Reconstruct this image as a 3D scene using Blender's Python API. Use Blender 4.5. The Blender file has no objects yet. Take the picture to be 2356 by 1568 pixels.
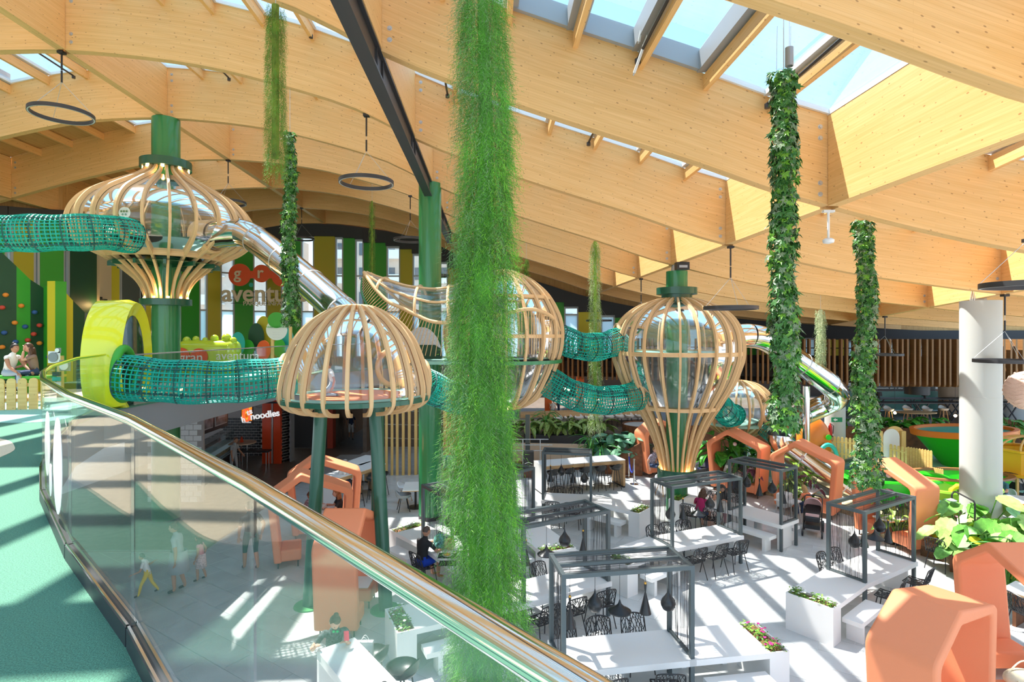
import bpy, bmesh, math, random
import numpy as np
from mathutils import Vector, Matrix, Quaternion
R = random.Random(7)
SC = bpy.context.scene
COL = SC.collection
PI = math.pi
# ------------------------------------------------------------------ camera, sky, sun, exposure
F, HY, EYE, S = 1309.0, 765.0, 6.1, 4.4          # focal length and horizon in pixels, eye height, roof bay in metres
cam = bpy.data.cameras.new('camera'); cam.sensor_width = 36.0; cam.lens = F / 2356 * 36
cam.shift_y = (HY - 784) / 2356; cam.clip_start = 0.05; cam.clip_end = 300
camo = bpy.data.objects.new('camera', cam); COL.objects.link(camo)
camo.location = (0, 0, EYE); camo.rotation_euler = (PI / 2, 0, 0); SC.camera = camo
wd = bpy.data.worlds.new('sky'); SC.world = wd; wd.use_nodes = True
wn, wl = wd.node_tree.nodes, wd.node_tree.links
bg = wn['Background']; tc = wn.new('ShaderNodeTexCoord'); sp = wn.new('ShaderNodeSeparateXYZ')
rp = wn.new('ShaderNodeValToRGB'); nz = wn.new('ShaderNodeTexNoise'); mx = wn.new('ShaderNodeMix'); mx.data_type = 'RGBA'
cr = wn.new('ShaderNodeValToRGB')
wl.new(tc.outputs['Generated'], sp.inputs[0]); wl.new(sp.outputs[2], rp.inputs[0])
rp.color_ramp.elements[0].color = (.85, .93, 1, 1); rp.color_ramp.elements[1].color = (.36, .66, 1, 1); rp.color_ramp.elements[1].position = .35
nz.inputs['Scale'].default_value = 2.2; nz.inputs['Detail'].default_value = 5
wl.new(tc.outputs['Generated'], nz.inputs['Vector']); wl.new(nz.outputs[0], cr.inputs[0])
cr.color_ramp.elements[0].position = .56; cr.color_ramp.elements[1].position = .9
wl.new(cr.outputs[0], mx.inputs[0]); wl.new(rp.outputs[0], mx.inputs[6]); mx.inputs[7].default_value = (1, 1, 1, 1)
wl.new(mx.outputs[2], bg.inputs[0]); bg.inputs[1].default_value = .78
su = bpy.data.lights.new('sun', 'SUN'); su.energy = 4.9; su.angle = math.radians(.6); su.color = (1, .93, .86)
suo = bpy.data.objects.new('sun', su); COL.objects.link(suo)
suo.rotation_euler = Vector((.33, -.2, -.75)).to_track_quat('-Z', 'Y').to_euler()
SC.view_settings.view_transform = 'Standard'; SC.view_settings.look = 'None'
SC.view_settings.gamma = 1; SC.view_settings.use_curve_mapping = False
SC.view_settings.exposure = 1.5
SC.cycles.max_bounces = 12; SC.cycles.diffuse_bounces = 6; SC.cycles.transparent_max_bounces = 24
SC.cycles.glossy_bounces = 4; SC.cycles.transmission_bounces = 6; SC.cycles.use_denoising = True
SC.cycles.sample_clamp_indirect = 4
# ------------------------------------------------------------------ picture measure -> world
def Xp(px, Y): return (px - 1178) / F * Y
def Zp(py, Y): return EYE - (py - HY) / F * Y
def at(px, py, Y): return Vector((Xp(px, Y), Y, Zp(py, Y)))
def on(px, py, z=0.0):                            # point on the horizontal plane z
    Y = (EYE - z) * F / (py - HY); return Vector((Xp(px, Y), Y, z))
# ------------------------------------------------------------------ materials
def mat(name, col, rough=.6, metal=0., spec=.5, noise=0., scale=8., bump=0., bscale=40., emit=None, estr=1., coat=0., uv=False):
    m = bpy.data.materials.new(name); m.use_nodes = True
    n, l = m.node_tree.nodes, m.node_tree.links; b = n['Principled BSDF']
    b.inputs['Base Color'].default_value = (*col, 1); b.inputs['Roughness'].default_value = rough
    b.inputs['Metallic'].default_value = metal; b.inputs['Specular IOR Level'].default_value = spec
    b.inputs['Coat Weight'].default_value = coat
    m.diffuse_color = (*col, 1)
    if noise or bump:
        t = n.new('ShaderNodeTexCoord')
        if noise:
            x = n.new('ShaderNodeTexNoise'); x.inputs['Scale'].default_value = scale; x.inputs['Detail'].default_value = 6
            l.new(t.outputs['Object'], x.inputs['Vector'])
            r = n.new('ShaderNodeValToRGB'); r.color_ramp.elements[0].position = .3; r.color_ramp.elements[1].position = .7
            r.color_ramp.elements[0].color = (*[c * (1 - noise) for c in col], 1)
            r.color_ramp.elements[1].color = (*[min(1, c * (1 + noise)) for c in col], 1)
            l.new(x.outputs[0], r.inputs[0]); l.new(r.outputs[0], b.inputs['Base Color'])
        if bump:
            x = n.new('ShaderNodeTexNoise'); x.inputs['Scale'].default_value = bscale; x.inputs['Detail'].default_value = 3
            l.new(t.outputs['Object'], x.inputs['Vector'])
            u = n.new('ShaderNodeBump'); u.inputs['Strength'].default_value = bump; u.inputs['Distance'].default_value = .02
            l.new(x.outputs[0], u.inputs['Height']); l.new(u.outputs[0], b.inputs['Normal'])
    if emit:
        b.inputs['Emission Color'].default_value = (*emit, 1); b.inputs['Emission Strength'].default_value = estr
    return m
def srgb(r, g, b): return tuple(((c / 255) / 12.92 if c / 255 <= .04045 else ((c / 255 + .055) / 1.055) ** 2.4) for c in (r, g, b))
def glass(name, tint=(1, 1, 1), refl=1.0, haze=0., rough=0.02, ior=1.5):
    m = bpy.data.materials.new(name); m.use_nodes = True
    n, l = m.node_tree.nodes, m.node_tree.links; n.remove(n['Principled BSDF']); o = n['Material Output']
    t = n.new('ShaderNodeBsdfTransparent'); t.inputs[0].default_value = (*tint, 1)
    g = n.new('ShaderNodeBsdfGlossy'); g.inputs['Roughness'].default_value = rough
    f = n.new('ShaderNodeFresnel'); f.inputs[0].default_value = ior
    k = n.new('ShaderNodeMath'); k.operation = 'MULTIPLY'; k.inputs[1].default_value = refl; l.new(f.outputs[0], k.inputs[0])
    x = n.new('ShaderNodeMixShader'); l.new(k.outputs[0], x.inputs[0]); l.new(t.outputs[0], x.inputs[1]); l.new(g.outputs[0], x.inputs[2])
    out = x
    if haze:
        d = n.new('ShaderNodeBsdfDiffuse'); d.inputs[0].default_value = (.95, .97, .97, 1)
        y = n.new('ShaderNodeMixShader'); y.inputs[0].default_value = haze
        l.new(x.outputs[0], y.inputs[1]); l.new(d.outputs[0], y.inputs[2]); out = y
    l.new(out.outputs[0], o.inputs[0]); m.diffuse_color = (*tint, .3)
    return m
def wood(name, light, dark, knot, su=1., sv=1., lam=.045, kn=1., rough=.55):      # grain runs along u of the UV map (metres)
    m = bpy.data.materials.new(name); m.use_nodes = True
    n, l = m.node_tree.nodes, m.node_tree.links; b = n['Principled BSDF']; b.inputs['Roughness'].default_value = rough
    t = n.new('ShaderNodeTexCoord'); oi = n.new('ShaderNodeObjectInfo')
    ad = n.new('ShaderNodeVectorMath'); ad.operation = 'MULTIPLY_ADD'; ad.inputs[1].default_value = (1, 1, 1)
    cx = n.new('ShaderNodeCombineXYZ'); mu = n.new('ShaderNodeMath'); mu.operation = 'MULTIPLY'; mu.inputs[1].default_value = 37.
    l.new(oi.outputs['Random'], mu.inputs[0]); l.new(mu.outputs[0], cx.inputs[0]); l.new(mu.outputs[0], cx.inputs[1])
    l.new(t.outputs['UV'], ad.inputs[0]); l.new(cx.outputs[0], ad.inputs[2])
    mp = n.new('ShaderNodeMapping'); mp.inputs['Scale'].default_value = (.55 * su, 14 * sv, 1); l.new(ad.outputs[0], mp.inputs[0])
    g = n.new('ShaderNodeTexNoise'); g.inputs['Scale'].default_value = 1.5; g.inputs['Detail'].default_value = 7; g.inputs['Distortion'].default_value = .4
    l.new(mp.outputs[0], g.inputs['Vector'])
    r = n.new('ShaderNodeValToRGB'); e = r.color_ramp.elements; e[0].position = .3; e[1].position = .68
    e[0].color = (*dark, 1); e[1].color = (*light, 1); l.new(g.outputs[0], r.inputs[0])
    # lamella tone: one brick per lamella board
    br = n.new('ShaderNodeTexBrick'); br.inputs['Scale'].default_value = 1; br.inputs['Mortar Size'].default_value = 0.0015 if lam else 0
    br.inputs['Brick Width'].default_value = 2.4; br.inputs['Row Height'].default_value = lam or .05
    br.inputs['Color1'].default_value = (.97, .96, .94, 1); br.inputs['Color2'].default_value = (1.03, 1.03, 1.03, 1); br.inputs['Mortar'].default_value = (.86, .78, .68, 1)
    l.new(ad.outputs[0], br.inputs['Vector'])
    ml = n.new('ShaderNodeMix'); ml.data_type = 'RGBA'; ml.blend_type = 'MULTIPLY'; ml.inputs[0].default_value = 1
    l.new(r.outputs[0], ml.inputs[6]); l.new(br.outputs[0], ml.inputs[7])
    # knots
    kp = n.new('ShaderNodeMapping'); kp.inputs['Scale'].default_value = (2.9 * kn, 6.0 * kn, 1); l.new(ad.outputs[0], kp.inputs[0])
    v = n.new('ShaderNodeTexVoronoi'); v.voronoi_dimensions = '2D'; v.inputs['Scale'].default_value = 1; v.inputs['Randomness'].default_value = 1; l.new(kp.outputs[0], v.inputs['Vector'])
    sx = n.new('ShaderNodeSeparateColor'); l.new(v.outputs['Color'], sx.inputs[0])
    mr = n.new('ShaderNodeMapRange'); mr.inputs['From Min'].default_value = .1; mr.inputs['From Max'].default_value = 1; mr.inputs['To Min'].default_value = .035; mr.inputs['To Max'].default_value = .085
    l.new(sx.outputs[0], mr.inputs[0])
    lt = n.new('ShaderNodeMapRange'); lt.interpolation_type = 'SMOOTHSTEP'; l.new(v.outputs['Distance'], lt.inputs[0])
    dv = n.new('ShaderNodeMath'); dv.operation = 'MULTIPLY'; dv.inputs[1].default_value = .55; l.new(mr.outputs[0], dv.inputs[0])
    l.new(dv.outputs[0], lt.inputs['From Min']); l.new(mr.outputs[0], lt.inputs['From Max']); lt.inputs['To Min'].default_value = .8; lt.inputs['To Max'].default_value = 0
    mk = n.new('ShaderNodeMix'); mk.data_type = 'RGBA'; l.new(lt.outputs[0], mk.inputs[0]); l.new(ml.outputs[2], mk.inputs[6]); mk.inputs[7].default_value = (*knot, 1)
    l.new(mk.outputs[2], b.inputs['Base Color']); m.diffuse_color = (*light, 1)
    return m
M = {}
M['glulam'] = wood('glulam', (.84, .515, .215), (.76, .43, .15), (.34, .16, .05))
M['rib'] = wood('ply_rib', (.80, .55, .29), (.68, .44, .21), (.6, .36, .16), 1, 1, .02, .3)
M['pine'] = wood('pine', (.82, .58, .22), (.70, .45, .14), (.35, .18, .06), 1, 1, 0, 1.6)
M['oak'] = wood('oak', (.62, .42, .22), (.5, .31, .14), (.4, .22, .1), 1, 1, 0, .5)
M['slat'] = wood('dark_slat', (.33, .17, .06), (.24, .11, .035), (.2, .09, .03), 1, 1, 0, .4)
M['steel_dark'] = mat('dark_steel', (.055, .055, .06), .45, .3)
M['frame'] = mat('gazebo_steel', (.10, .125, .132), .42, .4)
M['galv'] = mat('galvanised_steel', (.55, .57, .58), .45, .7, noise=.15, scale=20)
M['alu'] = mat('white_aluminium', (.78, .79, .80), .45, .1)
M['alug'] = mat('grey_aluminium', (.40, .42, .44), .45, .3)
M['steel'] = mat('polished_steel', (.72, .71, .68), .13, 1.)
M['rail'] = mat('mirror_steel', (.82, .80, .76), .11, 1.)
M['black'] = mat('black_plastic', (.022, .022, .024), .4)
M['lampblack'] = mat('black_lamp', (.03, .032, .034), .3, .3)
M['green'] = mat('green_column_paint', (.022, .21, .065), .28, coat=.4)
M['dkgreen'] = mat('dark_green_paint', (.012, .10, .055), .3, coat=.3)
M['white'] = mat('white_solid_surface', (.80, .80, .79), .35)
M['grey'] = mat('grey_paint', (.25, .26, .27), .7)
M['ltgrey'] = mat('light_grey_paint', (.52, .54, .52), .6)
M['charcoal'] = mat('charcoal_panel', (.045, .045, .047), .7)
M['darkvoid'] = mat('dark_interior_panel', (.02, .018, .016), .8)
M['tile'] = mat('pale_porcelain_tile', (.66, .68, .67), .28, noise=.07, scale=2.2)
M['grout'] = mat('grey_grout', (.42, .43, .43), .8)
M['orange'] = mat('coral_upholstery', (.85, .275, .125), .62, bump=.08, bscale=60)
M['skyglass'] = glass('skylight_glass', (.93, .97, .98), .35)
M['railglass'] = glass('railing_glass', (.97, .985, .98), .26, .01)
M['acryl'] = glass('clear_acrylic', (.97, .985, .985), 1.6, .04, .055)
M['winglass'] = glass('window_glass', (.9, .95, .95), 1.)
M['mesh'] = mat('teal_net_cord', (.0, .40, .30), .5)
M['meshdk'] = mat('dark_net_cord', (.01, .10, .09), .6)
# ------------------------------------------------------------------ mesh builder
def link(name, me, parent=None):
    o = bpy.data.objects.new(name, me); COL.objects.link(o)
    if parent is not None: o.parent = parent
    return o
class MB:
    def __init__(s): s.v = []; s.f = []; s.uv = []; s.mi = []; s.cur = 0
    def add(s, vs, fs, uvs=None):
        b = len(s.v); s.v += [tuple(p) for p in vs]
        for i, f in enumerate(fs):
            s.f.append([b + k for k in f]); s.mi.append(s.cur)
            s.uv.append(uvs[i] if uvs else None)
        return s
    def hexa(s, c):                                   # 8 corners: bottom 4 ccw, top 4 ccw
        fs = [(3, 2, 1, 0), (4, 5, 6, 7), (0, 1, 5, 4), (1, 2, 6, 5), (2, 3, 7, 6), (3, 0, 4, 7)]
        c = [Vector(p) for p in c]; uvs = []
        for f in fs:
            a, b_, cc, d = [c[i] for i in f]
            w = (b_ - a).length; h = (cc - b_).length
            uvs.append([(0, 0), (w, 0), (w, h), (0, h)] if w >= h else [(0, 0), (0, w), (h, w), (h, 0)])
        return s.add(c, fs, uvs)
    def box(s, x0, x1, y0, y1, z0, z1):
        return s.hexa([(x0, y0, z0), (x1, y0, z0), (x1, y1, z0), (x0, y1, z0), (x0, y0, z1), (x1, y0, z1), (x1, y1, z1), (x0, y1, z1)])
    def bar(s, a, b, w, h=None, up=(0, 0, 1)):         # rectangular bar from a to b, w across, h along up
        a, b = Vector(a), Vector(b); h = h or w; d = (b - a).normalized(); up = Vector(up)
        if abs(d.dot(up)) > .98: up = Vector((0, 1, 0))
        x = d.cross(up).normalized(); z = x.cross(d)
        q = [a - x * w / 2 - z * h / 2, a + x * w / 2 - z * h / 2, b + x * w / 2 - z * h / 2, b - x * w / 2 - z * h / 2]
        return s.hexa(q + [p + z * h for p in q])
    def tube(s, pts, r, n=8, cap=True, closed=False, rs=None):
        pts = [Vector(p) for p in pts]; k = len(pts); rings = []; L = 0; us = []
        t0 = None; x = None
        for i, p in enumerate(pts):
            if closed: d = pts[(i + 1) % k] - pts[i - 1]
            else: d = pts[min(i + 1, k - 1)] - pts[max(i - 1, 0)]
            d.normalize()
            if x is None:
                x = d.orthogonal().normalized() if abs(d.z) > .95 else d.cross(Vector((0, 0, 1))).normalized()
            else: x = (x - d * x.dot(d)).normalized()
            y = d.cross(x); rr = rs[i] if rs else r
            if i: L += (pts[i] - pts[i - 1]).length
            us.append(L)
            rings.append([p + (x * math.cos(2 * PI * j / n) + y * math.sin(2 * PI * j / n)) * rr for j in range(n)])
        vs = [q for g in rings for q in g]; fs = []; uv = []
        for i in range(k if closed else k - 1):
            i2 = (i + 1) % k
            for j in range(n):
                j2 = (j + 1) % n; fs.append((i * n + j, i * n + j2, i2 * n + j2, i2 * n + j))
                c = 2 * PI * r / n; u0, u1 = us[i], us[i2] if i2 else L + .1
                uv.append([(u0, j * c), (u0, (j + 1) * c), (u1, (j + 1) * c), (u1, j * c)])
        if cap and not closed:
            fs.append(tuple(range(n))[::-1]); uv.append([(0, 0)] * n); fs.append(tuple((k - 1) * n + j for j in range(n))); uv.append([(0, 0)] * n)
        return s.add(vs, fs, uv)
    def lathe(s, prof, n=32, c=(0, 0, 0), a0=0., a1=2 * PI, closed_prof=False):   # prof [(r,z)]
        full = abs(a1 - a0 - 2 * PI) < 1e-6; m = n if full else n + 1; c = Vector(c)
        vs = []
        for i in range(m):
            a = a0 + (a1 - a0) * i / n
            vs += [c + Vector((r * math.cos(a), r * math.sin(a), z)) for r, z in prof]
        k = len(prof); fs = []; uv = []
        for i in range(n):
            i2 = (i + 1) % m
            for j in range(k if closed_prof else k - 1):
                j2 = (j + 1) % k
                fs.append((i * k + j, i2 * k + j, i2 * k + j2, i * k + j2))
                w = max(prof[j][0], prof[j2][0]) * (a1 - a0) / n
                uv.append([(i * w, prof[j][1]), ((i + 1) * w, prof[j][1]), ((i + 1) * w, prof[j2][1]), (i * w, prof[j2][1])])
        return s.add(vs, fs, uv)
    def ell(s, c, r, n=12, m=8, rot=None):             # ellipsoid
        c = Vector(c); vs = []; fs = []
        if not hasattr(r, '__len__'): r = (r, r, r)
        for i in range(m + 1):
            th = PI * i / m
            for j in range(n):
                p = Vector((r[0] * math.sin(th) * math.cos(2 * PI * j / n), r[1] * math.sin(th) * math.sin(2 * PI * j / n), r[2] * math.cos(th)))
                if rot is not None: p = rot @ p
                vs.append(c + p)
        for i in range(m):
            for j in range(n): fs.append((i * n + j, (i + 1) * n + j, (i + 1) * n + (j + 1) % n, i * n + (j + 1) % n))
        return s.add(vs, fs)
    def prism(s, poly, fn0, fn1):                      # polygon [(u,v)] mapped by fn0 and fn1 to the two caps
        k = len(poly); a = [Vector(fn0(*p)) for p in poly]; b = [Vector(fn1(*p)) for p in poly]
        fs = [tuple(range(k))[::-1], tuple(range(k, 2 * k))]; uv = [[poly[i] for i in range(k)][::-1], list(poly)]; u = 0
        for i in range(k):
            j = (i + 1) % k; fs.append((i, j, k + j, k + i)); L = (a[j] - a[i]).length; h = (b[i] - a[i]).length
            uv.append([(u, 0), (u + L, 0), (u + L, h), (u, h)]); u += L
        return s.add(a + b, fs, uv)
    def xf(s, mtx):
        s.v = [tuple(mtx @ Vector(p)) for p in s.v]; return s
    def mesh(s, name, mats, smooth=None):
        me = bpy.data.meshes.new(name); me.from_pydata(s.v, [], s.f)
        if not isinstance(mats, (list, tuple)): mats = [mats]
        for m in mats: me.materials.append(m)
        if len(mats) > 1: me.polygons.foreach_set('material_index', s.mi)
        if any(u is not None for u in s.uv):
            ul = me.uv_layers.new(name='uv'); flat = []
            for f, u in zip(s.f, s.uv):
                for i in range(len(f)):
                    p = u[i] if u else (s.v[f[i]][0], s.v[f[i]][2]); flat += [p[0], p[1]]
            ul.data.foreach_set('uv', flat)
        if smooth is not None:
            me.polygons.foreach_set('use_smooth', [True] * len(s.f))
            if smooth < 179: 
                try: me.set_sharp_from_angle(angle=math.radians(smooth))
                except Exception: pass
        me.update(); return me
    def build(s, name, mats, parent=None, smooth=None):
        return link(name, s.mesh(name, mats, smooth), parent)
def bevel(o, w, seg=2, ang=35):
    b = o.modifiers.new('bevel', 'BEVEL'); b.width = w; b.segments = seg; b.limit_method = 'ANGLE'; b.angle_limit = math.radians(ang); return o
def thing(name, label, cat, loc=(0, 0, 0), rz=0., group=None):
    o = bpy.data.objects.new(name, None); COL.objects.link(o); o.location = loc; o.rotation_euler = (0, 0, rz)
    o.empty_display_size = .1; return tag(o, label, cat, group)
def tag(o, label, cat, group=None, kind=None):
    o['label'] = label; o['category'] = cat
    if group: o['group'] = group
    if kind: o['kind'] = kind
    return o
def struct(name, parent=None):
    o = bpy.data.objects.new(name, None); COL.objects.link(o); o['kind'] = 'structure'; o.empty_display_size = .1
    if parent: o.parent = parent
    return o
def sk(o, label=None):
    o['kind'] = 'structure'
    if label: o['label'] = label
    return o
KIDS = {}
def dup(root, loc, rz=0., label=None, group=None, scale=None):
    def cp(o, par):
        c = o.copy(); COL.objects.link(c)
        if par is not None: c.parent = par
        for ch in o.children: cp(ch, c)
        return c
    r = cp(root, None); r.location = loc; r.rotation_euler = (0, 0, rz)
    if label: r['label'] = label
    if group: r['group'] = group
    if scale: r.scale = scale if hasattr(scale, '__len__') else (scale,) * 3
    return r
def cat(pts, n=8, closed=False):                       # Catmull-Rom through points
    pts = [Vector(p) for p in pts]; k = len(pts); out = []
    for i in range(k if closed else k - 1):
        if closed: p0, p1, p2, p3 = pts[i - 1], pts[i], pts[(i + 1) % k], pts[(i + 2) % k]
        else: p0, p1, p2, p3 = pts[max(i - 1, 0)], pts[i], pts[i + 1], pts[min(i + 2, k - 1)]
        for j in range(n):
            t = j / n
            out.append(.5 * (2 * p1 + (p2 - p0) * t + (2 * p0 - 5 * p1 + 4 * p2 - p3) * t * t + (3 * p1 - p0 - 3 * p2 + p3) * t ** 3))
    if not closed: out.append(pts[-1])
    return out
def lerp(a, b, t): return a + (b - a) * t
def interp(tab, x):
    if x <= tab[0][0]: return tab[0][1]
    for (a, b), (c, d) in zip(tab, tab[1:]):
        if x <= c: return b + (d - b) * (x - a) / (c - a)
    return tab[-1][1]
def smooth_profile(tab):                                # Catmull-Rom table, finely sampled
    p = cat([(x, 0, z) for x, z in tab], 6); return [(q.x, q.z) for q in p]
# ------------------------------------------------------------------ roof: glulam arches, cross beams, rafters, skylights
TH, N0 = 0.03842, 0.27927
CT, ST = math.cos(TH), math.sin(TH)
def RW(x, t, z=0.): return Vector(((x * CT - t * ST) * S, (x * ST + t * CT) * S, z))    # roof grid (bays) -> world
PROF = smooth_profile([(-6.2, .62), (-5.2, .93), (-4.3, 1.2), (-3.74, 1.364), (-3.15, 1.51), (-2.8, 1.557), (-2.38, 1.572), (-1.96, 1.545), (-1.6, 1.497),
        (-1.3, 1.43), (-.8, 1.287), (-.45, 1.117), (-.135, .99), (.354, .831), (.8, .697), (1.156, .577), (1.4, .51), (1.78, .419),
        (2.2, .338), (2.8, .258), (3.39, .195), (3.75, .157), (4.6, .09), (5.6, .03)])
def zb(x): return EYE + interp(PROF, x) * S              # underside of an arch at grid x
BD, BW = 1.6, .22                                        # beam depth and breadth
CROSS = [-4.3, -2.383, -.45, 1.391]                      # straight cross beams; the fifth one runs outwards
def xout(t): return 3.056 + (t - 3.279) * .34
roof = struct('ceiling')
def uvstrip(b, x0, x1, t, n):
    pts = [x0 + (x1 - x0) * i / n for i in range(n + 1)]
    vs = []; fs = []; uv = []; u = 0; us = []
    hw = BW / 2 / S
    for i, x in enumerate(pts):
        if i: u += math.hypot((pts[i] - pts[i - 1]) * S, zb(pts[i]) - zb(pts[i - 1]))
        us.append(u); z = zb(x)
        vs += [RW(x, t - hw, z), RW(x, t - hw, z + BD), RW(x, t + hw, z + BD), RW(x, t + hw, z)]
    for i in range(n):
        a, c = i * 4, i * 4 + 4
        for j, (v0, v1) in enumerate(((0, BD), (2, 2 + BW), (3, 3 + BD), (5, 5 + BW))):
            k = (j + 1) % 4; fs.append((a + j, c + j, c + k, a + k)); uv.append([(us[i], v0), (us[i + 1], v0), (us[i + 1], v1), (us[i], v1)])
    fs += [(0, 1, 2, 3), (4 * n + 3, 4 * n + 2, 4 * n + 1, 4 * n)]; uv += [[(0, 0), (0, 1), (.2, 1), (.2, 0)]] * 2
    b.add(vs, fs, uv)
ARCH = list(range(0, 9))
plate = MB().box(-.006, .006, -.05, .05, 0, .34).mesh('bracket', M['galv'])
boltm = MB().lathe([(0, -.015), (.045, -.015), (.045, 0), (.025, 0), (.025, .02), (0, .02)], 10).mesh('bolt', M['galv'])
for n in ARCH:
    t = n + N0
    cuts = [-6.1] + CROSS + [xout(t), 5.5]
    if n > 6: cuts = [-5.2] + CROSS[1:] + [xout(t), 5.4]
    for i in range(len(cuts) - 1):
        g = .02; b = MB(); x0, x1 = cuts[i] + (g if i else 0), cuts[i + 1] - g
        uvstrip(b, x0, x1, t, max(3, int((x1 - x0) * 7)))
        o = b.build('arch_beam', M['glulam'], roof)
        if 1 <= n <= 5:
            for x, sd in ((x0, 1), (x1, -1)):
                if abs(x) > 5: continue
                for dz in (.12, 1.12):
                    p = link('bracket', plate, o); p.location = RW(x - sd * .012, t - .03, zb(x) + dz); p.rotation_euler = (0, 0, TH)
                    for k in (.07, .27):
                        q = link('bolt', boltm, o); q.location = RW(x + sd * .035, t - BW / 2 / S - .001, zb(x) + dz + k); q.rotation_euler = (PI / 2, 0, TH)
def crossbeam(name, f, n0, n1, z0, h, w, m, g=.028):
    for n in range(n0, n1):
        ta, tb = n + N0 + g, n + 1 + N0 - g
        a, b = RW(f(ta), ta), RW(f(tb), tb); za, zb_ = zb(f(ta)) + z0, zb(f(tb)) + z0
        a.z = za + h / 2; b.z = zb_ + h / 2
        MB().bar(a, b, w, h).build(name, m, roof)
for x in CROSS: crossbeam('cross_beam', lambda t, x=x: x, 0, 8 if x > -4 else 6, 0, BD, BW, M['glulam'])
crossbeam('cross_beam', xout, 1, 7, 0, BD, BW, M['glulam'])
# the dark steel beam hung below the third cross beam
a, b = RW(-.455, .3), RW(-.455, 6.4); zz = zb(-.45)
sb = MB()
sb.bar((a.x, a.y, zz - .48), (b.x, b.y, zz - .48), .24, .05); sb.bar((a.x, a.y, zz - .03), (b.x, b.y, zz - .03), .24, .04)
sb.bar((a.x, a.y, zz - .25), (b.x, b.y, zz - .25), .10, .42)
sb.build('steel_beam', M['steel_dark'], roof)
stp = MB().box(-.09, .09, -.01, .01, -.46, .0).mesh('stiffener', M['steel_dark'])
for n in range(1, 7):
    for d in (-.06, .06):
        o = link('stiffener', stp, roof); o.location = RW(-.455, n + N0 + d, zz); o.rotation_euler = (0, 0, TH)
# rafters, sky frames, panes: even strips between the cross beams (the strips fan out at the outer one)
def strips(t):
    k = [-6.1] + CROSS + [xout(t), 5.5]; out = []
    for (a, b), m in zip(zip(k, k[1:]), (7, 7, 7, 7, 6, 8)): out += [a + (b - a) * i / m for i in range(m)]
    return out + [5.5]
def solid(n, x):
    if n >= 6: return True
    if n == 5: return x < -3.2 or x > 2.9 or (-2.5 < x < -1.4)
    if n == 4: return x < -3.3 or x > 3.1
    if n == 3: return x > 3.6 or x < -4.9
    return x > 4.4
M['soffit'] = wood('timber_soffit', (.66, .38, .14), (.54, .29, .09), (.3, .14, .05), 1, 1, .14, .7)
for n in range(-1, 8):
    t0, t1 = n + N0 + .025, n + 1 + N0 - .025
    sol = MB(); A_, B_ = strips(t0), strips(t1)
    for i in range(len(A_) - 1):
        p = [(A_[i], t0), (A_[i + 1], t0), (B_[i + 1], t1), (B_[i], t1)]
        c = [RW(x, t, zb(x) + BD) for x, t in p]
        if 0 <= n <= 6 and i not in (7, 14, 21, 28, 34) and i:
            MB().bar(c[0] - Vector((0, 0, .16)), c[3] - Vector((0, 0, .16)), .09, .26).build('rafter', M['glulam'], roof)
        if solid(n, (A_[i] + A_[i + 1]) / 2):
            sol.hexa(c + [q + Vector((0, 0, .06)) for q in c]); continue
        # glazed strip: frame of four bars and a pane; some are opening vents with a deep grey kerb
        vent = (n, i) in ((1, 23), (1, 24), (1, 25), (3, 8), (3, 9), (2, 12), (0, 20), (4, 12), (2, 36))
        fr = MB(); fw = .11 if not vent else .2; dz = .09 if not vent else .34
        ux = (c[1] - c[0]).normalized() * .06
        c = [c[0] + ux, c[1] - ux, c[2] - ux, c[3] + ux]
        up = Vector((0, 0, dz / 2))
        for k in range(4): fr.bar(c[k] + up, c[(k + 1) % 4] + up, fw, dz)
        fo = fr.build('skylight_frame', M['alug'] if vent else M['alu'], roof)
        h = Vector((0, 0, dz - .02))
        MB().add([p + h for p in c], [(0, 1, 2, 3)]).build('glass_pane', M['skyglass'], fo)
    if sol.v: sol.build('soffit', M['soffit'], roof)
# ------------------------------------------------------------------ lower floor of tiles
floor = struct('floor')
MB().box(-30, 34, -6, 44, -.3, -.012).build('screed', M['grout'], floor)
tm = mat('pale_tile', (.55, .57, .57), .25, noise=.09, scale=1.6)
n_ = tm.node_tree.nodes; l_ = tm.node_tree.links
ob = n_.new('ShaderNodeObjectInfo'); hs = n_.new('ShaderNodeHueSaturation'); bs = n_['Principled BSDF']
mr = n_.new('ShaderNodeMapRange'); mr.inputs['To Min'].default_value = .94; mr.inputs['To Max'].default_value = 1.05
src = bs.inputs['Base Color'].links[0].from_socket; l_.new(ob.outputs['Random'], mr.inputs[0]); l_.new(mr.outputs[0], hs.inputs['Value']); l_.new(src, hs.inputs['Color']); l_.new(hs.outputs[0], bs.inputs['Base Color'])
TL, TW, TA = 1.2, .6, math.radians(-33)
tmesh = MB().box(-TL / 2 + .004, TL / 2 - .004, -TW / 2 + .004, TW / 2 - .004, -.012, 0).mesh('tile', tm)
rest = MB(); cand = []
ca, sa = math.cos(TA), math.sin(TA)
for i in range(-40, 41):
    for j in range(-80, 81):
        u, v = i * TL + (j % 2) * TL / 2, j * TW
        x, y = u * ca - v * sa + 2, u * sa + v * ca + 16
        if not (-12 < x < 24 and 4 < y < 34): continue
        px, py = 1178 + x / y * F, HY + EYE / y * F
        if -250 < px < 2600 and py < 1720: cand.append((y, x, u, v, px, py))
cand.sort(); single = 0
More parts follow.
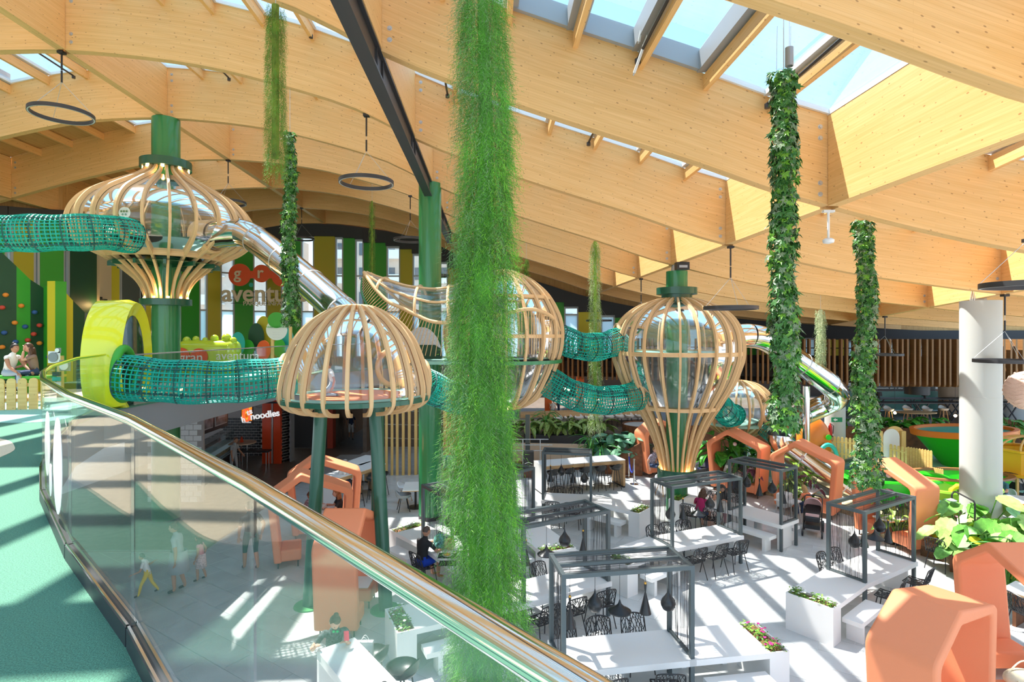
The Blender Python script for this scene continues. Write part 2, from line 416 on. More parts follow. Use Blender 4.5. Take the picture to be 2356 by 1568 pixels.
for y, x, u, v, px, py in cand:
    if single < 290 and 520 < px < 2340 and py < 1560:
        o = link('tile', tmesh, floor); o.location = (x, y, 0); o.rotation_euler = (0, 0, TA); single += 1
    else:
        q = [(du, dv) for du, dv in ((-TL / 2 + .004, -TW / 2 + .004), (TL / 2 - .004, -TW / 2 + .004), (TL / 2 - .004, TW / 2 - .004), (-TL / 2 + .004, TW / 2 - .004))]
        rest.add([(x + a * ca - b * sa, y + a * sa + b * ca, 0) for a, b in q], [(0, 1, 2, 3)])
o = rest.build('tile_field', tm, floor); o['kind'] = 'stuff'
MB().add([(-30, -6, -.006), (34, -6, -.006), (34, 44, -.006), (-30, 44, -.006)], [(0, 1, 2, 3)]).build('floor_plane', M['tile'], floor)
# ------------------------------------------------------------------ upper floor (rubber play surface) and its slab
RAILP = [(3.3, -2.9), (1.55, -.95), (.074, .733), (-.763, 1.67), (-1.94, 2.91), (-3.14, 4.04), (-4.48, 5.44), (-5.28, 6.4), (-6.2, 7.65), (-7.64, 9.98), (-8.3, 11.6)]
UF = 4.5
EDGE = RAILP + [(-8.25, 16), (-8.2, 21.5), (-6.2, 25), (-3.8, 30), (-2.4, 36.8)]
poly = EDGE + [(-32, 36.8), (-32, -9), (3.3, -9)]
M['rubber'] = mat('green_rubber_granules', (.085, .225, .15), .9, noise=.42, scale=120, bump=.5, bscale=160)
M['sand'] = mat('tan_rubber_granules', (.72, .60, .42), .9, noise=.16, scale=120, bump=.4, bscale=160)
M['mint'] = mat('mint_rubber_granules', (.32, .60, .50), .9, noise=.2, scale=120, bump=.4, bscale=160)
upper = struct('floor_upper')
pb = MB(); k = len(poly)
pb.prism(poly[::-1], lambda x, y: (x, y, UF - .03), lambda x, y: (x, y, UF)); pb.build('rubber_surface', M['rubber'], upper)
pb = MB(); pb.prism(poly[::-1], lambda x, y: (x - .02, y, UF - .75), lambda x, y: (x - .02, y, UF - .031)); pb.build('slab', mat('grey_fascia', (.235, .25, .265), .6), upper)
def blob(name, pts, m, z):
    p = cat([(x, y, 0) for x, y in pts], 10, True); q = [(v.x, v.y) for v in p]
    a = sum(q[i][0] * q[(i + 1) % len(q)][1] - q[(i + 1) % len(q)][0] * q[i][1] for i in range(len(q)))
    if a < 0: q = q[::-1]
    MB().prism(q, lambda x, y: (x, y, UF - .01), lambda x, y: (x, y, UF + z)).build(name, m, upper)
blob('sand_patch', [(-3.3, 3.1), (-4.05, 4.15), (-5.2, 5.35), (-6.3, 6.7), (-6.9, 7.9), (-8.2, 8.7), (-10.5, 8), (-10, 4), (-6, 1.5), (-4, 2.2)], M['sand'], .004)
blob('sand_patch', [(-3.6, .9), (-2.5, 1.2), (-2.2, .3), (-1.2, -.6), (-1.0, -2.2), (-3, -3.4), (-5.4, -2), (-5, .2)], M['sand'], .004)
blob('sand_patch', [(-14, 12), (-10.5, 12), (-10, 15.5), (-12, 18), (-17, 17), (-18, 13)], M['sand'], .004)
blob('mint_patch', [(-10, 10.3), (-8.4, 10.2), (-8.6, 11.5), (-10, 13), (-13, 13.2), (-12.5, 11)], M['mint'], .006)
blob('mint_patch', [(-16, 17), (-9.5, 17), (-9, 22), (-12, 26), (-18, 26)], M['mint'], .004)
# ------------------------------------------------------------------ back wall of coloured upright panels and windows
WY = [(-400, 18), (-150, 21), (0, 22.8), (150, 25), (300, 29.2), (450, 33.4), (600, 36), (850, 36.6), (1100, 36.4), (1300, 36), (1700, 34.5), (2100, 32.8), (2356, 31.4), (2700, 29)]
def wpt(px): 
    Y = interp(WY, px); return Vector((Xp(px, Y), Y, 0))
def gx(p): return (p.x * CT + p.y * ST) / S               # world -> grid x
M['wgreen'] = mat('bright_green_panel', (.035, .36, .022), .45); M['wolive'] = mat('olive_yellow_panel', (.50, .43, .02), .5)
M['wyel'] = mat('yellow_panel', (.72, .62, .03), .5); M['wlime'] = mat('lime_panel', (.33, .52, .03), .5); M['wdk'] = mat('deep_green_panel', (.012, .07, .03), .5)
M['wgrey'] = mat('grey_green_panel', (.09, .11, .10), .6); M['beige'] = mat('beige_column_paint', (.66, .52, .32), .6)
M['frost'] = mat('frosted_film', (.62, .74, .78), .5); _n = M['frost'].node_tree; _t = _n.nodes.new('ShaderNodeBsdfTranslucent'); _t.inputs[0].default_value = (.80, .93, .97, 1); _x = _n.nodes.new('ShaderNodeMixShader'); _x.inputs[0].default_value = .8; _n.links.new(_n.nodes['Principled BSDF'].outputs[0], _x.inputs[1]); _n.links.new(_t.outputs[0], _x.inputs[2]); _n.links.new(_x.outputs[0], _n.nodes['Material Output'].inputs[0]); M['winframe'] = mat('grey_window_frame', (.45, .48, .50), .5, .2)
cols = {'g': 'wgreen', 'o': 'wolive', 'y': 'wyel', 'l': 'wlime', 'd': 'wdk', 'e': 'wgrey', 'b': 'charcoal'}
seq = [(-380, 'g'), (-330, 'd'), (-280, 'y'), (-220, 'w'), (-190, 'g'), (-120, 'o'), (-70, 'w'), (-45, 'g'), (10, 'w'), (31, 'o'), (77, 'w'), (92, 'g'), (146, 'w'), (161, 'd'), (229, 'y'), (274, 'w'), (281, 'e'), (321, 'w'),
       (336, 'y'), (365, 'g'), (400, 'w'), (417, 'g'), (458, 'w'), (478, 'o'), (507, 'w'), (540, 'g'), (582, 'w'), (615, 'o'), (646, 'w'), (665, 'g'), (692, 'w'), (723, 'o'), (771, 'w'), (790, 'g'), (817, 'w'), (837, 'g'),
       (889, 'w'), (921, 'o'), (949, 'w'), (985, 'g'), (1009, 'w'), (1031, 'o'), (1060, 'g'), (1090, 'w'), (1120, 'o'), (1165, 'w'), (1195, 'g'), (1225, 'w'), (1262, 'g'), (1298, 'w'), (1331, 'y'), (1382, 'w'), (1415, 'g'), (1445, 'w'),
       (1480, 'o'), (1530, 'g'), (1570, 'w'), (1610, 'y'), (1660, 'w'), (1700, 'g'), (1745, 'o'), (1800, 'w'), (1821, 'g'), (1851, 'w'), (1883, 'y'), (1950, 'w'), (1985, 'g'), (2016, 'w'), (2076, 'd'), (2110, 'w'), (2142, 'g'),
       (2176, 'd'), (2230, 'w'), (2265, 'y'), (2320, 'd'), (2380, 'g'), (2440, 'y'), (2500, 'd'), (2600, 'g'), (2680, None)]
wall = struct('wall_back'); wn_ = 0
band = MB(); gab = []
for (p0, c), (p1, _) in zip(seq, seq[1:]):
    a, b = wpt(p0), wpt(p1); bh_ = .4 if p0 < 200 else .75; zt0, zt1 = zb(gx(a)) - bh_, zb(gx(b)) - bh_; z0 = UF if p0 < 1180 else 4.3
    nrm = Vector((-(b - a).y, (b - a).x, 0)).normalized()           # away from the hall
    def quad(q0, q1, za, zb0, zb1, d, t):
        return [q0 + nrm * d + Vector((0, 0, za)), q1 + nrm * d + Vector((0, 0, za)), q1 + nrm * (d + t) + Vector((0, 0, za)), q0 + nrm * (d + t) + Vector((0, 0, za)),
                q0 + nrm * d + Vector((0, 0, zb0)), q1 + nrm * d + Vector((0, 0, zb1)), q1 + nrm * (d + t) + Vector((0, 0, zb1)), q0 + nrm * (d + t) + Vector((0, 0, zb0))]
    if c == 'w':
        wn_ += 1; fw = (b - a).normalized() * .09
        fr = MB(); hs_ = [z0, z0 + 2.9, z0 + 5.2]
        fr.hexa(quad(a, a + fw, z0, zt0, zt0, 0, .25)); fr.hexa(quad(b - fw, b, z0, zt1, zt1, 0, .25))
        for h in [h for h in hs_ if h < min(zt0, zt1) - .3]: fr.hexa(quad(a + fw, b - fw, h, h + .09, h + .09, .02, .2))
        fr.hexa(quad(a + fw, b - fw, min(zt0, zt1) - .12, zt0, zt1, .02, .2))
        w = fr.build('window_%d' % wn_, M['winframe']); w['kind'] = 'structure'
        if p0 < 1180 or True:
            lo = MB().hexa(quad(a + fw, b - fw, z0 + .09, z0 + 2.9, z0 + 2.9, .1, .02)).build('frosted_pane', M['frost'], w)
        MB().hexa(quad(a + fw, b - fw, z0 + 2.9, zt0, zt1, .1, .02)).build('pane', M['winglass'], w)
    else:
        MB().hexa(quad(a, b, z0, zt0, zt1, -.02, .3)).build('panel', M[cols[c]], wall)
    MB().hexa(quad(a, b, min(zt0, zt1) - .0, zt0 + bh_, zt1 + bh_, -.25, .5)).build('fascia_panel', M['charcoal'], wall)
    MB().hexa(quad(a, b, min(zt0, zt1) + bh_ - .05, zt0 + bh_ + BD, zt1 + bh_ + BD, .05, .2)).build('gable_panel', M['soffit'], wall)
MB().box(-27.3, -27, -9, 18, UF, 11.5).build('wall_left_added', M['beige'])['kind'] = 'structure'  # unseen wall, added so the balustrade glass reflects it instead of bright sky
# outside: pale apartment blocks seen through the windows
M['block'] = mat('apartment_render', (.62, .50, .42), .8); M['blockw'] = mat('apartment_white', (.80, .78, .74), .8); M['dkglass'] = mat('dark_window', (.10, .12, .14), .2)
def apartment(x, y, w, h, lab, m):
    t = thing('apartment_building', lab, 'building', (x, y, 0))
    MB().box(-w / 2, w / 2, 0, 8, -2, h).build('wall', m, t)
    wm = MB().box(-.6, .6, -.08, .02, 0, 1.5).mesh('window', M['dkglass']); bm_ = MB().box(-1.3, 1.3, -.9, 0, -.15, .0).box(-1.3, 1.3, -.9, -.85, 0, .9).mesh('balcony', M['blockw'])
    for i in range(int(w / 3.2)):
        for j in range(1, int(h / 3)):
            o = link('window', wm, t); o.location = (-w / 2 + 1.6 + i * 3.2, 0, j * 3 + .6)
            if i % 2 == 0: o = link('balcony', bm_, t); o.location = (-w / 2 + 1.6 + i * 3.2, 0, j * 3 + .3)
apartment(-36, 62, 22, 17, 'pink brown apartment block outside the windows, the left one', M['block'])
apartment(-13, 70, 20, 21, 'tall tan apartment block outside, behind the central windows', M['block'])
apartment(8, 60, 14, 14, 'white apartment block with balconies outside, the right one', M['blockw'])
# ------------------------------------------------------------------ round columns
def column(name, lab, X, Y, r, z1, m, foot=True):
    t = thing(name, lab, 'column', (X, Y, 0))
    MB().lathe([(r, .12), (r, z1)], 40).lathe([(0, z1), (r, z1)], 40).build('shaft', M[m], t, smooth=30)
    if foot: MB().lathe([(r + .012, 0), (r + .012, .12), (r, .12)], 40).build('base_ring', M['black'], t, smooth=30)
    return t
column('green_column', 'tall glossy green column in front of the wooden slat screen, under the steel roof beam', -2.70, 18.75, .37, 11.0, 'green')
c2 = column('green_column', 'thick green column running up through the onion-shaped wooden pod', -11.2, 18.42, .41, 13.0, 'green')
c3 = column('green_column', 'short-topped green column inside the balloon-shaped wooden pod', 5.52, 19.06, .35, 8.15, 'green')
cw = column('white_column', 'thick pale grey-white column standing in the leafy planting bed', 13.26, 16.1, .48, 7.0, 'ltgrey', False)
for c, z, n in ((c2, 13.0, 2), (c3, 8.15, 2), (cw, 7.0, 3)):
    for k in range(n): MB().hexa([(-.18 + .1 * 0, -.01 + .08 * k, z), (.18, -.01 + .08 * k, z), (.18, .01 + .08 * k, z), (-.18, .01 + .08 * k, z), (-.06, -.01 + .08 * k, z + .62), (.06, -.01 + .08 * k, z + .62), (.06, .01 + .08 * k, z + .62), (-.06, .01 + .08 * k, z + .62)]).build('bracket_plate', M['galv'], c)
MB().lathe([(.4815, 4.3), (.484, 4.31), (.4815, 4.32)], 40).build('joint_band', M['ltgrey'], cw)
# ------------------------------------------------------------------ pods: bent plywood ribs around clear shells
def rib_mesh(prof, w, d, name='rib'):
    p = cat([(r, 0, z) for r, z in prof], 5); b = MB(); k = len(p); vs = []; fs = []; uv = []; L = 0; us = [0]
    for i in range(k):
        a, c = p[max(i - 1, 0)], p[min(i + 1, k - 1)]; tx = (c - a).normalized(); nn = Vector((-tx.z, 0, tx.x))
        if nn.x < 0: nn = -nn
        if i: L += (p[i] - p[i - 1]).length; us.append(L)
        for s1, s2 in ((-1, 0), (1, 0), (1, 1), (-1, 1)): vs.append(p[i] + nn * d * (s2 - .0) + Vector((0, s1 * w / 2, 0)))
    for i in range(k - 1):
        for j in range(4):
            j2 = (j + 1) % 4; fs.append((i * 4 + j, i * 4 + j2, i * 4 + 4 + j2, i * 4 + 4 + j))
            v = (0, w, w + d, 2 * w + d, 2 * w + 2 * d); uv.append([(us[i], v[j]), (us[i], v[j + 1]), (us[i + 1], v[j + 1]), (us[i + 1], v[j])])
    fs += [(0, 3, 2, 1), tuple(4 * k - 4 + j for j in range(4))]; uv += [[(0, 0)] * 4] * 2
    return b.add(vs, fs, uv).mesh(name, M['rib'])
def shell(prof, z0, z1, t, n=48, name='clear_shell', a0=0, a1=2 * PI, off=.0):
    p = [(max(q.x - off, .02), q.z) for q in cat([(r, 0, z) for r, z in prof], 5) if z0 <= q.z <= z1]
    return MB().lathe(p, n, a0=a0, a1=a1).build(name, M['acryl'], t, smooth=180)
def ring(t, name, r, z, w, h, m, n=64):
    return MB().lathe([(r - w, z), (r, z), (r, z + h), (r - w, z + h)], n, closed_prof=True).build(name, m, t, smooth=40)
def ribs(t, me, n, a0=0.):
    for i in range(n):
        o = link('rib', me, t); o.rotation_euler = (0, 0, a0 + 2 * PI * i / n)
def porthole(t, c, nrm, r, w=.07, m=None):               # bent wooden ring around a round opening
    c, nrm = Vector(c), Vector(nrm).normalized(); x = nrm.orthogonal().normalized() if abs(nrm.z) > .9 else nrm.cross(Vector((0, 0, 1))).normalized(); y = nrm.cross(x)
    pts = [c + (x * math.cos(a) + y * math.sin(a)) * r for a in [2 * PI * i / 28 for i in range(28)]]
    return MB().tube(pts, w, 8, closed=True).build('porthole_ring', m or M['rib'], t, smooth=60)
M['lamp_on'] = mat('warm_uplight', (1, .8, .5), .5, emit=(1, .62, .25), estr=6)
def uplights(t, r, z, n, up=1, e=14, w=0):
    for i in range(4 if w else 0):
        q = bpy.data.lights.new('uplight_glow', 'POINT'); q.energy = w; q.color = (1, .62, .28); q.shadow_soft_size = .05; qo = bpy.data.objects.new('uplight_glow', q); COL.objects.link(qo); qo.parent = t; qo.location = ((r + .08) * math.cos(i * PI / 2 + .3), (r + .08) * math.sin(i * PI / 2 + .3), z + up * .18)
    me = MB().lathe([(.0, 0), (.05, 0), (.05, .05), (0, .05)], 10).mesh('uplight', [M['lamp_on']])
    for i in range(n):
        a = 2 * PI * (i + .5) / n; o = link('uplight', me, t); o.location = (r * math.cos(a), r * math.sin(a), z)
# --- onion pod
ox, oy = -11.2, 18.42
pod = thing('onion_pod', 'onion-shaped play pod of curved wooden ribs around the thick green column', 'play pod', (ox, oy, 0), 0)
PR = [(.47, 11.42), (.60, 11.2), (.85, 11.0), (1.45, 10.66), (2.1, 10.25), (2.44, 9.83), (2.53, 9.45), (2.43, 9.1), (2.12, 8.8), (1.48, 8.45), (1.02, 8.07), (.74, 7.79), (.56, 7.44), (.50, 7.1)]
ribs(pod, rib_mesh(PR, .07, .11), 24, .06)
shell(PR, 8.5, 11.05, pod, off=.01)
ring(pod, 'top_flange', .74, 11.38, .3, .26, M['dkgreen']); ring(pod, 'bottom_flange', .74, 6.98, .3, .2, M['dkgreen'])
ring(pod, 'deck_band', 1.66, 8.42, .12, .16, M['rib'])
MB().lathe([(.42, 8.5), (1.6, 8.5)], 48).lathe([(.42, 8.3), (1.56, 8.3)], 48).build('deck', M['dkgreen'], pod)
bm_ = MB().box(.42, 1.56, -.04, .04, 8.18, 8.32).mesh('deck_beam', M['dkgreen'])
for i in range(12): o = link('deck_beam', bm_, pod); o.rotation_euler = (0, 0, i * PI / 6)
uplights(pod, .60, 7.2, 10, 1, 14, 9); uplights(pod, .62, 11.32, 8, -1, 14, 5)
M['disc'] = mat('white_sign_disc', (.78, .82, .76), .5); 
def disc(name, parent, c, r, m, nrm=(0, -1, 0), th=.02, sx=1.0, n=28):
    c, nrm = Vector(c), Vector(nrm).normalized(); x = nrm.cross(Vector((0, 0, 1))).normalized(); y = x.cross(nrm)
    b = MB(); k = n; f = [c + nrm * th + (x * math.cos(a) * sx + y * math.sin(a)) * r for a in [2 * PI * i / k for i in range(k)]]; g = [p - nrm * th for p in f]
    b.add(f + g, [tuple(range(k)), tuple(range(k, 2 * k))[::-1]] + [(i, k + i, k + (i + 1) % k, (i + 1) % k) for i in range(k)])
    return b.build(name, m, parent)
dsc = disc('capacity_disc', pod, (-.18, -1.7, 9.62), .17, M['disc'], (0, -1, 0))
for i, (dx, dz) in enumerate(((-.08, .04), (0, .04), (.08, .04), (-.04, -.05), (.05, -.05))): disc('face_mark', dsc, (-.18 + dx, -1.735, 9.62 + dz), .032, M['green'], (0, -1, 0), .004, n=12)
# --- mushroom dome on three splayed legs
dx, dy = -3.62, 13.2
dome = thing('dome_pod', 'domed play pod of curved wooden ribs standing on three green legs', 'play pod', (dx, dy, 0))
PD = [(.06, 6.68), (.45, 6.62), (.95, 6.33), (1.3, 5.92), (1.52, 5.4), (1.63, 4.95), (1.64, 4.7), (1.58, 4.54), (1.38, 4.42), (1.0, 4.36)]
ribs(dome, rib_mesh(PD, .08, .085), 22, .02)
shell(PD, 4.68, 6.64, dome, off=.01)
MB().lathe([(0, 4.66), (1.2, 4.66)], 48).build('orange_mat', mat('orange_rubber', (.80, .22, .07), .8), dome)
MB().lathe([(1.2, 4.655), (1.62, 4.655)], 48).build('mint_floor', M['mint'], dome)
ring(dome, 'deck_edge', 1.68, 4.55, 1.2, .10, M['dkgreen']); MB().lathe([(0, 4.54), (1.6, 4.54)], 40).build('deck_underside', M['rib'], dome)
disc('top_cap', dome, (0, 0, 6.74), .1, M['rib'], (0, .001, 1), .02)
for tp, bp in (((-.72, -.25), on(712, 1392)), ((.38, .55), on(868, 1340)), ((.5, -.25), on(888, 1402))):
    bp = bp - Vector((dx, dy, 0)); lg = MB().tube([(bp.x, bp.y, .02), (tp[0], tp[1], 4.5)], .15, 20).build('leg', M['dkgreen'], dome, smooth=50)
    MB().lathe([(0, .025), (.33, .025), (.34, .0)], 28, c=(bp.x, bp.y, 0)).build('foot_pad', mat('green_foot_pad', (.05, .26, .08), .8), lg)
porthole(dome, (-1.56, -.2, 5.1), (-1, -.1, 0), .47); porthole(dome, (1.42, .8, 4.98), (.85, .5, 0), .42); porthole(dome, (.55, 1.42, 5.2), (.35, .94, 0), .45)
# --- balloon pod
bx, by = 5.52, 19.06
bal = thing('balloon_pod', 'hot-air-balloon-shaped play pod of wooden ribs on a green base', 'play pod', (bx, by, 0))
PB = [(.34, 7.2), (.85, 7.08), (1.35, 6.87), (1.72, 6.58), (1.96, 6.2), (2.06, 5.75), (2.05, 5.3), (1.97, 5.0), (1.76, 4.46), (1.35, 3.76), (.97, 3.12), (.63, 2.29), (.44, 1.5)]
ribs(bal, rib_mesh(PB, .065, .10), 24, .03)
shell(PB, 3.62, 7.12, bal, off=.01)
ring(bal, 'top_flange', .66, 7.38, .3, .22, M['dkgreen']); MB().lathe([(.35, 7.1), (.5, 7.1), (.5, 7.38), (.35, 7.38)], 32).build('top_collar', M['dkgreen'], bal, smooth=40)
ring(bal, 'hoop', 2.08, 5.36, .08, .13, M['rib']); ring(bal, 'hoop', 1.36, 3.6, .09, .11, M['rib'])
MB().lathe([(.36, 5.44), (2.0, 5.44)], 48).lathe([(.36, 5.36), (2.0, 5.36)], 48).build('deck', M['mint'], bal)
MB().lathe([(.36, 3.62), (1.27, 3.62)], 40).build('lower_deck', M['dkgreen'], bal)
MB().lathe([(.36, 1.2), (.63, 1.2), (.64, 1.22), (.64, 1.58), (.61, 1.58), (.61, 1.3), (.36, 1.3)], 40).build('base_tub', M['dkgreen'], bal, smooth=40)
uplights(bal, .53, 1.34, 9, 1, 14, 8)
porthole(bal, (-1.98, .1, 5.85), (-1, 0, 0), .52); porthole(bal, (1.9, .3, 5.95), (1, .15, 0), .5); porthole(bal, (-1.5, -.55, 4.15), (-.9, -.3, -.1), .45); porthole(bal, (1.4, .55, 3.95), (.9, .3, -.1), .42)
# --- small far pod
sx_, sy_ = 9.4, 23.6
sm = thing('small_pod', 'small squat play pod of wooden ribs half hidden behind the balloon-shaped pod', 'play pod', (sx_, sy_, 0))
PS = [(.25, 4.05), (.75, 3.92), (1.15, 3.6), (1.38, 3.15), (1.40, 2.75), (1.25, 2.4), (.9, 2.1), (.5, 1.9), (.35, 1.8)]
ribs(sm, rib_mesh(PS, .07, .09), 18, .08); shell(PS, 2.4, 4.0, sm, 36); ring(sm, 'deck_edge', 1.3, 2.32, 1.0, .1, M['mint']); MB().lathe([(.35, 0), (.35, 1.85)], 24).build('post', M['dkgreen'], sm, smooth=40)
porthole(sm, (.75, -1.2, 2.95), (.5, -.85, 0), .42); porthole(sm, (-.75, -1.1, 2.8), (-.6, -.8, 0), .42)
# --- globe pod with the saddle-shaped canopy
gx_, gy_ = -.24, 17.5
gl = thing('saddle_pod', 'large globe play pod with a swooping saddle canopy and thin railing bars', 'play pod', (gx_, gy_, 0))
PG = [(.2, 7.95), (.67, 7.75), (1.1, 7.45), (1.42, 7.1), (1.68, 6.6), (1.77, 6.15), (1.75, 5.7), (1.66, 5.35), (1.48, 4.88), (1.13, 4.28), (.75, 3.98), (.42, 3.84)]
ribs(gl, rib_mesh(PG, .065, .09), 20, .05); shell(PG, 3.9, 7.93, gl, off=.01)
for r, z in ((1.45, 7.1), (1.79, 5.95)): ring(gl, 'hoop', r, z, .07, .1, M['rib'])
MB().lathe([(0, 5.3), (1.7, 5.3)], 48).build('deck', M['mint'], gl); ring(gl, 'deck_edge', 1.78, 5.2, 1.0, .1, M['green'])
MB().lathe([(.25, 0), (.25, 3.7)], 24).lathe([(.5, 3.5), (.5, 3.78), (.0, 3.78)], 28).build('post', M['dkgreen'], gl, smooth=40); uplights(gl, .4, 3.79, 8)
def L(p): return Vector(p) - Vector((gx_, gy_, 0))
UP = cat([L(at(x, y, Y)) for x, y, Y in ((838, 626, 16.9), (850, 645, 16.6), (866, 667, 16.4), (894, 694, 16.2), (925, 708, 16.1), (959, 725, 16.0), (994, 739, 15.9), (1042, 742, 15.8), (1100, 735, 15.75), (1159, 722, 15.75), (1210, 711, 15.8), (1245, 716, 16.0), (1276, 736, 16.6), (1289, 770, 17.2))], 7)
LO = cat([L(at(x, y, Y)) for x, y, Y in ((834, 640, 17.0), (832, 668, 16.8), (842, 696, 16.6), (860, 722, 16.4), (890, 757, 16.3), (930, 790, 16.2), (975, 817, 16.1), (1042, 817, 15.95), (1100, 817, 15.85), (1159, 816, 15.85), (1210, 815, 15.9), (1245, 814, 16.1), (1276, 811, 16.65), (1288, 806, 17.2))], 7)
RG = cat([L(at(x, y, Y)) for x, y, Y in ((845, 625, 17.4), (862, 632, 17.5), (890, 640, 17.5), (918, 648, 17.5), (945, 655, 17.5), (973, 658, 17.5), (1005, 660, 17.5), (1042, 655, 17.5), (1085, 642, 17.5), (1125, 630, 17.5), (1169, 627, 17.5), (1210, 642, 17.5), (1262, 690, 17.5), (1290, 760, 17.5))], 7)
BK = [Vector((u.x, 2 * (r.y) - u.y, u.z)) for u, r in zip(UP, RG)]
MB().tube(UP, .055, 8).build('canopy_edge', M['rib'], gl, smooth=60); MB().tube(LO[:40], .04, 6).build('deck_edge', M['green'], gl, smooth=60); MB().tube(BK[:64], .05, 8).build('canopy_edge', M['rib'], gl, smooth=60)
rows = []; NA = 10
def arcpt(u, r, b_, s):                                  # s 0..1 from the front edge over the ridge to the back edge
    a = s * PI; c = (u + b_) / 2; return c + (u - c) * math.cos(a) + (r - c) * math.sin(a)
NS = 64
vs = [arcpt(UP[i], RG[i], BK[i], j / NA) for i in range(NS) for j in range(NA + 1)]
MB().add(vs, [(i * (NA + 1) + j, (i + 1) * (NA + 1) + j, (i + 1) * (NA + 1) + j + 1, i * (NA + 1) + j + 1) for i in range(NS - 1) for j in range(NA)]).build('clear_canopy', M['acryl'], gl, smooth=180)
for s in (.17, .36, .62): MB().tube([arcpt(UP[i], RG[i], BK[i], s) for i in range(2, 62)], .04, 6).build('canopy_rail', M['rib'], gl, smooth=60)
for i in (14, 34, 48): MB().tube([arcpt(UP[i], RG[i], BK[i], j / 20) for j in range(21)], .045, 6).build('canopy_rib', M['rib'], gl, smooth=60)
def resample(p, n):
    d = [0]
    for a, b in zip(p, p[1:]): d.append(d[-1] + (b - a).length)
    out = []; k = 0
    for i in range(n):
        s = d[-1] * i / (n - 1)
        while k < len(d) - 2 and d[k + 1] < s: k += 1
        out.append(p[k].lerp(p[k + 1], (s - d[k]) / max(d[k + 1] - d[k], 1e-6)))
    return out
NB = 74; ua, la = [], []
for i in range(NB):
    f = i / (NB - 1) * (len(UP) - 1); k = min(int(f), len(UP) - 2); ua.append(UP[k].lerp(UP[k + 1], f - k)); la.append(LO[k].lerp(LO[k + 1], f - k))
for a, b in zip(ua, la): MB().tube([a, b], .0105, 6).build('railing_bar', M['rib'], gl)
dk = MB(); pl = [(p.x, p.y) for p in LO[40:72]]; dk.prism([(pl[0][0], 1.2)] + pl + [(pl[-1][0], 1.2)], lambda x, y: (x, y, 5.2), lambda x, y: (x, y, 5.29)); dk.build('deck_front', M['mint'], gl)
hd = MB(); hd.prism([(.62 * math.cos(a), .95 * math.sin(a)) for a in [PI * i / 16 for i in range(17)]], lambda u, v: (-2.45 + u, -.6, 5.32 + v), lambda u, v: (-2.45 + u, -.55, 5.32 + v))
hd.build('half_round_panel', M['galv'], gl)
MB().prism([(.62, 0), (.60, .3), (.4, .42), (-.4, .42), (-.62, .3), (-.63, 0)], lambda u, v: (-2.45 + u, -.64, 5.32 + v), lambda u, v: (-2.45 + u, -.61, 5.32 + v)).build('panel_band', M['wdk'], gl)
# ------------------------------------------------------------------ net tunnels
def net(lab, pts, r, n=30, cell=.09, wire=.015, group='net tunnels', r2=None, loc=None):
    p = resample(cat(pts, 10), 400); length = sum((b - a).length for a, b in zip(p, p[1:])); k = max(6, int(length / cell)); p = resample(p, k + 1)
    c0 = p[0]; t = thing('net_tunnel', lab, 'net tunnel', c0, 0, None); q = [v - c0 for v in p]
    fr = []; x = None
    for i in range(k + 1):
        d = (q[min(i + 1, k)] - q[max(i - 1, 0)]).normalized()
        x = d.cross(Vector((0, 0, 1))).normalized() if x is None else (x - d * x.dot(d)).normalized(); y = x.cross(d)
        rr = lerp(r, r2 or r, i / k) * (1 + .035 * math.sin(i * .55)); g = []
        for j in range(n):
            a = 2 * PI * j / n; g.append(q[i] + x * math.cos(a) * rr + y * math.sin(a) * rr * (.92 if math.sin(a) > 0 else 1.06))
        fr.append(g)
    A, D = MB(), MB()
    for i in range(k + 1):
        (D if i % 6 == 0 else A).tube(fr[i], wire * (1.5 if i % 6 == 0 else 1), 3, closed=True)
    for j in range(n): (D if j % 8 == 3 else A).tube([fr[i][j] for i in range(k + 1)], wire * (1.3 if j % 8 == 3 else 1), 3, cap=False)
    o = A.build('netting', M['mesh'], t); o['kind'] = 'stuff'; o = D.build('rope', M['meshdk'], t); o['kind'] = 'stuff'
    return t
net('green net tunnel leaving the onion-shaped pod and running off above the benches', [(-10.75, 16.1, 8.86), (-11.0, 15.4, 8.84), (-11.9, 14.75, 8.72), (-13.5, 14.5, 8.66), (-15.5, 14.5, 8.74), (-17.5, 14.6, 8.9)], .47)
net('long green net tunnel from the yellow arch to the domed pod', [(-8.05, 11.75, 5.22), (-7.2, 11.9, 5.12), (-6.2, 12.25, 5.07), (-5.2, 12.85, 5.12)], .45)
net('green net tunnel sloping from the domed pod to the globe pod', [(-2.15, 14.0, 4.86), (-1.7, 14.6, 4.55), (-1.2, 15.4, 4.3), (-.7, 16.3, 4.25)], .40, 24)
net('upper green net bridge between the globe pod and the balloon-shaped pod', [(1.5, 17.7, 5.95), (2.1, 17.9, 5.72), (2.8, 18.3, 5.68), (3.55, 18.9, 5.85)], .44, 26)
net('lower sagging green net bridge between the globe pod and the balloon-shaped pod', [(1.0, 17.3, 4.72), (1.9, 17.5, 4.22), (2.9, 17.9, 4.0), (4.1, 18.5, 4.08)], .44, 26)
net('bulging green net tunnel between the balloon-shaped pod and the small pod', [(6.8, 19.8, 3.95), (7.6, 20.6, 3.4), (8.2, 21.5, 3.0), (8.75, 22.4, 2.9)], .42, 20)
net('green net tunnel dropping from the small pod behind the orange booths', [(10.1, 22.7, 2.4), (10.6, 22.3, 1.9), (11.0, 22, 1.2), (11.2, 21.8, .6)], .4, 18, .13)
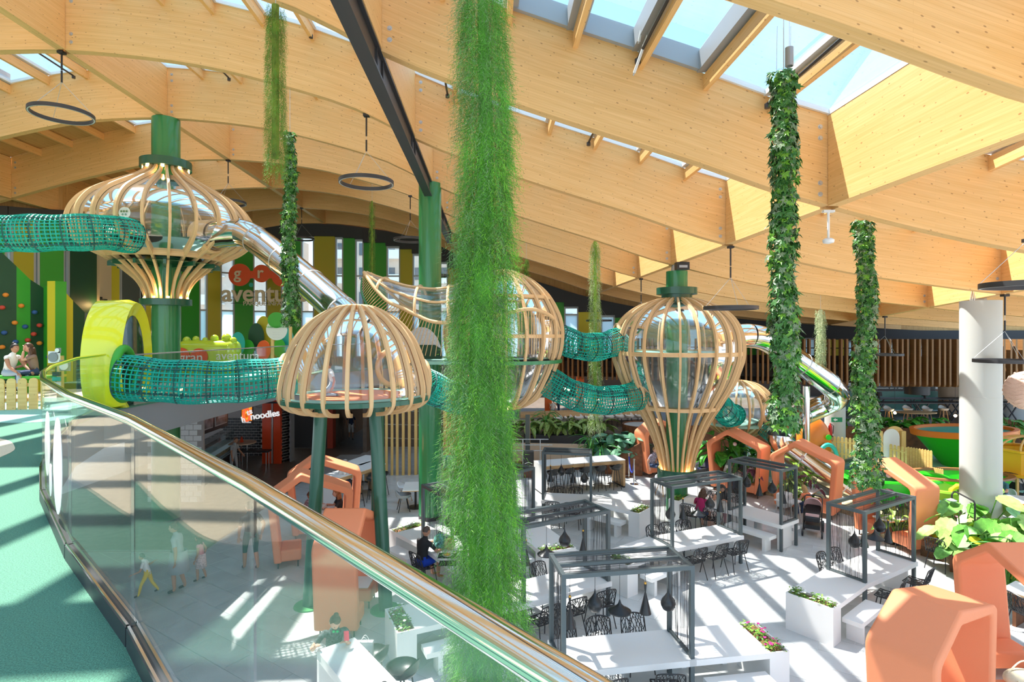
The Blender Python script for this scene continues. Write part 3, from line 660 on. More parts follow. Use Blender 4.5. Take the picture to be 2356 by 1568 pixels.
# ------------------------------------------------------------------ steel tube slides
def slide(lab, pts, r, seg=.55, sup=()):
    p = cat(pts, 14); c0 = p[0]; t = thing('tube_slide', lab, 'slide', c0); q = [v - c0 for v in p]
    length = sum((b - a).length for a, b in zip(q, q[1:])); k = max(4, int(length / seg)); s = resample(q, k * 4 + 1)
    for i in range(k):
        MB().tube(s[i * 4:i * 4 + 5], r, 28, cap=False).build('tube_section', M['steel'], t, smooth=60)
        if i % 3 == 0:
            d = (s[i * 4 + 1] - s[i * 4]).normalized(); MB().tube([s[i * 4] - d * .02, s[i * 4] + d * .02], r + .008, 28).build('flange', M['galv'], t, smooth=40)
    return t
sl1 = slide('steel tube slide sloping from the onion-shaped pod to the domed pod', [(-9.35, 17.75, 9.12), (-8.7, 17.55, 9.16), (-8.15, 17.4, 9.12), (-7.5, 17.1, 8.75), (-6.4, 16.2, 8.05), (-5.2, 15.2, 7.25), (-4.3, 14.4, 6.62), (-3.95, 14.1, 6.35)], .41)
MB().lathe([(.46, -.3), (.52, -.3), (.52, .25), (.46, .25)], 32, closed_prof=True).xf(Matrix.Translation((-.15, .05, -.02)) @ Vector((1, -.3, 0)).to_track_quat('Z', 'Y').to_matrix().to_4x4()).build('collar', M['rib'], sl1, smooth=40)
SLP = [at(1690, 775, 20), at(1725, 772, 20), at(1765, 782, 20.3), at(1815, 815, 20.8), at(1870, 855, 21.3), at(1915, 890, 21.8), at(1926, 915, 22.6), at(1890, 935, 23.2), at(1840, 958, 22.8), at(1800, 990, 21.6), at(1797, 1020, 21.4), at(1832, 1050, 21.2), at(1880, 1085, 20.9), at(1930, 1118, 20.6), at(1975, 1148, 20.3)]
sl2 = slide('curling steel tube slide winding down from the balloon-shaped pod behind the orange booths', SLP, .42)
p = at(1855, 870, 21.9)
MB().tube([(p.x - SLP[0].x, p.y - SLP[0].y, -SLP[0].z), (p.x - SLP[0].x, p.y - SLP[0].y, p.z - SLP[0].z - .3)], .13, 20).build('support_post', M['steel'], sl2, smooth=50)
# ------------------------------------------------------------------ glass balustrade of the upper floor
rl = thing('glass_balustrade', 'glass balustrade with a mirror-polished steel handrail edging the green floor', 'railing', (0, 0, UF))
RP = [Vector((x, y, 0)) for x, y in RAILP[1:]]
RH = 1.15
hr = []
for i, p in enumerate(RP): hr.append(p + Vector((0, 0, RH)))
MB().tube(hr, .027, 24).build('handrail', M['rail'], rl, smooth=60)
for a, b in zip(RP, RP[1:]):
    d = (b - a).normalized(); nn = Vector((-d.y, d.x, 0)); g = d * .012
    a2, b2 = a + g, b - g
    o = MB().hexa([a2 - nn * .009 + Vector((0, 0, .05)), b2 - nn * .009 + Vector((0, 0, .05)), b2 + nn * .009 + Vector((0, 0, .05)), a2 + nn * .009 + Vector((0, 0, .05))] + [a2 - nn * .009 + Vector((0, 0, RH - .01)), b2 - nn * .009 + Vector((0, 0, RH - .01)), b2 + nn * .009 + Vector((0, 0, RH - .01)), a2 + nn * .009 + Vector((0, 0, RH - .01))]).build('glass_panel', M['railglass'], rl)
    b_ = MB(); z = Vector((0, 0, 1)); b_.bar(a2 + z * .05, b2 + z * .05, .06, .1); b_.build('base_shoe', M['steel_dark'], rl)
    b_ = MB(); b_.bar(a2 + z * .105 + nn * .02, b2 + z * .105 + nn * .02, .012, .016); b_.bar(a2 + z * .105 - nn * .02, b2 + z * .105 - nn * .02, .012, .016); b_.build('shoe_seal', M['rail'], rl)
a, b = RP[4], RP[5]; d = (b - a).normalized(); nn = Vector((-d.y, d.x, 0))
for f, z0, z1, w in ((.33, .17, .93, .30), (.74, .33, .90, .22), (.60, .2, .48, .10)):
    c = a.lerp(b, f) + Vector((0, 0, (z0 + z1) / 2)); k = 24; h = (z1 - z0) / 2
    pts = [c + d * math.cos(2 * PI * i / k) * w + Vector((0, 0, math.sin(2 * PI * i / k) * h)) for i in range(k)]
    MB().add([p + nn * .013 for p in pts] + [p + nn * .0095 for p in pts], [tuple(range(k)), tuple(range(k, 2 * k))[::-1]] + [(i, (i + 1) % k, k + (i + 1) % k, k + i) for i in range(k)]).build('white_leaf_sticker', M['white'], rl)
r2 = thing('glass_balustrade', 'far glass balustrade on the grey slab edge behind the net tunnel', 'railing', (-8.25, 12.4, UF))
pts = [Vector((0, 0, 0)), Vector((0, 1.8, 0)), Vector((0, 3.6, 0)), Vector((.02, 5.4, 0)), Vector((.04, 7.2, 0)), Vector((.05, 9.1, 0)), Vector((2.0, 12.6, 0))]
for a, b in zip(pts, pts[1:]):
    d = (b - a).normalized(); nn = Vector((-d.y, d.x, 0)); a2, b2 = a + d * .02, b - d * .02
    MB().hexa([p + nn * s * .008 + Vector((0, 0, z)) for z in (0.02, 1.1) for p, s in ((a2, -1), (b2, -1), (b2, 1), (a2, 1))]).build('glass_panel', M['railglass'], r2)
    MB().bar(a + Vector((0, 0, 1.12)), b + Vector((0, 0, 1.12)), .05, .03).build('handrail', M['galv'], r2)
# ------------------------------------------------------------------ food court: gazebos over long white tables
M['soil'] = mat('bark_mulch', (.20, .085, .04), .9, noise=.4, scale=60); M['cord'] = mat('black_cord', (.03, .03, .032), .7)
M['brass'] = mat('brass_cap', (.75, .42, .08), .35, .8); M['leaf'] = mat('small_leaf', (.09, .26, .03), .6, noise=.4, scale=25)
M['leafl'] = mat('light_leaf', (.24, .42, .05), .6, noise=.35, scale=25); M['petalw'] = mat('white_petal', (.85, .85, .82), .6); M['petalp'] = mat('magenta_petal', (.70, .01, .22), .6)
def lat_edges():                                         # irregular branching lattice in (u, v), u across -1..1, v along 0..1
    rr = random.Random(5); nu, nv = 9, 11; P = {}
    for j in range(nv + 1):
        for i in range(nu + 1):
            u = -1 + 2 * (i + (.5 if j % 2 else 0)) / nu; v = j / nv
            if -1 <= u <= 1: P[i, j] = (max(-.97, min(.97, u + rr.uniform(-.075, .075))), min(1, max(0, v + rr.uniform(-.028, .028))))
    E = []
    for (i, j) in P:
        for q in ((i, j + 1), (i + (1 if j % 2 else -1), j + 1)):
            if q in P and rr.random() < .86: E.append((P[i, j], P[q]))
        if (i + 1, j) in P and rr.random() < .25: E.append((P[i, j], P[i + 1, j]))
    return E
def chair_surf(u, v):                                    # seat (v<.5) bending up into the back
    sw = .235 - .02 * abs(v - .5)
    if v < .5: y = -.22 + v / .5 * .40; z = .45 - .03 * math.sin(v / .5 * PI) + .035 * (u * u) * (v / .5)
    else:
        t = (v - .5) / .5; y = .18 + .11 * t + .03 * math.sin(t * PI / 2); z = .45 + .40 * t ** .85; sw -= .05 * max(0, t - .75)
    y -= .055 * u * u * max(0, (v - .35))
    return Vector((u * sw, y, z))
def make_lattice_chair():
    t = thing('lattice_chair', 'x', 'chair'); seat, back = MB(), MB()
    for a, b in lat_edges():
        m = (a[1] + b[1]) / 2; tgt = seat if m < .47 else back
        tgt.bar(chair_surf(*a), chair_surf(*b), .015 if m < .47 else .012, .008)
    for (v0, v1, tgt) in ((0, .5, seat), (.5, 1, back)):
        n = 8; L_ = [chair_surf(-1, lerp(v0, v1, i / n)) for i in range(n + 1)]; R_ = [chair_surf(1, lerp(v0, v1, i / n)) for i in range(n + 1)]
        if tgt is seat: tgt.tube(L_, .011, 5); tgt.tube(R_, .011, 5); tgt.tube([chair_surf(u / 4, 0) for u in range(-4, 5)], .011, 5); tgt.tube([chair_surf(u / 4, .5) for u in range(-4, 5)], .014, 5)
        else:
            top = [chair_surf(u / 5 * .92, 1 - .03 * (abs(u) / 5) ** 3) + Vector((0, 0, .012 * (1 - (u / 5) ** 2))) for u in range(-5, 6)]
            tgt.tube(L_[:-1] + top + R_[:-1][::-1], .012, 5)
    seat.build('seat', M['black'], t); back.build('backrest', M['black'], t)
    for sx in (-1, 1):
        for y0, y1 in ((-.17, -.24), (.14, .26)): MB().tube([(sx * .19, y0, .43), (sx * .235, y1, 0)], .0115, 6).build('leg', M['black'], t)
    return t
CH0 = make_lattice_chair(); CH0['group'] = 'black lattice chairs around the long tables'; ch_used = [False]
def place_chair(x, y, rz, label):
    if not ch_used[0]: ch_used[0] = True; CH0.location = (x, y, 0); CH0.rotation_euler = (0, 0, rz); CH0['label'] = label; return CH0
    return dup(CH0, (x, y, 0), rz, label)
LAMPP = {'cone': [(0, .0), (.022, 0), (.024, -.0), (.012, -.14), (.1, -.50), (.094, -.50), (.008, -.15)],
         'tear': [(0, 0), (.006, 0), (.02, -.07), (.055, -.13), (.105, -.19), (.128, -.245), (.128, -.26), (.12, -.30), (.09, -.36), (.05, -.385), (.0, -.39)],
         'wide': [(0, 0), (.008, 0), (.03, -.07), (.08, -.125), (.16, -.165), (.195, -.19), (.192, -.21), (.15, -.185), (.07, -.14), (.0, -.13)]}
LM = {k: MB().lathe(p, 28).mesh('shade', M['lampblack'], 40) for k, p in LAMPP.items()}
capm = MB().lathe([(.0, .03), (.02, .03), (.022, -.005), (0, -.005)], 14).mesh('cap', M['brass'], 50)
KN = {'cone': 'tall cone', 'tear': 'teardrop', 'wide': 'wide flared'}
ORD = ['first', 'second', 'third', 'fourth', 'fifth', 'sixth', 'seventh', 'eighth', 'ninth']
def lamp(kind, x, y, ztop, zhang, lab):
    t = thing('pendant_lamp', lab, 'lamp', (x, y, zhang), 0, 'black pendant lamps under the steel gazebos')
    o = link('shade', LM[kind], t)
    MB().tube([(0, 0, 0), (0, 0, ztop - zhang)], .004, 5).build('cable', M['cord'], t)
    if kind == 'cone': link('cap', capm, t)
def flowers(t, w, d, z, n, pet, seed=0, cov=.75):           # low plants in a box opening w x d at height z, local to t
    rr = random.Random(seed); A, B, C = MB(), MB(), MB()
    for i in range(n):
        cx, cy = rr.uniform(-w / 2, w / 2), rr.uniform(-d / 2, d / 2)
        if math.sin(cx * 5 + seed) * .5 + rr.random() > cov + .3: continue
        h = rr.uniform(.04, .17)
        for k in range(6):
            a = rr.uniform(0, 2 * PI); l = rr.uniform(.03, .06); p = Vector((cx + rr.uniform(-.05, .05), cy + rr.uniform(-.04, .04), z + h * rr.uniform(.3, 1)))
            dx = Vector((math.cos(a), math.sin(a), rr.uniform(-.3, .6))) * l; sd = Vector((-math.sin(a), math.cos(a), 0)) * l * .35
            (A if rr.random() < .6 else B).add([p, p + dx * .5 + sd, p + dx, p + dx * .5 - sd], [(0, 1, 2, 3)])
        if pet and rr.random() < .35:
            p = Vector((cx, cy, z + h + .02)); r = .028
            C.add([p + Vector((math.cos(a) * r, math.sin(a) * r, rr.uniform(-.008, .008))) for a in [2 * PI * q / 6 for q in range(6)]], [tuple(range(6))])
    for b, m in ((A, 'leaf'), (B, 'leafl')):
        if b.v: o = b.build('leaves', M[m], t); o['kind'] = 'stuff'
    if C.v: o = C.build('blossoms', M[pet], t); o['kind'] = 'stuff'
def gazebo(c, th, L_, W_, lab, nm, lamps, H=2.28, seed=0):
    t = thing('gazebo', lab, 'gazebo', (c[0], c[1], 0), th); p = .07; x, y = L_ / 2, W_ / 2
    for sx in (-1, 1):
        for sy in (-1, 1): MB().box(sx * x - p / 2, sx * x + p / 2, sy * y - p / 2, sy * y + p / 2, 0, H).build('post', M['frame'], t)
    for sy in (-1, 0, 1): MB().box(-x + p / 2, x - p / 2, sy * y - p / 2 * (1 if sy else .8), sy * y + p / 2 * (1 if sy else .8), H - p, H - .002 if sy else H - .012).build('top_beam', M['frame'], t)
    for sx in (-1, 1):
        MB().box(sx * x - p / 2, sx * x + p / 2, -y + p / 2, y - p / 2, H - p, H - .004).build('end_beam', M['frame'], t)
        MB().box(sx * x - p / 2.5, sx * x + p / 2.5, -y + p / 2, y - p / 2, .765, .80).build('end_rail', M['frame'], t)
    rr = random.Random(seed)
    b = MB()
    for sx in (-1, 1):
        for k in range(46):
            ya = rr.uniform(-y + .05, y - .05); yb = max(-y + .04, min(y - .04, ya + rr.gauss(0, .05)))
            b.tube([(sx * x, ya, H - p), (sx * x, yb, .8)], .0026, 3, cap=False)
    b.build('string_screen', M['cord'], t)['kind'] = 'stuff'
    b = MB()
    for k in range(40):
        ya = rr.uniform(-y + .05, y - .05); b.tube([(-x, ya, H - .03), (x, max(-y + .04, min(y - .04, ya + rr.gauss(0, .05))), H - .03)], .0026, 3, cap=False)
    b.build('string_roof', M['cord'], t)['kind'] = 'stuff'
    mtx = Matrix.Rotation(th, 3, 'Z')
    for i, (kind, fx, z) in enumerate(lamps):
        q = mtx @ Vector((fx * L_, 0, 0)); n = len(lamps)
        lamp(kind, c[0] + q.x, c[1] + q.y, H - p, z + {'cone': .5, 'tear': .39, 'wide': .2}[kind], f'{KN[kind]} black pendant lamp, {ORD[i]} of {n} under the {nm}')
    return t
def slabbox(b, x0, x1, y0, y1, z0, z1): b.box(x0, x1, y0, y1, z0, z1)
def table_unit(c, th, L_, W_, side, phi, Lo, nm, pet, seed, benches=(1, -1), chairs=(), inner_bench=False, ochairs=(), planter=True):
    tw = W_ + .14; e = Vector((math.cos(th), math.sin(th), 0)); end = Vector((c[0], c[1], 0)) + e * side * (L_ / 2 + .05)
    t = thing('long_table', f'white table with planter end joined to the {nm}', 'table', (c[0], c[1], 0), th, 'long white tables of the food court')
    MB().box(-L_ / 2 - .05, L_ / 2 + .05, -tw / 2, tw / 2, .65, .75).build('tabletop', M['white'], t)
    MB().box(-side * L_ / 2 + side * .12 - .04, -side * L_ / 2 + side * .12 + .04, -tw / 2 + .15, tw / 2 - .15, 0, .65).build('end_panel', M['white'], t)
    # outer run towards the planter, its own direction
    u = bpy.data.objects.new('outer_run', None); COL.objects.link(u); u.parent = t
    loc = Matrix.Rotation(-th, 3, 'Z') @ (end - Vector((c[0], c[1], 0))); u.location = loc; u.rotation_euler = (0, 0, phi - th)
    MB().box(-.12, Lo - .34, -tw / 2, tw / 2, .651, .749).build('tabletop', M['white'], u)
    b = MB(); pw = .36; x0, x1 = Lo - .34, Lo + .02
    b.box(x0, x1, -tw / 2, -tw / 2 + .03, 0, .75); b.box(x0, x1, tw / 2 - .03, tw / 2, 0, .75); b.box(x0, x0 + .03, -tw / 2 + .03, tw / 2 - .03, 0, .75); b.box(x1 - .03, x1, -tw / 2 + .03, tw / 2 - .03, 0, .75)
    b.box(x0 + .03, x1 - .03, -tw / 2 + .03, tw / 2 - .03, .0, .3); b.build('planter_box', M['white'], u)
    MB().box(x0 + .03, x1 - .03, -tw / 2 + .03, tw / 2 - .03, .3, .70).build('soil', M['soil'], u)
    mtx = Matrix.Translation((c[0], c[1], 0)) @ Matrix.Rotation(th, 4, 'Z') @ Matrix.Translation(loc) @ Matrix.Rotation(phi - th, 4, 'Z')
    pp = mtx @ Vector(((x0 + x1) / 2, 0, 0))
    fl = thing('planting', f'low plants in the planter end, {nm}', 'plants', pp, phi, 'table planters')
    flowers(fl, pw - .1, tw - .1, .70, 70, pet, seed)
    def bench(par_m, rz, x0, x1, sy, lab):
        yb = sy * (tw / 2 + .17); q = par_m @ Vector(((x0 + x1) / 2, yb, 0)); h = (x1 - x0) / 2
        bt = thing('bench', lab, 'bench', q, rz, 'white benches beside the long tables')
        MB().box(-h, h, -.18, .18, .36, .45).build('seat', M['white'], bt)
        for s in (-1, 1): MB().box(s * h * .72 - .045, s * h * .72 + .045, -.15, .15, 0, .36).build('leg', M['white'], bt)
    for sy in benches: bench(mtx, phi, .12, Lo - .42, sy, f'white bench on the {"far" if (sy * math.cos(phi)) > 0 else "near"} side, planter table by the {nm}')
    if inner_bench:
        m2 = Matrix.Translation((c[0], c[1], 0)) @ Matrix.Rotation(th, 4, 'Z')
        for sy in (1, -1): bench(m2, th, -L_ / 2 + .1, L_ / 2 - .1, sy, f'white bench on the {"far" if sy * math.cos(th) > 0 else "near"} side of the table under the {nm}')
    R_ = Matrix.Rotation(th, 3, 'Z')
    kk = {1: 0, -1: 0}
    for (fx, sy, tw_) in chairs:
        q = R_ @ Vector((fx, sy * (tw / 2 + .16), 0)); rz = th + (0 if sy > 0 else PI) + tw_
        sidew = 'far' if sy * math.cos(th) > 0 else 'near'; n = sum(1 for a in chairs if a[1] == sy); i = kk[sy]; kk[sy] += 1
        place_chair(c[0] + q.x, c[1] + q.y, rz, f'lattice chair, {sidew} side under the {nm}, {ORD[i]} from left')
    for i, (fx, sy, tw_) in enumerate(ochairs):
        q = mtx @ Vector((fx, sy * (tw / 2 + .16), 0)); place_chair(q.x, q.y, phi + (0 if sy > 0 else PI) + tw_, f'lattice chair at the planter table, {nm}, {ORD[i]} one')
def D(a): return math.radians(a)
N1, N2, N3, N4, N5, N6, N7, N8 = ('nearest gazebo', 'gazebo right of the fern', 'gazebo before the balloon pod', 'gazebo beside the stroller',
    'far gazebo by the stools', 'gazebo under the ivy', 'gazebo of the blue-shorts man', 'gazebo behind the fern')
gazebo((1.82, 9.61), D(9.2), 2.17, .85, 'near dark steel gazebo frame with strings, tallest in view at bottom centre', N1, [('cone', -.40, 1.2), ('tear', -.20, 1.42), ('wide', .0, 1.4), ('cone', .21, 1.33), ('tear', .40, 1.34)], seed=1)
gazebo((.95, 12.15), D(28.5), 2.1, .85, 'dark steel gazebo frame with strings just right of the hanging fern', N2, [('cone', -.36, 1.3), ('wide', -.12, 1.42), ('tear', .1, 1.5), ('cone', .33, 1.25)], seed=2)
gazebo((4.86, 14.98), D(23.5), 2.25, .8, 'dark steel gazebo frame over a sunlit table before the balloon-shaped pod', N3, [('tear', -.38, 1.3), ('cone', -.2, 1.28), ('wide', .02, 1.32), ('tear', .2, 1.4), ('cone', .36, 1.3)], seed=3)
gazebo((7.36, 16.75), D(-54), 1.6, .8, 'dark steel gazebo frame over a bench table beside the pink stroller', N4, [('tear', -.3, 1.45), ('cone', -.05, 1.3), ('tear', .2, 1.45), ('cone', .4, 1.25)], seed=4)
gazebo((1.8, 18.5), D(-9), 1.52, .75, 'small far dark steel gazebo frame in front of the high table with stools', N5, [('cone', -.36, 1.25), ('tear', -.13, 1.45), ('cone', .12, 1.25), ('tear', .36, 1.25)], seed=5)
gazebo((8.28, 13.09), D(31.5), 2.17, .78, 'dark steel gazebo frame under the dangling ivy on the right', N6, [('tear', -.34, 1.3), ('cone', -.16, 1.25), ('wide', .06, 1.35), ('tear', .16, 1.45), ('cone', .34, 1.15)], seed=6)
gazebo((-1.3, 13.7), D(-56), 2.15, .83, 'dark steel gazebo frame left of the hanging fern, over the man in blue shorts', N7, [('tear', -.2, 1.3), ('cone', .0, 1.25), ('wide', .2, 1.3)], seed=7)
gazebo((-.45, 16.64), D(137), 2.15, .8, 'dark steel gazebo frame mostly hidden behind the hanging fern', N8, [('tear', -.2, 1.3), ('cone', .1, 1.25)], seed=8)
T3 = [(-.68, .05), (0., -.08), (.68, .06)]
table_unit((1.82, 9.61), D(9.2), 2.17, .85, 1, D(9.2), 1.65, N1, 'petalp', 1, (-1, 1), [(-.72, 1, .1), (-.1, 1, -.05), (.58, 1, .0), (-.45, -1, .15), (.55, -1, -.2)])
table_unit((.95, 12.15), D(28.5), 2.1, .85, -1, D(205), 2.45, N2, 'petalw', 2, (1,), [(-.6, 1, .0), (.1, 1, .1), (-.75, -1, .1), (-.1, -1, .0), (.65, -1, -.1)])
table_unit((4.86, 14.98), D(23.5), 2.25, .8, -1, D(217), 1.75, N3, 'petalw', 3, (1, -1), [(-.72, 1, .1), (-.3, 1, 0), (.25, 1, -.2), (-.68, -1, .1), (0., -1, .1), (.68, -1, -.05)])
table_unit((7.36, 16.75), D(-54), 1.6, .8, -1, D(141), 1.95, N4, None, 4, (), [], True, [(.5, 1, .2), (1.15, 1, 0), (.35, -1, .1), (1.0, -1, -.1)])
table_unit((1.8, 18.5), D(-9), 1.52, .75, 1, D(-39), 1.85, N5, 'petalw', 5, (1, -1), [(-.35, 1, 0), (.25, 1, .1), (-.45, -1, .1), (.2, -1, -.1)])
table_unit((8.28, 13.09), D(31.5), 2.17, .78, -1, D(219), 1.75, N6, 'petalw', 6, (1,), [(-.5, 1, .1), (0, 1, -.1), (-.55, -1, .2), (.72, -1, .1)])
table_unit((-1.3, 13.7), D(-56), 2.15, .83, -1, D(132), 1.55, N7, 'petalw', 7, (1,), [(-.55, -1, .2), (.35, 1, 0)])
table_unit((-.45, 16.64), D(137), 2.15, .8, -1, D(-67), 2.0, N8, 'petalw', 8, (1, -1), [(-.4, 1, 0), (.4, -1, 0)])
# ------------------------------------------------------------------ coral upholstered booths
def poly_off(P, d):
    n = len(P); out = []
    for i in range(n):
        a, b, c = Vector(P[i - 1]), Vector(P[i]), Vector(P[(i + 1) % n]); e1, e2 = (b - a).normalized(), (c - b).normalized()
        n1, n2 = Vector((-e1.y, e1.x)), Vector((-e2.y, e2.x)); k = (n1 + n2).normalized(); out.append(b + k * (d / max(k.dot(n1), .2)))
    return out
def rnd_poly(P, r, n=4):
    out = []; k = len(P)
    for i in range(k):
        a, b, c = Vector(P[i - 1]), Vector(P[i]), Vector(P[(i + 1) % k]); p, q = b + (a - b).normalized() * r, b + (c - b).normalized() * r
        for j in range(n + 1): t = j / n; out.append(p * (1 - t) ** 2 + b * 2 * t * (1 - t) + q * t * t)
    return out
BP = [(.12, .15), (.0, 1.88), (1.33, 2.42), (2.15, 1.86), (1.98, .15)]
def booth(lab, corner, span, depth=.88, flip=False, tab=None, BP=BP):
    # span: direction of the profile from wall A; the booth's depth runs to the left of it (or to the right when flip)
    t = thing('booth', lab, 'booth', (corner[0], corner[1], 0), span, 'coral house-shaped booths'); sg = -1 if flip else 1
    th = .19; O = [Vector(p) for p in BP]
    I = [Vector((O[0].x + th + .0, .15)), Vector((O[1].x + th, O[1].y - .10)), Vector((O[2].x, O[2].y - .20)), Vector((O[3].x - th, O[3].y - .09)), Vector((O[4].x - th, .15))]
    def arc(P): 
        o = [P[0]]
        for i in (1, 2, 3):
            a, b, c = P[i - 1], P[i], P[i + 1]; r = .12 if i != 2 else .05; p, q = b + (a - b).normalized() * r, b + (c - b).normalized() * r
            o += [p * (1 - s) ** 2 + b * 2 * s * (1 - s) + q * s * s for s in (0, .25, .5, .75, 1)]
        return o + [P[4]]
    oo, ii = arc(O), arc(I); b = MB(); n = len(oo); vs = []
    for y in (0, depth):
        for q in oo: vs.append((q.x, sg * y, q.y))
        for q in ii: vs.append((q.x, sg * y, q.y))
    fs = []
    for i in range(n - 1):
        fs += [(i, i + 1, n + i + 1, n + i), (2 * n + i, 3 * n + i, 3 * n + i + 1, 2 * n + i + 1), (i, 2 * n + i, 2 * n + i + 1, i + 1), (n + i, n + i + 1, 3 * n + i + 1, 3 * n + i)]
    fs += [(0, n, 3 * n, 2 * n), (n - 1, 3 * n - 1, 4 * n - 1, 2 * n - 1)]
    o = b.add(vs, fs).build('shell', M['orange'], t, smooth=40); bevel(o, .045, 3, 50)
    bm = bmesh.new(); bm.from_mesh(o.data); bmesh.ops.recalc_face_normals(bm, faces=bm.faces); bm.to_mesh(o.data); bm.free()
    for x0, x1 in ((.27, .78), (1.32, 1.83)):
        y0, y1 = sorted((sg * .03, sg * (depth - .03)))
        bevel(MB().box(x0, x1, y0, y1, .17, .47).build('seat', M['orange'], t, smooth=40), .05, 3)
    for x in (.2, .7, 1.4, 1.88):
        for y in (.1, depth - .1): MB().tube([(x, sg * y, 0), (x, sg * y, .18)], .016, 8).build('foot', M['black'], t)
    return t
def booth_table(lab, x, y, rz, l=.95, w=.55):
    t = thing('booth_table', lab, 'table', (x, y, 0), rz)
    MB().box(-l / 2, l / 2, -w / 2, w / 2, .728, .745).build('tabletop', M['white'], t); MB().box(-l / 2 + .002, l / 2 - .002, -w / 2 + .002, w / 2 - .002, .70, .7275).build('oak_edge', M['oak'], t)
    MB().lathe([(.22, 0), (.22, .02), (.03, .04), (.03, .70)], 24).build('pedestal', M['black'], t, smooth=40); return t
M['globe'] = mat('pale_globe_glass', (.85, .66, .62), .25)
def ball_lamp(lab, x, y, z0, z1):
    t = thing('ball_lamp', lab, 'lamp', (x, y, z0)); MB().ell((0, 0, .075), .075, 16, 10).build('globe', M['globe'], t, smooth=180); MB().tube([(0, 0, .15), (0, 0, z1 - z0)], .005, 5).build('cable', M['cord'], t)
def inb(corner, span, s, d, flip=False):
    a = span; return corner[0] + math.cos(a) * s - (1 if not flip else -1) * math.sin(a) * d, corner[1] + math.sin(a) * s + (1 if not flip else -1) * math.cos(a) * d
BO = [('coral booth beside the white column with sun stripes on its roof', (10.95, 15.4), D(106), True, 1),
      ('coral booth framing the steel slide, between its two neighbours', (10.5, 18.35), D(135), True, 1),
      ('coral booth where the man in the white shirt eats before glossy plants', (9.1, 20.7), D(135), True, 1),
      ('coral booth half behind the foot of the balloon-shaped pod', (7.6, 24.6), D(200), True, 1),
      ('coral booth at the right edge, behind the woman with red hair', (8.37, 8.7), D(90), True, 0),
      ('big coral booth in the right foreground with striped sunlight on its back', (6.85, 9.31), D(213), False, 0),
      ('coral booth seen from behind through the glass balustrade', (-3.95, 13.3), D(-90), False, 1),
      ('empty coral booth in front of the one with the couple', (-4.55, 16.1), D(200), False, 0),
      ('coral booth with a couple sitting face to face', (-4.85, 18.1), D(200), False, 1),
      ('small far coral booth beside the hanging fern and slat screen', (-2.9, 24.2), D(95), True, 1)]
SN = ['striped booth by the white column', 'booth framing the slide', 'booth of the white-shirted man', 'booth behind the balloon pod', 'right edge booth', 'foreground booth', 'booth behind the balustrade glass', 'empty booth before the couple', 'booth of the facing couple', 'small far booth by the fern']
for i, (lab, c, sp_, fl, tb) in enumerate(BO):
    booth(lab, c, sp_, flip=fl, **({'BP': [(.12, .15), (.0, 2.0), (1.33, 2.25), (2.18, 1.75), (2.05, .15)]} if i == 5 else {}))
    if tb:
        x, y = inb(c, sp_, 1.05, .44, fl); booth_table('oak-edged table inside the ' + SN[i], x, y, sp_ + PI / 2)
for k in (0, 1, 2):
    x, y = inb(BO[k][1], BO[k][2], 1.2, .44, True); ball_lamp('pale round lamp hanging inside the ' + SN[k], x, y, 1.75 if k else 1.85, 2.2)
# ------------------------------------------------------------------ far side: upper slab, fins, terrace, bar
EP = [(1215, 35.5), (1290, 34), (1440, 33), (1600, 31.5), (1800, 30.2), (2000, 29.2), (2200, 28.8), (2420, 28.6), (2700, 28.2)]
ep = [(Xp(a, y), y) for a, y in EP]
sl = struct('ceiling_far'); MB().prism(([(-2.3, 36.9)] + ep + [(38, 27), (38, 37)])[::1], lambda x, y: (x, y, 3.75), lambda x, y: (x, y, 4.45)).build('slab', M['charcoal'], sl)
MB().box(-14, 40, 43, 43.3, 0, 4.6).build('wall_far', mat('dark_brown_wall', (.045, .03, .022), .8))['kind'] = 'structure'
M['fin'] = M['slat']
fin = thing('fin_screen', 'long row of hanging brown timber fins along the far upper floor edge', 'screen', (0, 0, 0))
fp = [(0, 3.5), (.02, 3.44), (.06, 3.4), (.14, 3.38), (.40, 3.38), (.40, 5.78), (0, 5.78)]
fme = MB().prism(fp[::-1], lambda u, v: (-.045, u, v), lambda u, v: (.045, u, v)).mesh('slat', M['fin'])
pts = resample([Vector((x, y - .5, 0)) for x, y in ep], 400); L_ = 0; nxt = 0; b = MB()
for a, c in zip(pts, pts[1:]):
    L_ += (c - a).length
    if L_ >= nxt and -.2 < a.x < 27.5:
        nxt += .285; o = link('slat', fme, fin); o.location = a; d = c - a; o.rotation_euler = (0, 0, math.atan2(d.y, d.x))
for z in (4.15, 5.3): MB().tube([p + Vector((0, .5, z)) for p in pts[::12]], .03, 6).build('carrier_rail', M['black'], fin)
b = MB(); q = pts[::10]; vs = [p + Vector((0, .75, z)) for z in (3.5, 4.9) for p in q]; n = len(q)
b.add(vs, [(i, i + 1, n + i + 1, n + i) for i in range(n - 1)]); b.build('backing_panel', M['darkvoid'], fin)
M['corten'] = mat('corten_steel', (.20, .075, .03), .7, noise=.35, scale=6); M['stone'] = mat('beige_wall_panel', (.58, .44, .31), .6); M['brownfl'] = mat('brown_stone_floor', (.16, .12, .09), .4, noise=.2, scale=4)
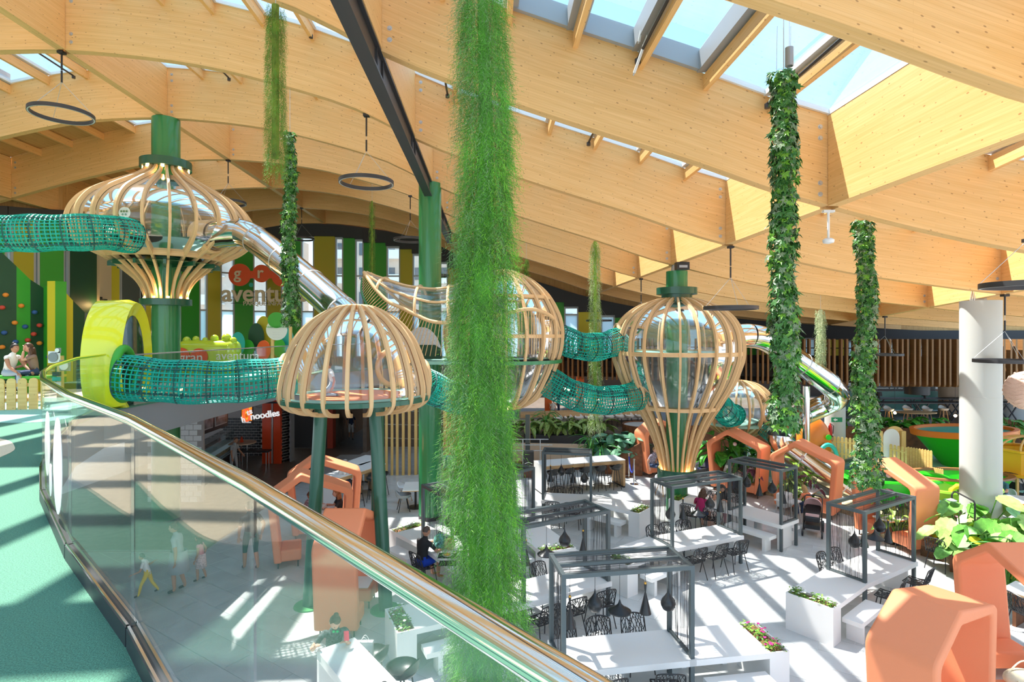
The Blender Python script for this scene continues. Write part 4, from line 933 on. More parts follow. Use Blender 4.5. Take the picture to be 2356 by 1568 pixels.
def wallpath(name, pts, z0, z1, m, th=.12, parent=None, lab=None, ct=None):
    b = MB(); n = len(pts); P = [Vector((x, y, 0)) for x, y in pts]; nr = []
    for i in range(n):
        d = (P[min(i + 1, n - 1)] - P[max(i - 1, 0)]).normalized(); nr.append(Vector((-d.y, d.x, 0)) * th)
    zz0 = z0 if hasattr(z0, '__len__') else [z0] * n; zz1 = z1 if hasattr(z1, '__len__') else [z1] * n
    for i in range(n - 1):
        a, c = P[i], P[i + 1]; u = Vector((0, 0, 1))
        b.hexa([a + u * zz0[i], c + u * zz0[i + 1], c + nr[i + 1] + u * zz0[i + 1], a + nr[i] + u * zz0[i], a + u * zz1[i], c + u * zz1[i + 1], c + nr[i + 1] + u * zz1[i + 1], a + nr[i] + u * zz1[i]])
    o = b.build(name, m, parent)
    if lab: tag(o, lab, ct)
    return o
ter = struct('floor_terrace')
tp = [(-1, 27), (3.5, 26.4), (7, 27.2), (12, 28), (17, 27.2), (22, 26), (30, 25), (36, 25), (36, 43), (-3, 43)]
MB().prism(tp, lambda x, y: (x, y, -.01), lambda x, y: (x, y, 1.3)).build('terrace', M['brownfl'], ter)
cp = [(v.x, v.y) for v in cat([(x, y - .15, 0) for x, y in tp[2:8]], 6)]
wallpath('planter_wall', cp, 0, 1.62, M['corten'], .1, None, 'long curved rust-brown steel planter wall behind the picket fence', 'planter')
wallpath('planter_wall', [(Xp(1205, 26.4), 26.4), (Xp(1370, 26.0), 26.0)], .88, 1.36, M['charcoal'], .4, None, 'charcoal planter trough holding striped-leaf plants', 'planter')
wallpath('ramp_wall', [(Xp(1180, 25.7), 25.7), (Xp(1350, 25.4), 25.4)], .28, 1.1, M['stone'], .2, None, 'beige low wall of the ramp behind the high oak table', 'wall')
wallpath('ramp_plinth', [(Xp(1180, 25.6), 25.6), (Xp(1350, 25.3), 25.3)], 0, .3, M['corten'], .2, None, 'rust-brown plinth under the beige ramp wall', 'wall')
wallpath('planter_wall', [(Xp(1392, 24.6), 24.6), (Xp(1478, 24.2), 24.2)], 0, [.55, 1.45], M['corten'], .14, None, 'sloping rust-brown planter wall beside the rope barrier posts', 'planter')
t = thing('round_planter', 'round rust-brown planter drum with a pale top by the bar', 'planter', at(1478, 985, 27.2) * 1); t.location.z = 1.0
MB().lathe([(.95, 0), (.95, .75), (.9, .75), (.9, .7), (0, .7)], 32).build('drum', M['corten'], t, smooth=40); MB().lathe([(.88, .705), (0, .71)], 32).build('pale_top', M['ltgrey'], t)
# bar counter with white shell stools
bar = thing('bar_counter', 'long bar counter with oak edge and white front, far centre', 'counter', (0, 0, 0))
A, B = at(1180, 968, 28.5), at(1490, 938, 30.0); A.z = B.z = 0
MB().bar(A + Vector((0, 0, 1.98)), B + Vector((0, 0, 1.98)), .7, .22).build('countertop', M['oak'], bar); MB().bar(A + Vector((0, .06, 1.72)), B + Vector((0, .06, 1.72)), .5, .28).build('white_apron', M['white'], bar)
MB().bar(A + Vector((0, .1, .95)), B + Vector((0, .1, .95)), .3, 1.3).build('front_panel', M['brownfl'], bar)
def shell_stool(lab, m, seat_z=.65, legs='black', group=None, loc=(0, 0, 0), rz=0):
    t = thing('bar_stool', lab, 'stool', loc, rz, group); s = seat_z
    MB().lathe([(0, s), (.12, s + .005), (.19, s + .03), (.225, s + .09), (.235, s + .14), (.22, s + .14), (.2, s + .08), (.12, s + .025), (0, s + .02)], 20).build('seat', M[m], t, smooth=60)
    bk = MB(); n = 10; vs = []
    for i in range(n + 1):
        a = PI * .15 + PI * .7 * i / n; h = .14 * math.sin(PI * i / n)
        for r, z in ((.235, s + .13), (.25, s + .14 + h), (.22, s + .14 + h), (.215, s + .13)): vs.append((r * math.cos(a), r * math.sin(a), z))
    bk.add(vs, [(i * 4 + j, i * 4 + (j + 1) % 4, i * 4 + 4 + (j + 1) % 4, i * 4 + 4 + j) for i in range(n) for j in range(4)]).build('backrest', M[m], t, smooth=60)
    for i in range(4):
        a = PI / 4 + i * PI / 2; MB().tube([(.12 * math.cos(a), .12 * math.sin(a), s + .01), (.24 * math.cos(a), .24 * math.sin(a), 0)], .013, 6).build('leg', M[legs], t)
    if s > .5:
        p = [Vector((math.cos(PI / 4 + i * PI / 2), math.sin(PI / 4 + i * PI / 2), 0)) * .205 + Vector((0, 0, .24)) for i in range(4)]; MB().tube(p, .008, 5, closed=True).build('footrest', M[legs], t)
    return t
ws = shell_stool('white shell stools in a row under the far bar counter', 'white', .72, 'black', 'white stools at the far bar')
for i in range(9):
    p = A.lerp(B, .32 + .075 * i); q = (p.x, p.y - .55, 1.0)
    if i == 0: ws.location = q; ws['label'] = 'white shell stool under the far bar counter, leftmost of nine'
    else: dup(ws, q, 0, f'white shell stool under the far bar counter, {ORD[i]} of nine')
# restaurant behind the bar
rs = thing('restaurant_portal', 'orange portal pillars of the dim restaurant behind the bar', 'pillar', (0, 0, 0))
for px, Y, h in ((1262, 33, 2.4), (1336, 33.5, 2.2)):
    p = at(px, 900, Y); MB().box(p.x - .2, p.x + .2, Y, Y + .5, 1.3, 1.3 + h).build('pillar', mat('orange_pillar', (.75, .16, .03), .6), rs)
t = thing('dining_table', 'brown dining table in the dim restaurant behind the bar', 'table', at(1300, 945, 32.5)); t.location.z = 1.3
MB().box(-.9, .9, -.4, .4, .7, .75).build('tabletop', M['oak'], t); [MB().box(x - .03, x + .03, -.03, .03, 0, .7).build('leg', M['black'], t) for x in (-.7, .7)]
M['glow'] = mat('warm_bulb', (1, .8, .5), .4, emit=(1, .6, .25), estr=22)
def bulb(lab, px, py, Y, up=.8, r=.07, grp='warm bulbs in the far restaurant'):
    p = at(px, py, Y); t = thing('pendant_bulb', lab, 'lamp', p, 0, grp); MB().ell((0, 0, 0), r, 10, 8).build('bulb', M['glow'], t, smooth=180); MB().tube([(0, 0, r), (0, 0, 3.76 - p.z)], .008, 4).build('cord', M['black'], t)
for i, (px, py, Y) in enumerate(((1292, 926, 33), (1299, 893, 34), (1390, 893, 34), (1376, 919, 33.5), (1265, 894, 34), (1308, 896, 34.2))): bulb(f'small warm bulb glowing behind the lower net bridge, {["left low", "upper left", "upper right", "right low", "far left", "upper middle"][i]} one', px, py, Y)
for i, (px, py, Y) in enumerate(((1973, 916, 30), (2059, 949, 29.5), (2198, 956, 29))): bulb(f'warm hanging bulb by the far trestle tables, {ORD[i]} from left', px, py, Y)
# high trestle tables and stools on the terrace
def trestle(lab, px0, px1, py, Y, z=1.3, h=1.08):
    a, b = Xp(px0, Y), Xp(px1, Y); t = thing('trestle_table', lab, 'table', ((a + b) / 2, Y, z)); l = (b - a) / 2
    MB().box(-l, l, -.4, .4, h - .05, h).build('tabletop', M['steel_dark'], t)
    k = max(2, int(l)); 
    for i in range(k + 1):
        x = -l + .3 + (2 * l - .6) * i / k
        for s in (-1, 1): MB().bar((x - .35, s * .3, 0), (x + .35, s * .3, h - .05), .05).bar((x + .35, s * .3, 0), (x - .35, s * .3, h - .05), .05).build('trestle_leg', M['steel_dark'], t)
    return t
trestle('long dark trestle table on the terrace, the rear one with two black lamps', 2000, 2290, 920, 32.5); trestle('long dark trestle table on the terrace, the front one', 1998, 2330, 935, 30.6)
for i, px in enumerate((2022, 2128)):
    p = at(px, 915, 32.5); t = thing('table_lamp', f'black drum table lamp on the rear trestle table, {["left", "right"][i]} one', 'lamp', (p.x, p.y, 2.38)); MB().lathe([(.06, 0), (.06, .12), (.17, .12), (.14, .34), (.0, .34)], 16).build('shade', M['black'], t, smooth=40)
ts = shell_stool('oak-legged round stool at the far trestle tables', 'ltgrey', .7, 'oak', 'oak stools at the far trestle tables')
for i, px in enumerate((2010, 2036, 2086, 2124, 2168, 1962)):
    q = (Xp(px, 30.0), 29.9 - .2 * (i % 2), 1.3)
    lab = f'oak-legged round stool at the far trestle tables, {ORD[i]} one' if i < 5 else 'oak-legged round stool beside the ivy, left of the trestle tables'
    if i == 0: ts.location = q; ts['label'] = lab
    else: dup(ts, q, 0, lab)
t = thing('oval_table', 'pale oval table top on the terrace behind the curved planter', 'table', (Xp(2105, 29), 28.9, 1.3)); MB().lathe([(0, .74), (.75, .74), (.75, .78), (0, .78)], 30).xf(Matrix.Diagonal((1.3, .75, 1, 1))).build('tabletop', M['oak'], t); MB().lathe([(.3, 0), (.04, .05), (.04, .74)], 16).build('pedestal', M['black'], t)
t = thing('glass_counter', 'teal glass balustrade counter behind the far trestle tables', 'counter', (Xp(2150, 35), 35, 1.3)); MB().box(-6.5, 6.5, 0, .06, .05, 1.2).build('teal_panel', mat('teal_glass_panel', (.16, .46, .42), .2), t); MB().box(-6.5, 6.5, -.05, .1, 1.95, 2.05).build('handrail', M['ltgrey'], t); MB().box(-6.5, 6.5, 0, .02, 1.2, 1.95).build('glass_panel', M['winglass'], t)
t = thing('drum_lamp', 'big black drum pendant hanging under the timber fins', 'lamp', at(2110, 895, 29.6)); MB().lathe([(0, .5), (.56, .5), (.56, -.25), (.54, -.25)], 28).build('shade', M['black'], t, smooth=40); MB().tube([(0, 0, .5), (0, 0, 1.0)], .02, 6).build('rod', M['black'], t)
def gcol(lab, px, Y, r, z0=0, z1=3.8, m='ltgrey'):
    t = thing('round_column', lab, 'column', (Xp(px, Y), Y, z0)); MB().lathe([(r, 0), (r, z1 - z0)], 32).build('shaft', M[m], t, smooth=40); return t
gcol('brown-grey column behind the far trestle tables', 2184, 33.5, .54, 1.3, 3.8, 'stone'); fc = gcol('pale column carrying a fire extinguisher beside the curling slide', 1921, 25.6, .42)
gcol('pale column at the right edge behind the wicker lamp', 2331, 31.5, .75, 1.3)
t = thing('fire_extinguisher', 'red fire extinguisher hung on the pale column', 'extinguisher', (Xp(1911, 25.1), 25.12, 1.55)); MB().lathe([(0, 0), (.075, 0), (.08, .05), (.08, .42), (.03, .5), (.03, .56), (0, .56)], 14).build('cylinder', mat('red_paint', (.55, .02, .015), .35), t, smooth=50); MB().tube([(.03, 0, .52), (.13, -.02, .45), (.1, -.03, .1)], .018, 6).build('hose', M['black'], t)
t = thing('exit_sign', 'small green exit sign with white arrow on the pale column', 'sign', at(1925, 965, 25.2)); MB().box(-.24, .24, -.02, 0, -.1, .1).build('plate', mat('sign_green', (.0, .25, .1), .5), t); MB().prism([(-.17, 0), (-.06, .07), (-.06, .03), (.02, .03), (.02, -.03), (-.06, -.03), (-.06, -.07)], lambda u, v: (u, -.028, v), lambda u, v: (u, -.021, v)).build('arrow', M['white'], t)
# wicker ball lamp at the right edge
t = thing('wicker_lamp', 'big pale pink woven ball lamp at the right edge', 'lamp', at(2366, 898, 12.5)); wl_ = mat('woven_pink', (.78, .54, .42), .7, bump=.9, bscale=70); MB().ell((0, 0, 0), .43, 28, 18).build('shade', wl_, t, smooth=180); MB().tube([(0, 0, .42), (0, 0, 1.9)], .006, 5).build('cable', M['cord'], t)
b = MB()
for k in range(9): z = -.36 + .09 * k; b.tube([(math.cos(a) * math.sqrt(.435 ** 2 - z * z), math.sin(a) * math.sqrt(.435 ** 2 - z * z), z + .03 * math.sin(a * 7)) for a in [2 * PI * i / 42 for i in range(42)]], .007, 4, closed=True)
b.build('weave_ridges', wl_, t)['kind'] = 'stuff'
# ------------------------------------------------------------------ slat screen and corridor under the slab
sc = thing('slat_screen', 'curved screen of tall pale timber battens behind the central green column', 'screen', (0, 0, 0))
sme = MB().box(-.055, .055, -.09, .09, 0, 3.95).mesh('batten', M['pine'])
for i, px in enumerate((889, 902, 914, 928, 942, 957, 973, 990, 1007, 1024, 1041, 1058, 1076)):
    Y = 24.2 + .004 * (px - 885) + .9 * ((px - 980) / 95) ** 2 * .3; o = link('batten', sme, sc); o.location = (Xp(px, Y), Y, 0); o.rotation_euler = (0, 0, .25 - .004 * (px - 890))
for z in (1.5, 2.1, 2.7): MB().tube([(Xp(885, 24.9), 24.9, z), (Xp(980, 24.6), 24.6, z), (Xp(1080, 25.2), 25.2, z)], .02, 6).build('guard_rail', M['galv'], sc)
w = struct('wall_corridor')
MB().box(-11.7, -9.7, 30.2, 30.4, 0, 3.75).build('dark_doors', M['charcoal'], w); MB().box(-10.8, -3, 39, 39.2, 0, 3.75).build('brown_back', M['brownfl'], w); MB().box(-9.7, -9.5, 30.2, 39, 0, 3.75).build('brown_side', M['brownfl'], w); MB().box(-7.6, -7.4, 29, 39, 0, 3.75).build('brown_side', M['brownfl'], w)
MB().box(-9.5, -7.6, 28.5, 39, -.008, .004).build('corridor_floor', M['brownfl'], w); MB().box(-9.75, -9.45, 30.0, 30.5, 0, 3.75).build('red_pier', mat('red_wall', (.42, .05, .02), .6), w); MB().box(-7.4, -2.6, 30.5, 30.7, 0, 3.75).build('dim_wall', M['brownfl'], w)
# ------------------------------------------------------------------ noodle restaurant under the slab on the left
w = struct('wall_restaurant')
M['redp'] = mat('glossy_red_panel', (.66, .06, .012), .3); M['brick'] = mat('black_glazed_brick', (.018, .017, .016), .2); M['mort'] = mat('pale_mortar', (.52, .49, .46), .8); M['gwall'] = mat('warm_grey_wall', (.40, .37, .36), .7)
def brickwall(c0, c1, z0, z1, nx, parent, th=.1):
    a, b = Vector((*c0, 0)), Vector((*c1, 0)); d = (b - a); Lw = d.length; d.normalize(); nn = Vector((d.y, -d.x, 0)); ang = math.atan2(d.y, d.x)
    MB().hexa([a + Vector((0, 0, z0)), b + Vector((0, 0, z0)), b - nn * th + Vector((0, 0, z0)), a - nn * th + Vector((0, 0, z0)), a + Vector((0, 0, z1)), b + Vector((0, 0, z1)), b - nn * th + Vector((0, 0, z1)), a - nn * th + Vector((0, 0, z1))]).build('mortar_bed', M['mort'], parent)
    bw = Lw / nx; bh = .135; me = MB().box(.012, bw - .012, -.02, 0, .012, bh - .012).mesh('brick', M['brick']); n = 0
    for j in range(int((z1 - z0) / bh)):
        for i in range(nx):
            u = i * bw + (bw / 2 if j % 2 else 0)
            if u + bw > Lw + .01: continue
            o = link('brick', me, parent); o.location = a + d * u + Vector((0, 0, z0 + j * bh)); o.rotation_euler = (0, 0, ang); n += 1
bw_ = thing('brick_column', 'column of black glazed bricks with pale joints beside the red pillars', 'column', (0, 0, 0)); brickwall((Xp(645, 26.6), 26.6), (Xp(668, 27.2), 27.2), 0, 3.74, 3, bw_, .5)
bk = thing('brick_wall', 'black brick dado at the back of the noodle restaurant', 'wall', (0, 0, 0)); brickwall((Xp(508, 28.2), 28.2), (Xp(606, 28.2), 28.2), 0, 1.9, 9, bk)
MB().box(Xp(500, 28.3), Xp(640, 28.3), 28.3, 28.5, 1.9, 3.75).build('upper_wall', M['gwall'], w)
MB().box(Xp(380, 29) - 2, Xp(512, 29), 28.9, 29.0, 0, 3.75).build('back_wall', M['gwall'], w); MB().box(-17, -8.6, 16, 30, -.006, .003).build('dark_floor', M['brownfl'], w)
rp_ = thing('red_pillar', 'pair of glossy red pillars with a steel strip at the noodle restaurant', 'pillar', (0, 0, 0))
for a, c in ((603, 623), (629, 645)): MB().box(Xp(a, 26.5), Xp(c, 26.5), 26.5, 27, 0, 3.74).build('red_panel', M['redp'], rp_)
MB().box(Xp(623, 26.6), Xp(629, 26.6), 26.55, 26.9, 0, 3.74).build('steel_strip', M['galv'], rp_)
MB().box(Xp(668, 27.0), Xp(672, 27), 26.9, 27.3, 0, 3.74).build('dark_jamb', M['grey'], rp_)
def text(s, size, parent, loc, m, rot=(PI / 2, 0, 0), ext=.02, name='lettering', align='CENTER', shear=0, off=0):
    c = bpy.data.curves.new(name, 'FONT'); c.body = s; c.size = size; c.extrude = ext; c.align_x = align; c.align_y = 'CENTER'; c.shear = shear; c.offset = off; c.materials.append(m)
    o = bpy.data.objects.new(name, c); COL.objects.link(o); o.parent = parent; o.location = loc; o.rotation_euler = rot; return o
M['signwhite'] = mat('lit_sign_white', (.9, .9, .9), .4, emit=(1, 1, 1), estr=.22); M['signred'] = mat('lit_sign_red', (.75, .05, .02), .4, emit=(1, .1, .03), estr=.5)
sg = thing('shop_sign', 'white lit lettering sign with a red ring hung beside the red pillars', 'sign', at(600, 950, 24.6)); 
text('noodles', .40, sg, (.22, -.1, -.06), M['signwhite'], (PI / 2, -.14, 0), .02, off=.008); text('h', .34, sg, (-.70, -.12, -.26), M['signwhite'], (PI / 2, -.25, 0), .02, off=.008); text('t', .34, sg, (-.50, -.12, .03), M['signwhite'], (PI / 2, -.25, 0), .02, off=.008); text('s', .34, sg, (-.38, -.12, .10), M['signwhite'], (PI / 2, -.25, 0), .02, off=.008)
b = MB().tube([(.13 * math.cos(a) - .57, -.08, .26 * math.sin(a) - .06) for a in [2 * PI * i / 24 for i in range(24)]], .045, 8, closed=True); b.build('red_ring', M['signred'], sg)
MB().box(-.9, 1.0, .0, .04, .42, .5).build('hanger', M['steel_dark'], sg)
ps = thing('menu_screen', 'upright lit food picture screen under the red ring sign', 'screen', at(568, 952, 25.2)); MB().box(-.26, .26, 0, .06, -.42, .42).build('frame', M['black'], ps)
fm = bpy.data.materials.new('food_picture'); fm.use_nodes = True; n_ = fm.node_tree.nodes; l_ = fm.node_tree.links; v = n_.new('ShaderNodeTexVoronoi'); v.inputs['Scale'].default_value = 9; tcn = n_.new('ShaderNodeTexCoord'); l_.new(tcn.outputs['Object'], v.inputs['Vector'])
r_ = n_.new('ShaderNodeValToRGB'); r_.color_ramp.elements[0].color = (.5, .03, .0, 1); r_.color_ramp.elements[1].color = (.9, .55, .05, 1); e = r_.color_ramp.elements.new(.5); e.color = (.7, .18, .01, 1); l_.new(v.outputs['Distance'], r_.inputs[0]); l_.new(r_.outputs[0], n_['Principled BSDF'].inputs['Base Color']); l_.new(r_.outputs[0], n_['Principled BSDF'].inputs['Emission Color']); n_['Principled BSDF'].inputs['Emission Strength'].default_value = .35
MB().box(-.23, .23, -.005, 0, -.3, .39).build('picture', fm, ps); text('noodles', .12, ps, (0, -.006, -.36), M['signwhite'], ext=.002)
# wall lettering, overhead menu boards, display counter
text('noodles', 1.0, w, (Xp(548, 28.2), 28.28, 2.65), mat('grey_outline', (.29, .27, .26), .7), ext=.004)
mb = thing('menu_board', 'angled row of dark menu boards over the display counter', 'screen', (0, 0, 0)); a, c = at(420, 985, 21.0), at(519, 962, 24.5)
d = (c - a); d.z = 0; d.normalize(); nn = Vector((d.y, -d.x, 0))
def mboard(f0, f1, name, m, dd, z0, z1):
    p, q = a.lerp(c, f0), a.lerp(c, f1); p.z = q.z = 0; MB().hexa([x + nn * s + Vector((0, 0, z)) for z in (z0, z1) for x, s in ((p, dd), (q, dd), (q, 0), (p, 0))]).build(name, m, mb)
mboard(0, 1, 'board', M['black'], .1, 2.1, 3.35)
M['picdark'] = mat('menu_picture', (.16, .15, .16), .4, noise=.9, scale=3); M['picfr'] = mat('menu_frame', (.45, .45, .46), .5)
for f0, f1 in ((.02, .15), (.18, .6), (.66, .96)): mboard(f0, f1, 'picture_frame', M['picfr'], .115, 2.25, 3.2); mboard(f0 + .015, f1 - .015, 'picture', M['picdark'], .13, 2.3, 3.15)
mboard(.25, .53, 'red_strip', M['redp'], .14, 2.72, 2.78); mboard(.72, .9, 'dish_picture', M['picfr'], .14, 2.55, 2.95)
dc = thing('display_counter', 'glass-fronted food display counter under the menu boards', 'counter', (0, 0, 0)); a2, c2_ = on(440, 1118, 0), on(512, 1068, 0); mb = dc; a, c = a2, c2_; d = (c - a); d.normalize(); nn = Vector((d.y, -d.x, 0))
mboard(-.5, 1, 'base', M['black'], .5, 0, .55); mboard(-.5, 1, 'frosted_band', M['frost'], .52, .95, 1.15); mboard(-.5, 1, 'glass_front', M['winglass'], .51, .55, 1.6); mboard(-.5, 1, 'shelf', M['oak'], .45, .75, .8); mboard(-.5, 1, 'stripe', M['frost'], .53, .62, .66); mboard(-.5, 1, 'stripe', M['frost'], .53, .72, .75); mboard(-.5, 1, 'counter_top', M['galv'], .3, 1.3, 1.34)
hb = thing('high_round_table', 'round high table with steel legs in front of the black bricks', 'table', (*on(556, 1072)[:2], 0)); MB().lathe([(0, 1.06), (.62, 1.06), (.62, 1.1), (0, 1.1)], 28).build('tabletop', M['stone'], hb, smooth=40); MB().lathe([(0, 1.101), (.03, 1.1)], 8).build('cap', M['stone'], hb)
for k in range(3): MB().tube([(.25 * math.cos(k * 2.1), .25 * math.sin(k * 2.1), 0), (.25 * math.cos(k * 2.1), .25 * math.sin(k * 2.1), 1.06)], .025, 8).build('leg', M['steel'], hb)
t = thing('menu_holder', 'small red menu holder on the round high table', 'sign', (hb.location.x, hb.location.y, 1.1)); MB().prism([(-.07, 0), (.07, 0), (0, .26)], lambda u, v: (u, -.05, v), lambda u, v: (u, .05, v)).build('card', M['redp'], t)
hb2 = thing('high_bench', 'black padded high bench with steel legs before the black bricks', 'bench', (*on(585, 1075)[:2], 0)); MB().box(-.7, .7, -.2, .2, .72, .8).build('seat', M['black'], hb2); [MB().tube([(x, y, 0), (x, y, .72)], .02, 8).build('leg', M['steel'], hb2) for x in (-.6, .6) for y in (-.15, .15)]
tw = struct('wall_tiled'); MB().box(-13.2, -8.6, 15.8, 15.9, 0, .0 + .01).build('sill', M['gwall'], tw)
tl = MB().box(.01, .29, -.02, 0, .01, .19).mesh('tile', M['white'])
for j in range(18):
    for i in range(6): o = link('tile', tl, tw); o.location = (Xp(378, 20.5) + i * .3 - .6 + (j % 2) * .15, 20.5, j * .2)
MB().box(Xp(378, 20.5) - .6, Xp(378, 20.5) + 1.4, 20.5, 20.6, 0, 3.75).build('joint_bed', M['gwall'], tw)
# ------------------------------------------------------------------ right-hand play area: picket fence, tub, boats, lantern house
pg = struct('floor_play'); MB().prism([(10.6, 24.2), (14.2, 22.9), (15.4, 21.2), (19, 21.4), (30, 21.6), (30, 26), (11, 28.5)], lambda x, y: (x, y, -.01), lambda x, y: (x, y, .55)).build('deck', M['mint'], pg)
def pickets(lab, a, b, n, z, h, grp=None, w=.11, tall=()):
    t = thing('picket_fence', lab, 'fence', (a[0], a[1], z)); d = Vector((b[0] - a[0], b[1] - a[1], 0)); ang = math.atan2(d.y, d.x)
    def pk(h): return MB().prism([(-w / 2, 0), (w / 2, 0), (w / 2, h - .06), (w / 3, h - .015), (0, h), (-w / 3, h - .015), (-w / 2, h - .06)], lambda u, v: (u, -.018, v), lambda u, v: (u, .018, v)).mesh('picket', M['pine'])
    me, me2 = pk(h), pk(h * 1.18)
    for i in range(n):
        o = link('picket', me2 if i in tall else me, t); q = d * (i / (n - 1)); o.location = q; o.rotation_euler = (0, 0, ang)
    for zz in (h * .3, h * .78): MB().bar((0, .03, zz), (d.x, d.y + .03, zz), .03, .07).build('rail', M['pine'], t)
    return t
pickets('long pale timber picket fence behind the curling slide and booths', (Xp(1835, 25.6), 25.6), (Xp(2040, 23.6), 23.6), 24, .55, 1.05)
pickets('short picket fence section right of the white arched board', (Xp(2050, 23.3), 23.3), (Xp(2086, 22.6), 22.6), 5, .55, 1.0)
pickets('picket gate with a diagonal brace beside the green tub', (Xp(2090, 22.0), 22.0), (Xp(2142, 21.3), 21.3), 9, .55, 1.15, w=.085)
pickets('low picket fence end beside the lime boat', (Xp(2144, 21.2), 21.2), (Xp(2168, 20.9), 20.9), 6, .3, .8, w=.08)
t = thing('arched_board', 'white arched board framed by timber posts in the picket fence', 'board', (Xp(2050, 23.5), 23.5, .55))
ap = [(-.34, 0), (.34, 0)] + [(.34 * math.cos(a), 1.25 + .34 * math.sin(a)) for a in [PI * i / 12 for i in range(13)]]
MB().prism(ap, lambda u, v: (u, -.03, v), lambda u, v: (u, .0, v)).build('white_panel', M['white'], t); MB().prism([(u * 1.15, v * 1.06) for u, v in ap], lambda u, v: (u + .2, .06, v), lambda u, v: (u + .2, .1, v)).build('back_panel', M['pine'], t)
for x in (-.48, .48): MB().box(x - .09, x + .09, -.08, .08, 0, 1.5).build('post', M['pine'], t)
M['limeg'] = mat('vivid_green_plastic', (.02, .58, .01), .35); M['orim'] = mat('orange_rim', (.85, .22, .02), .4); M['tealp'] = mat('teal_plastic', (.02, .42, .36), .4); M['lime'] = mat('lime_plastic', (.30, .58, .04), .4); M['brownp'] = mat('brown_rim', (.28, .12, .04), .5); M['yel'] = mat('warm_yellow_plastic', (.85, .48, .02), .4)
t = thing('play_tub', 'huge vivid green play tub with an orange rim', 'play tub', (Xp(2222, 23.7), 23.7, .5))
MB().lathe([(.75, 0), (1.72, 1.45), (1.62, 1.45), (.7, .1)], 44).build('tub', M['limeg'], t, smooth=40); MB().lathe([(1.70, 1.36), (1.80, 1.38), (1.83, 1.62), (1.66, 1.62), (1.64, 1.45)], 44, closed_prof=True).build('rim', M['orim'], t, smooth=40); MB().lathe([(0, 1.3), (1.64, 1.5)], 44).build('teal_inside', M['tealp'], t)
t.rotation_euler = (-.06, -.05, 0)
def boat(lab, x, y, z, rx, ry, h, m, rim):
    t = thing('play_boat', lab, 'play boat', (x, y, z)); S_ = Matrix.Diagonal((rx, ry, 1, 1))
    MB().lathe([(.55, 0), (.95, h), (.86, h), (.5, .1), (0, .1)], 36).xf(S_).build('hull', M[m], t, smooth=50); MB().lathe([(.95, h), (1.0, h + .02), (.98, h + .08), (.85, h + .08), (.83, h)], 36, closed_prof=True).xf(S_).build('rim', M[rim], t, smooth=50); return t
boat('lime green play boat beside the white column, a child leaning in it', Xp(2215, 18.6), 18.8, .0, 1.35, .9, .95, 'lime', 'lime'); boat('brown-rimmed green play boat behind the lime one', Xp(2205, 20.3), 20.3, .0, 1.9, 1.0, 1.0, 'limeg', 'brownp')
boat('bright green basin behind the striped booth', Xp(2055, 20.4), 20.4, .0, 1.9, 1.1, .92, 'limeg', 'limeg'); 
t = thing('green_slope', 'dark green rubber mound with a white edge behind the booths', 'mound', (Xp(2010, 21.5), 21.6, 0)); MB().ell((0, 0, .3), (1.7, 1.1, 1.15), 24, 12).build('mound', M['dkgreen'], t, smooth=180)
t = thing('lantern_house', 'yellow play lantern house with arched timber roof ribs', 'play house', (Xp(2366, 20.7), 20.7, .55))
MB().lathe([(.95, .5), (.95, 1.25), (1.05, 1.28), (1.05, 1.36), (.9, 1.36)], 10).build('yellow_wall', M['yel'], t); MB().lathe([(1.0, .4), (1.06, .42), (1.06, .52), (.9, .52)], 20).build('yellow_sill', M['yel'], t, smooth=40); MB().box(-.55, -.35, -.95, -.88, .62, 1.1).build('dark_window', M['grey'], t)
for i in range(10):
    a = i * PI / 5; MB().tube([(math.cos(a) * 1.0 * math.cos(k), math.sin(a) * 1.0 * math.cos(k), 1.36 + .42 * math.sin(k)) for k in [PI / 2 * j / 7 for j in range(8)]], .035, 6).build('roof_rib', M['pine'], t)
for i in range(12): a = i * PI / 6; MB().box(-.04, .04, -.03, .03, -.55, .45).xf(Matrix.Translation((.95 * math.cos(a), .95 * math.sin(a), 0))).build('post', M['pine'], t)
t = thing('orange_play_shape', 'orange rounded play shape with teal arch beside the pale column', 'play shape', (Xp(1875, 24.8), 24.9, .0)); MB().ell((0, 0, 1.25), (.75, .4, 1.15), 22, 14).build('body', M['orim'], t, smooth=180); MB().tube([(.35 + .38 * math.cos(a), -.5, .7 + .6 * math.sin(a)) for a in [PI * i / 12 for i in range(13)]], .09, 8).build('teal_arch', M['tealp'], t, smooth=60); disc('disc', t, (.42, -.42, 1.6), .12, M['limeg'])
wallpath('planter_wall', [(v.x, v.y) for v in cat([(Xp(2262, 26.0), 26.2, 0), (Xp(2310, 26), 26.3, 0), (Xp(2370, 25.6), 25.9, 0), (Xp(2460, 24.5), 24.6, 0)], 5)], .5, 2.1, M['corten'], .1, None, 'rust-brown curved wall behind the bearded man', 'wall')
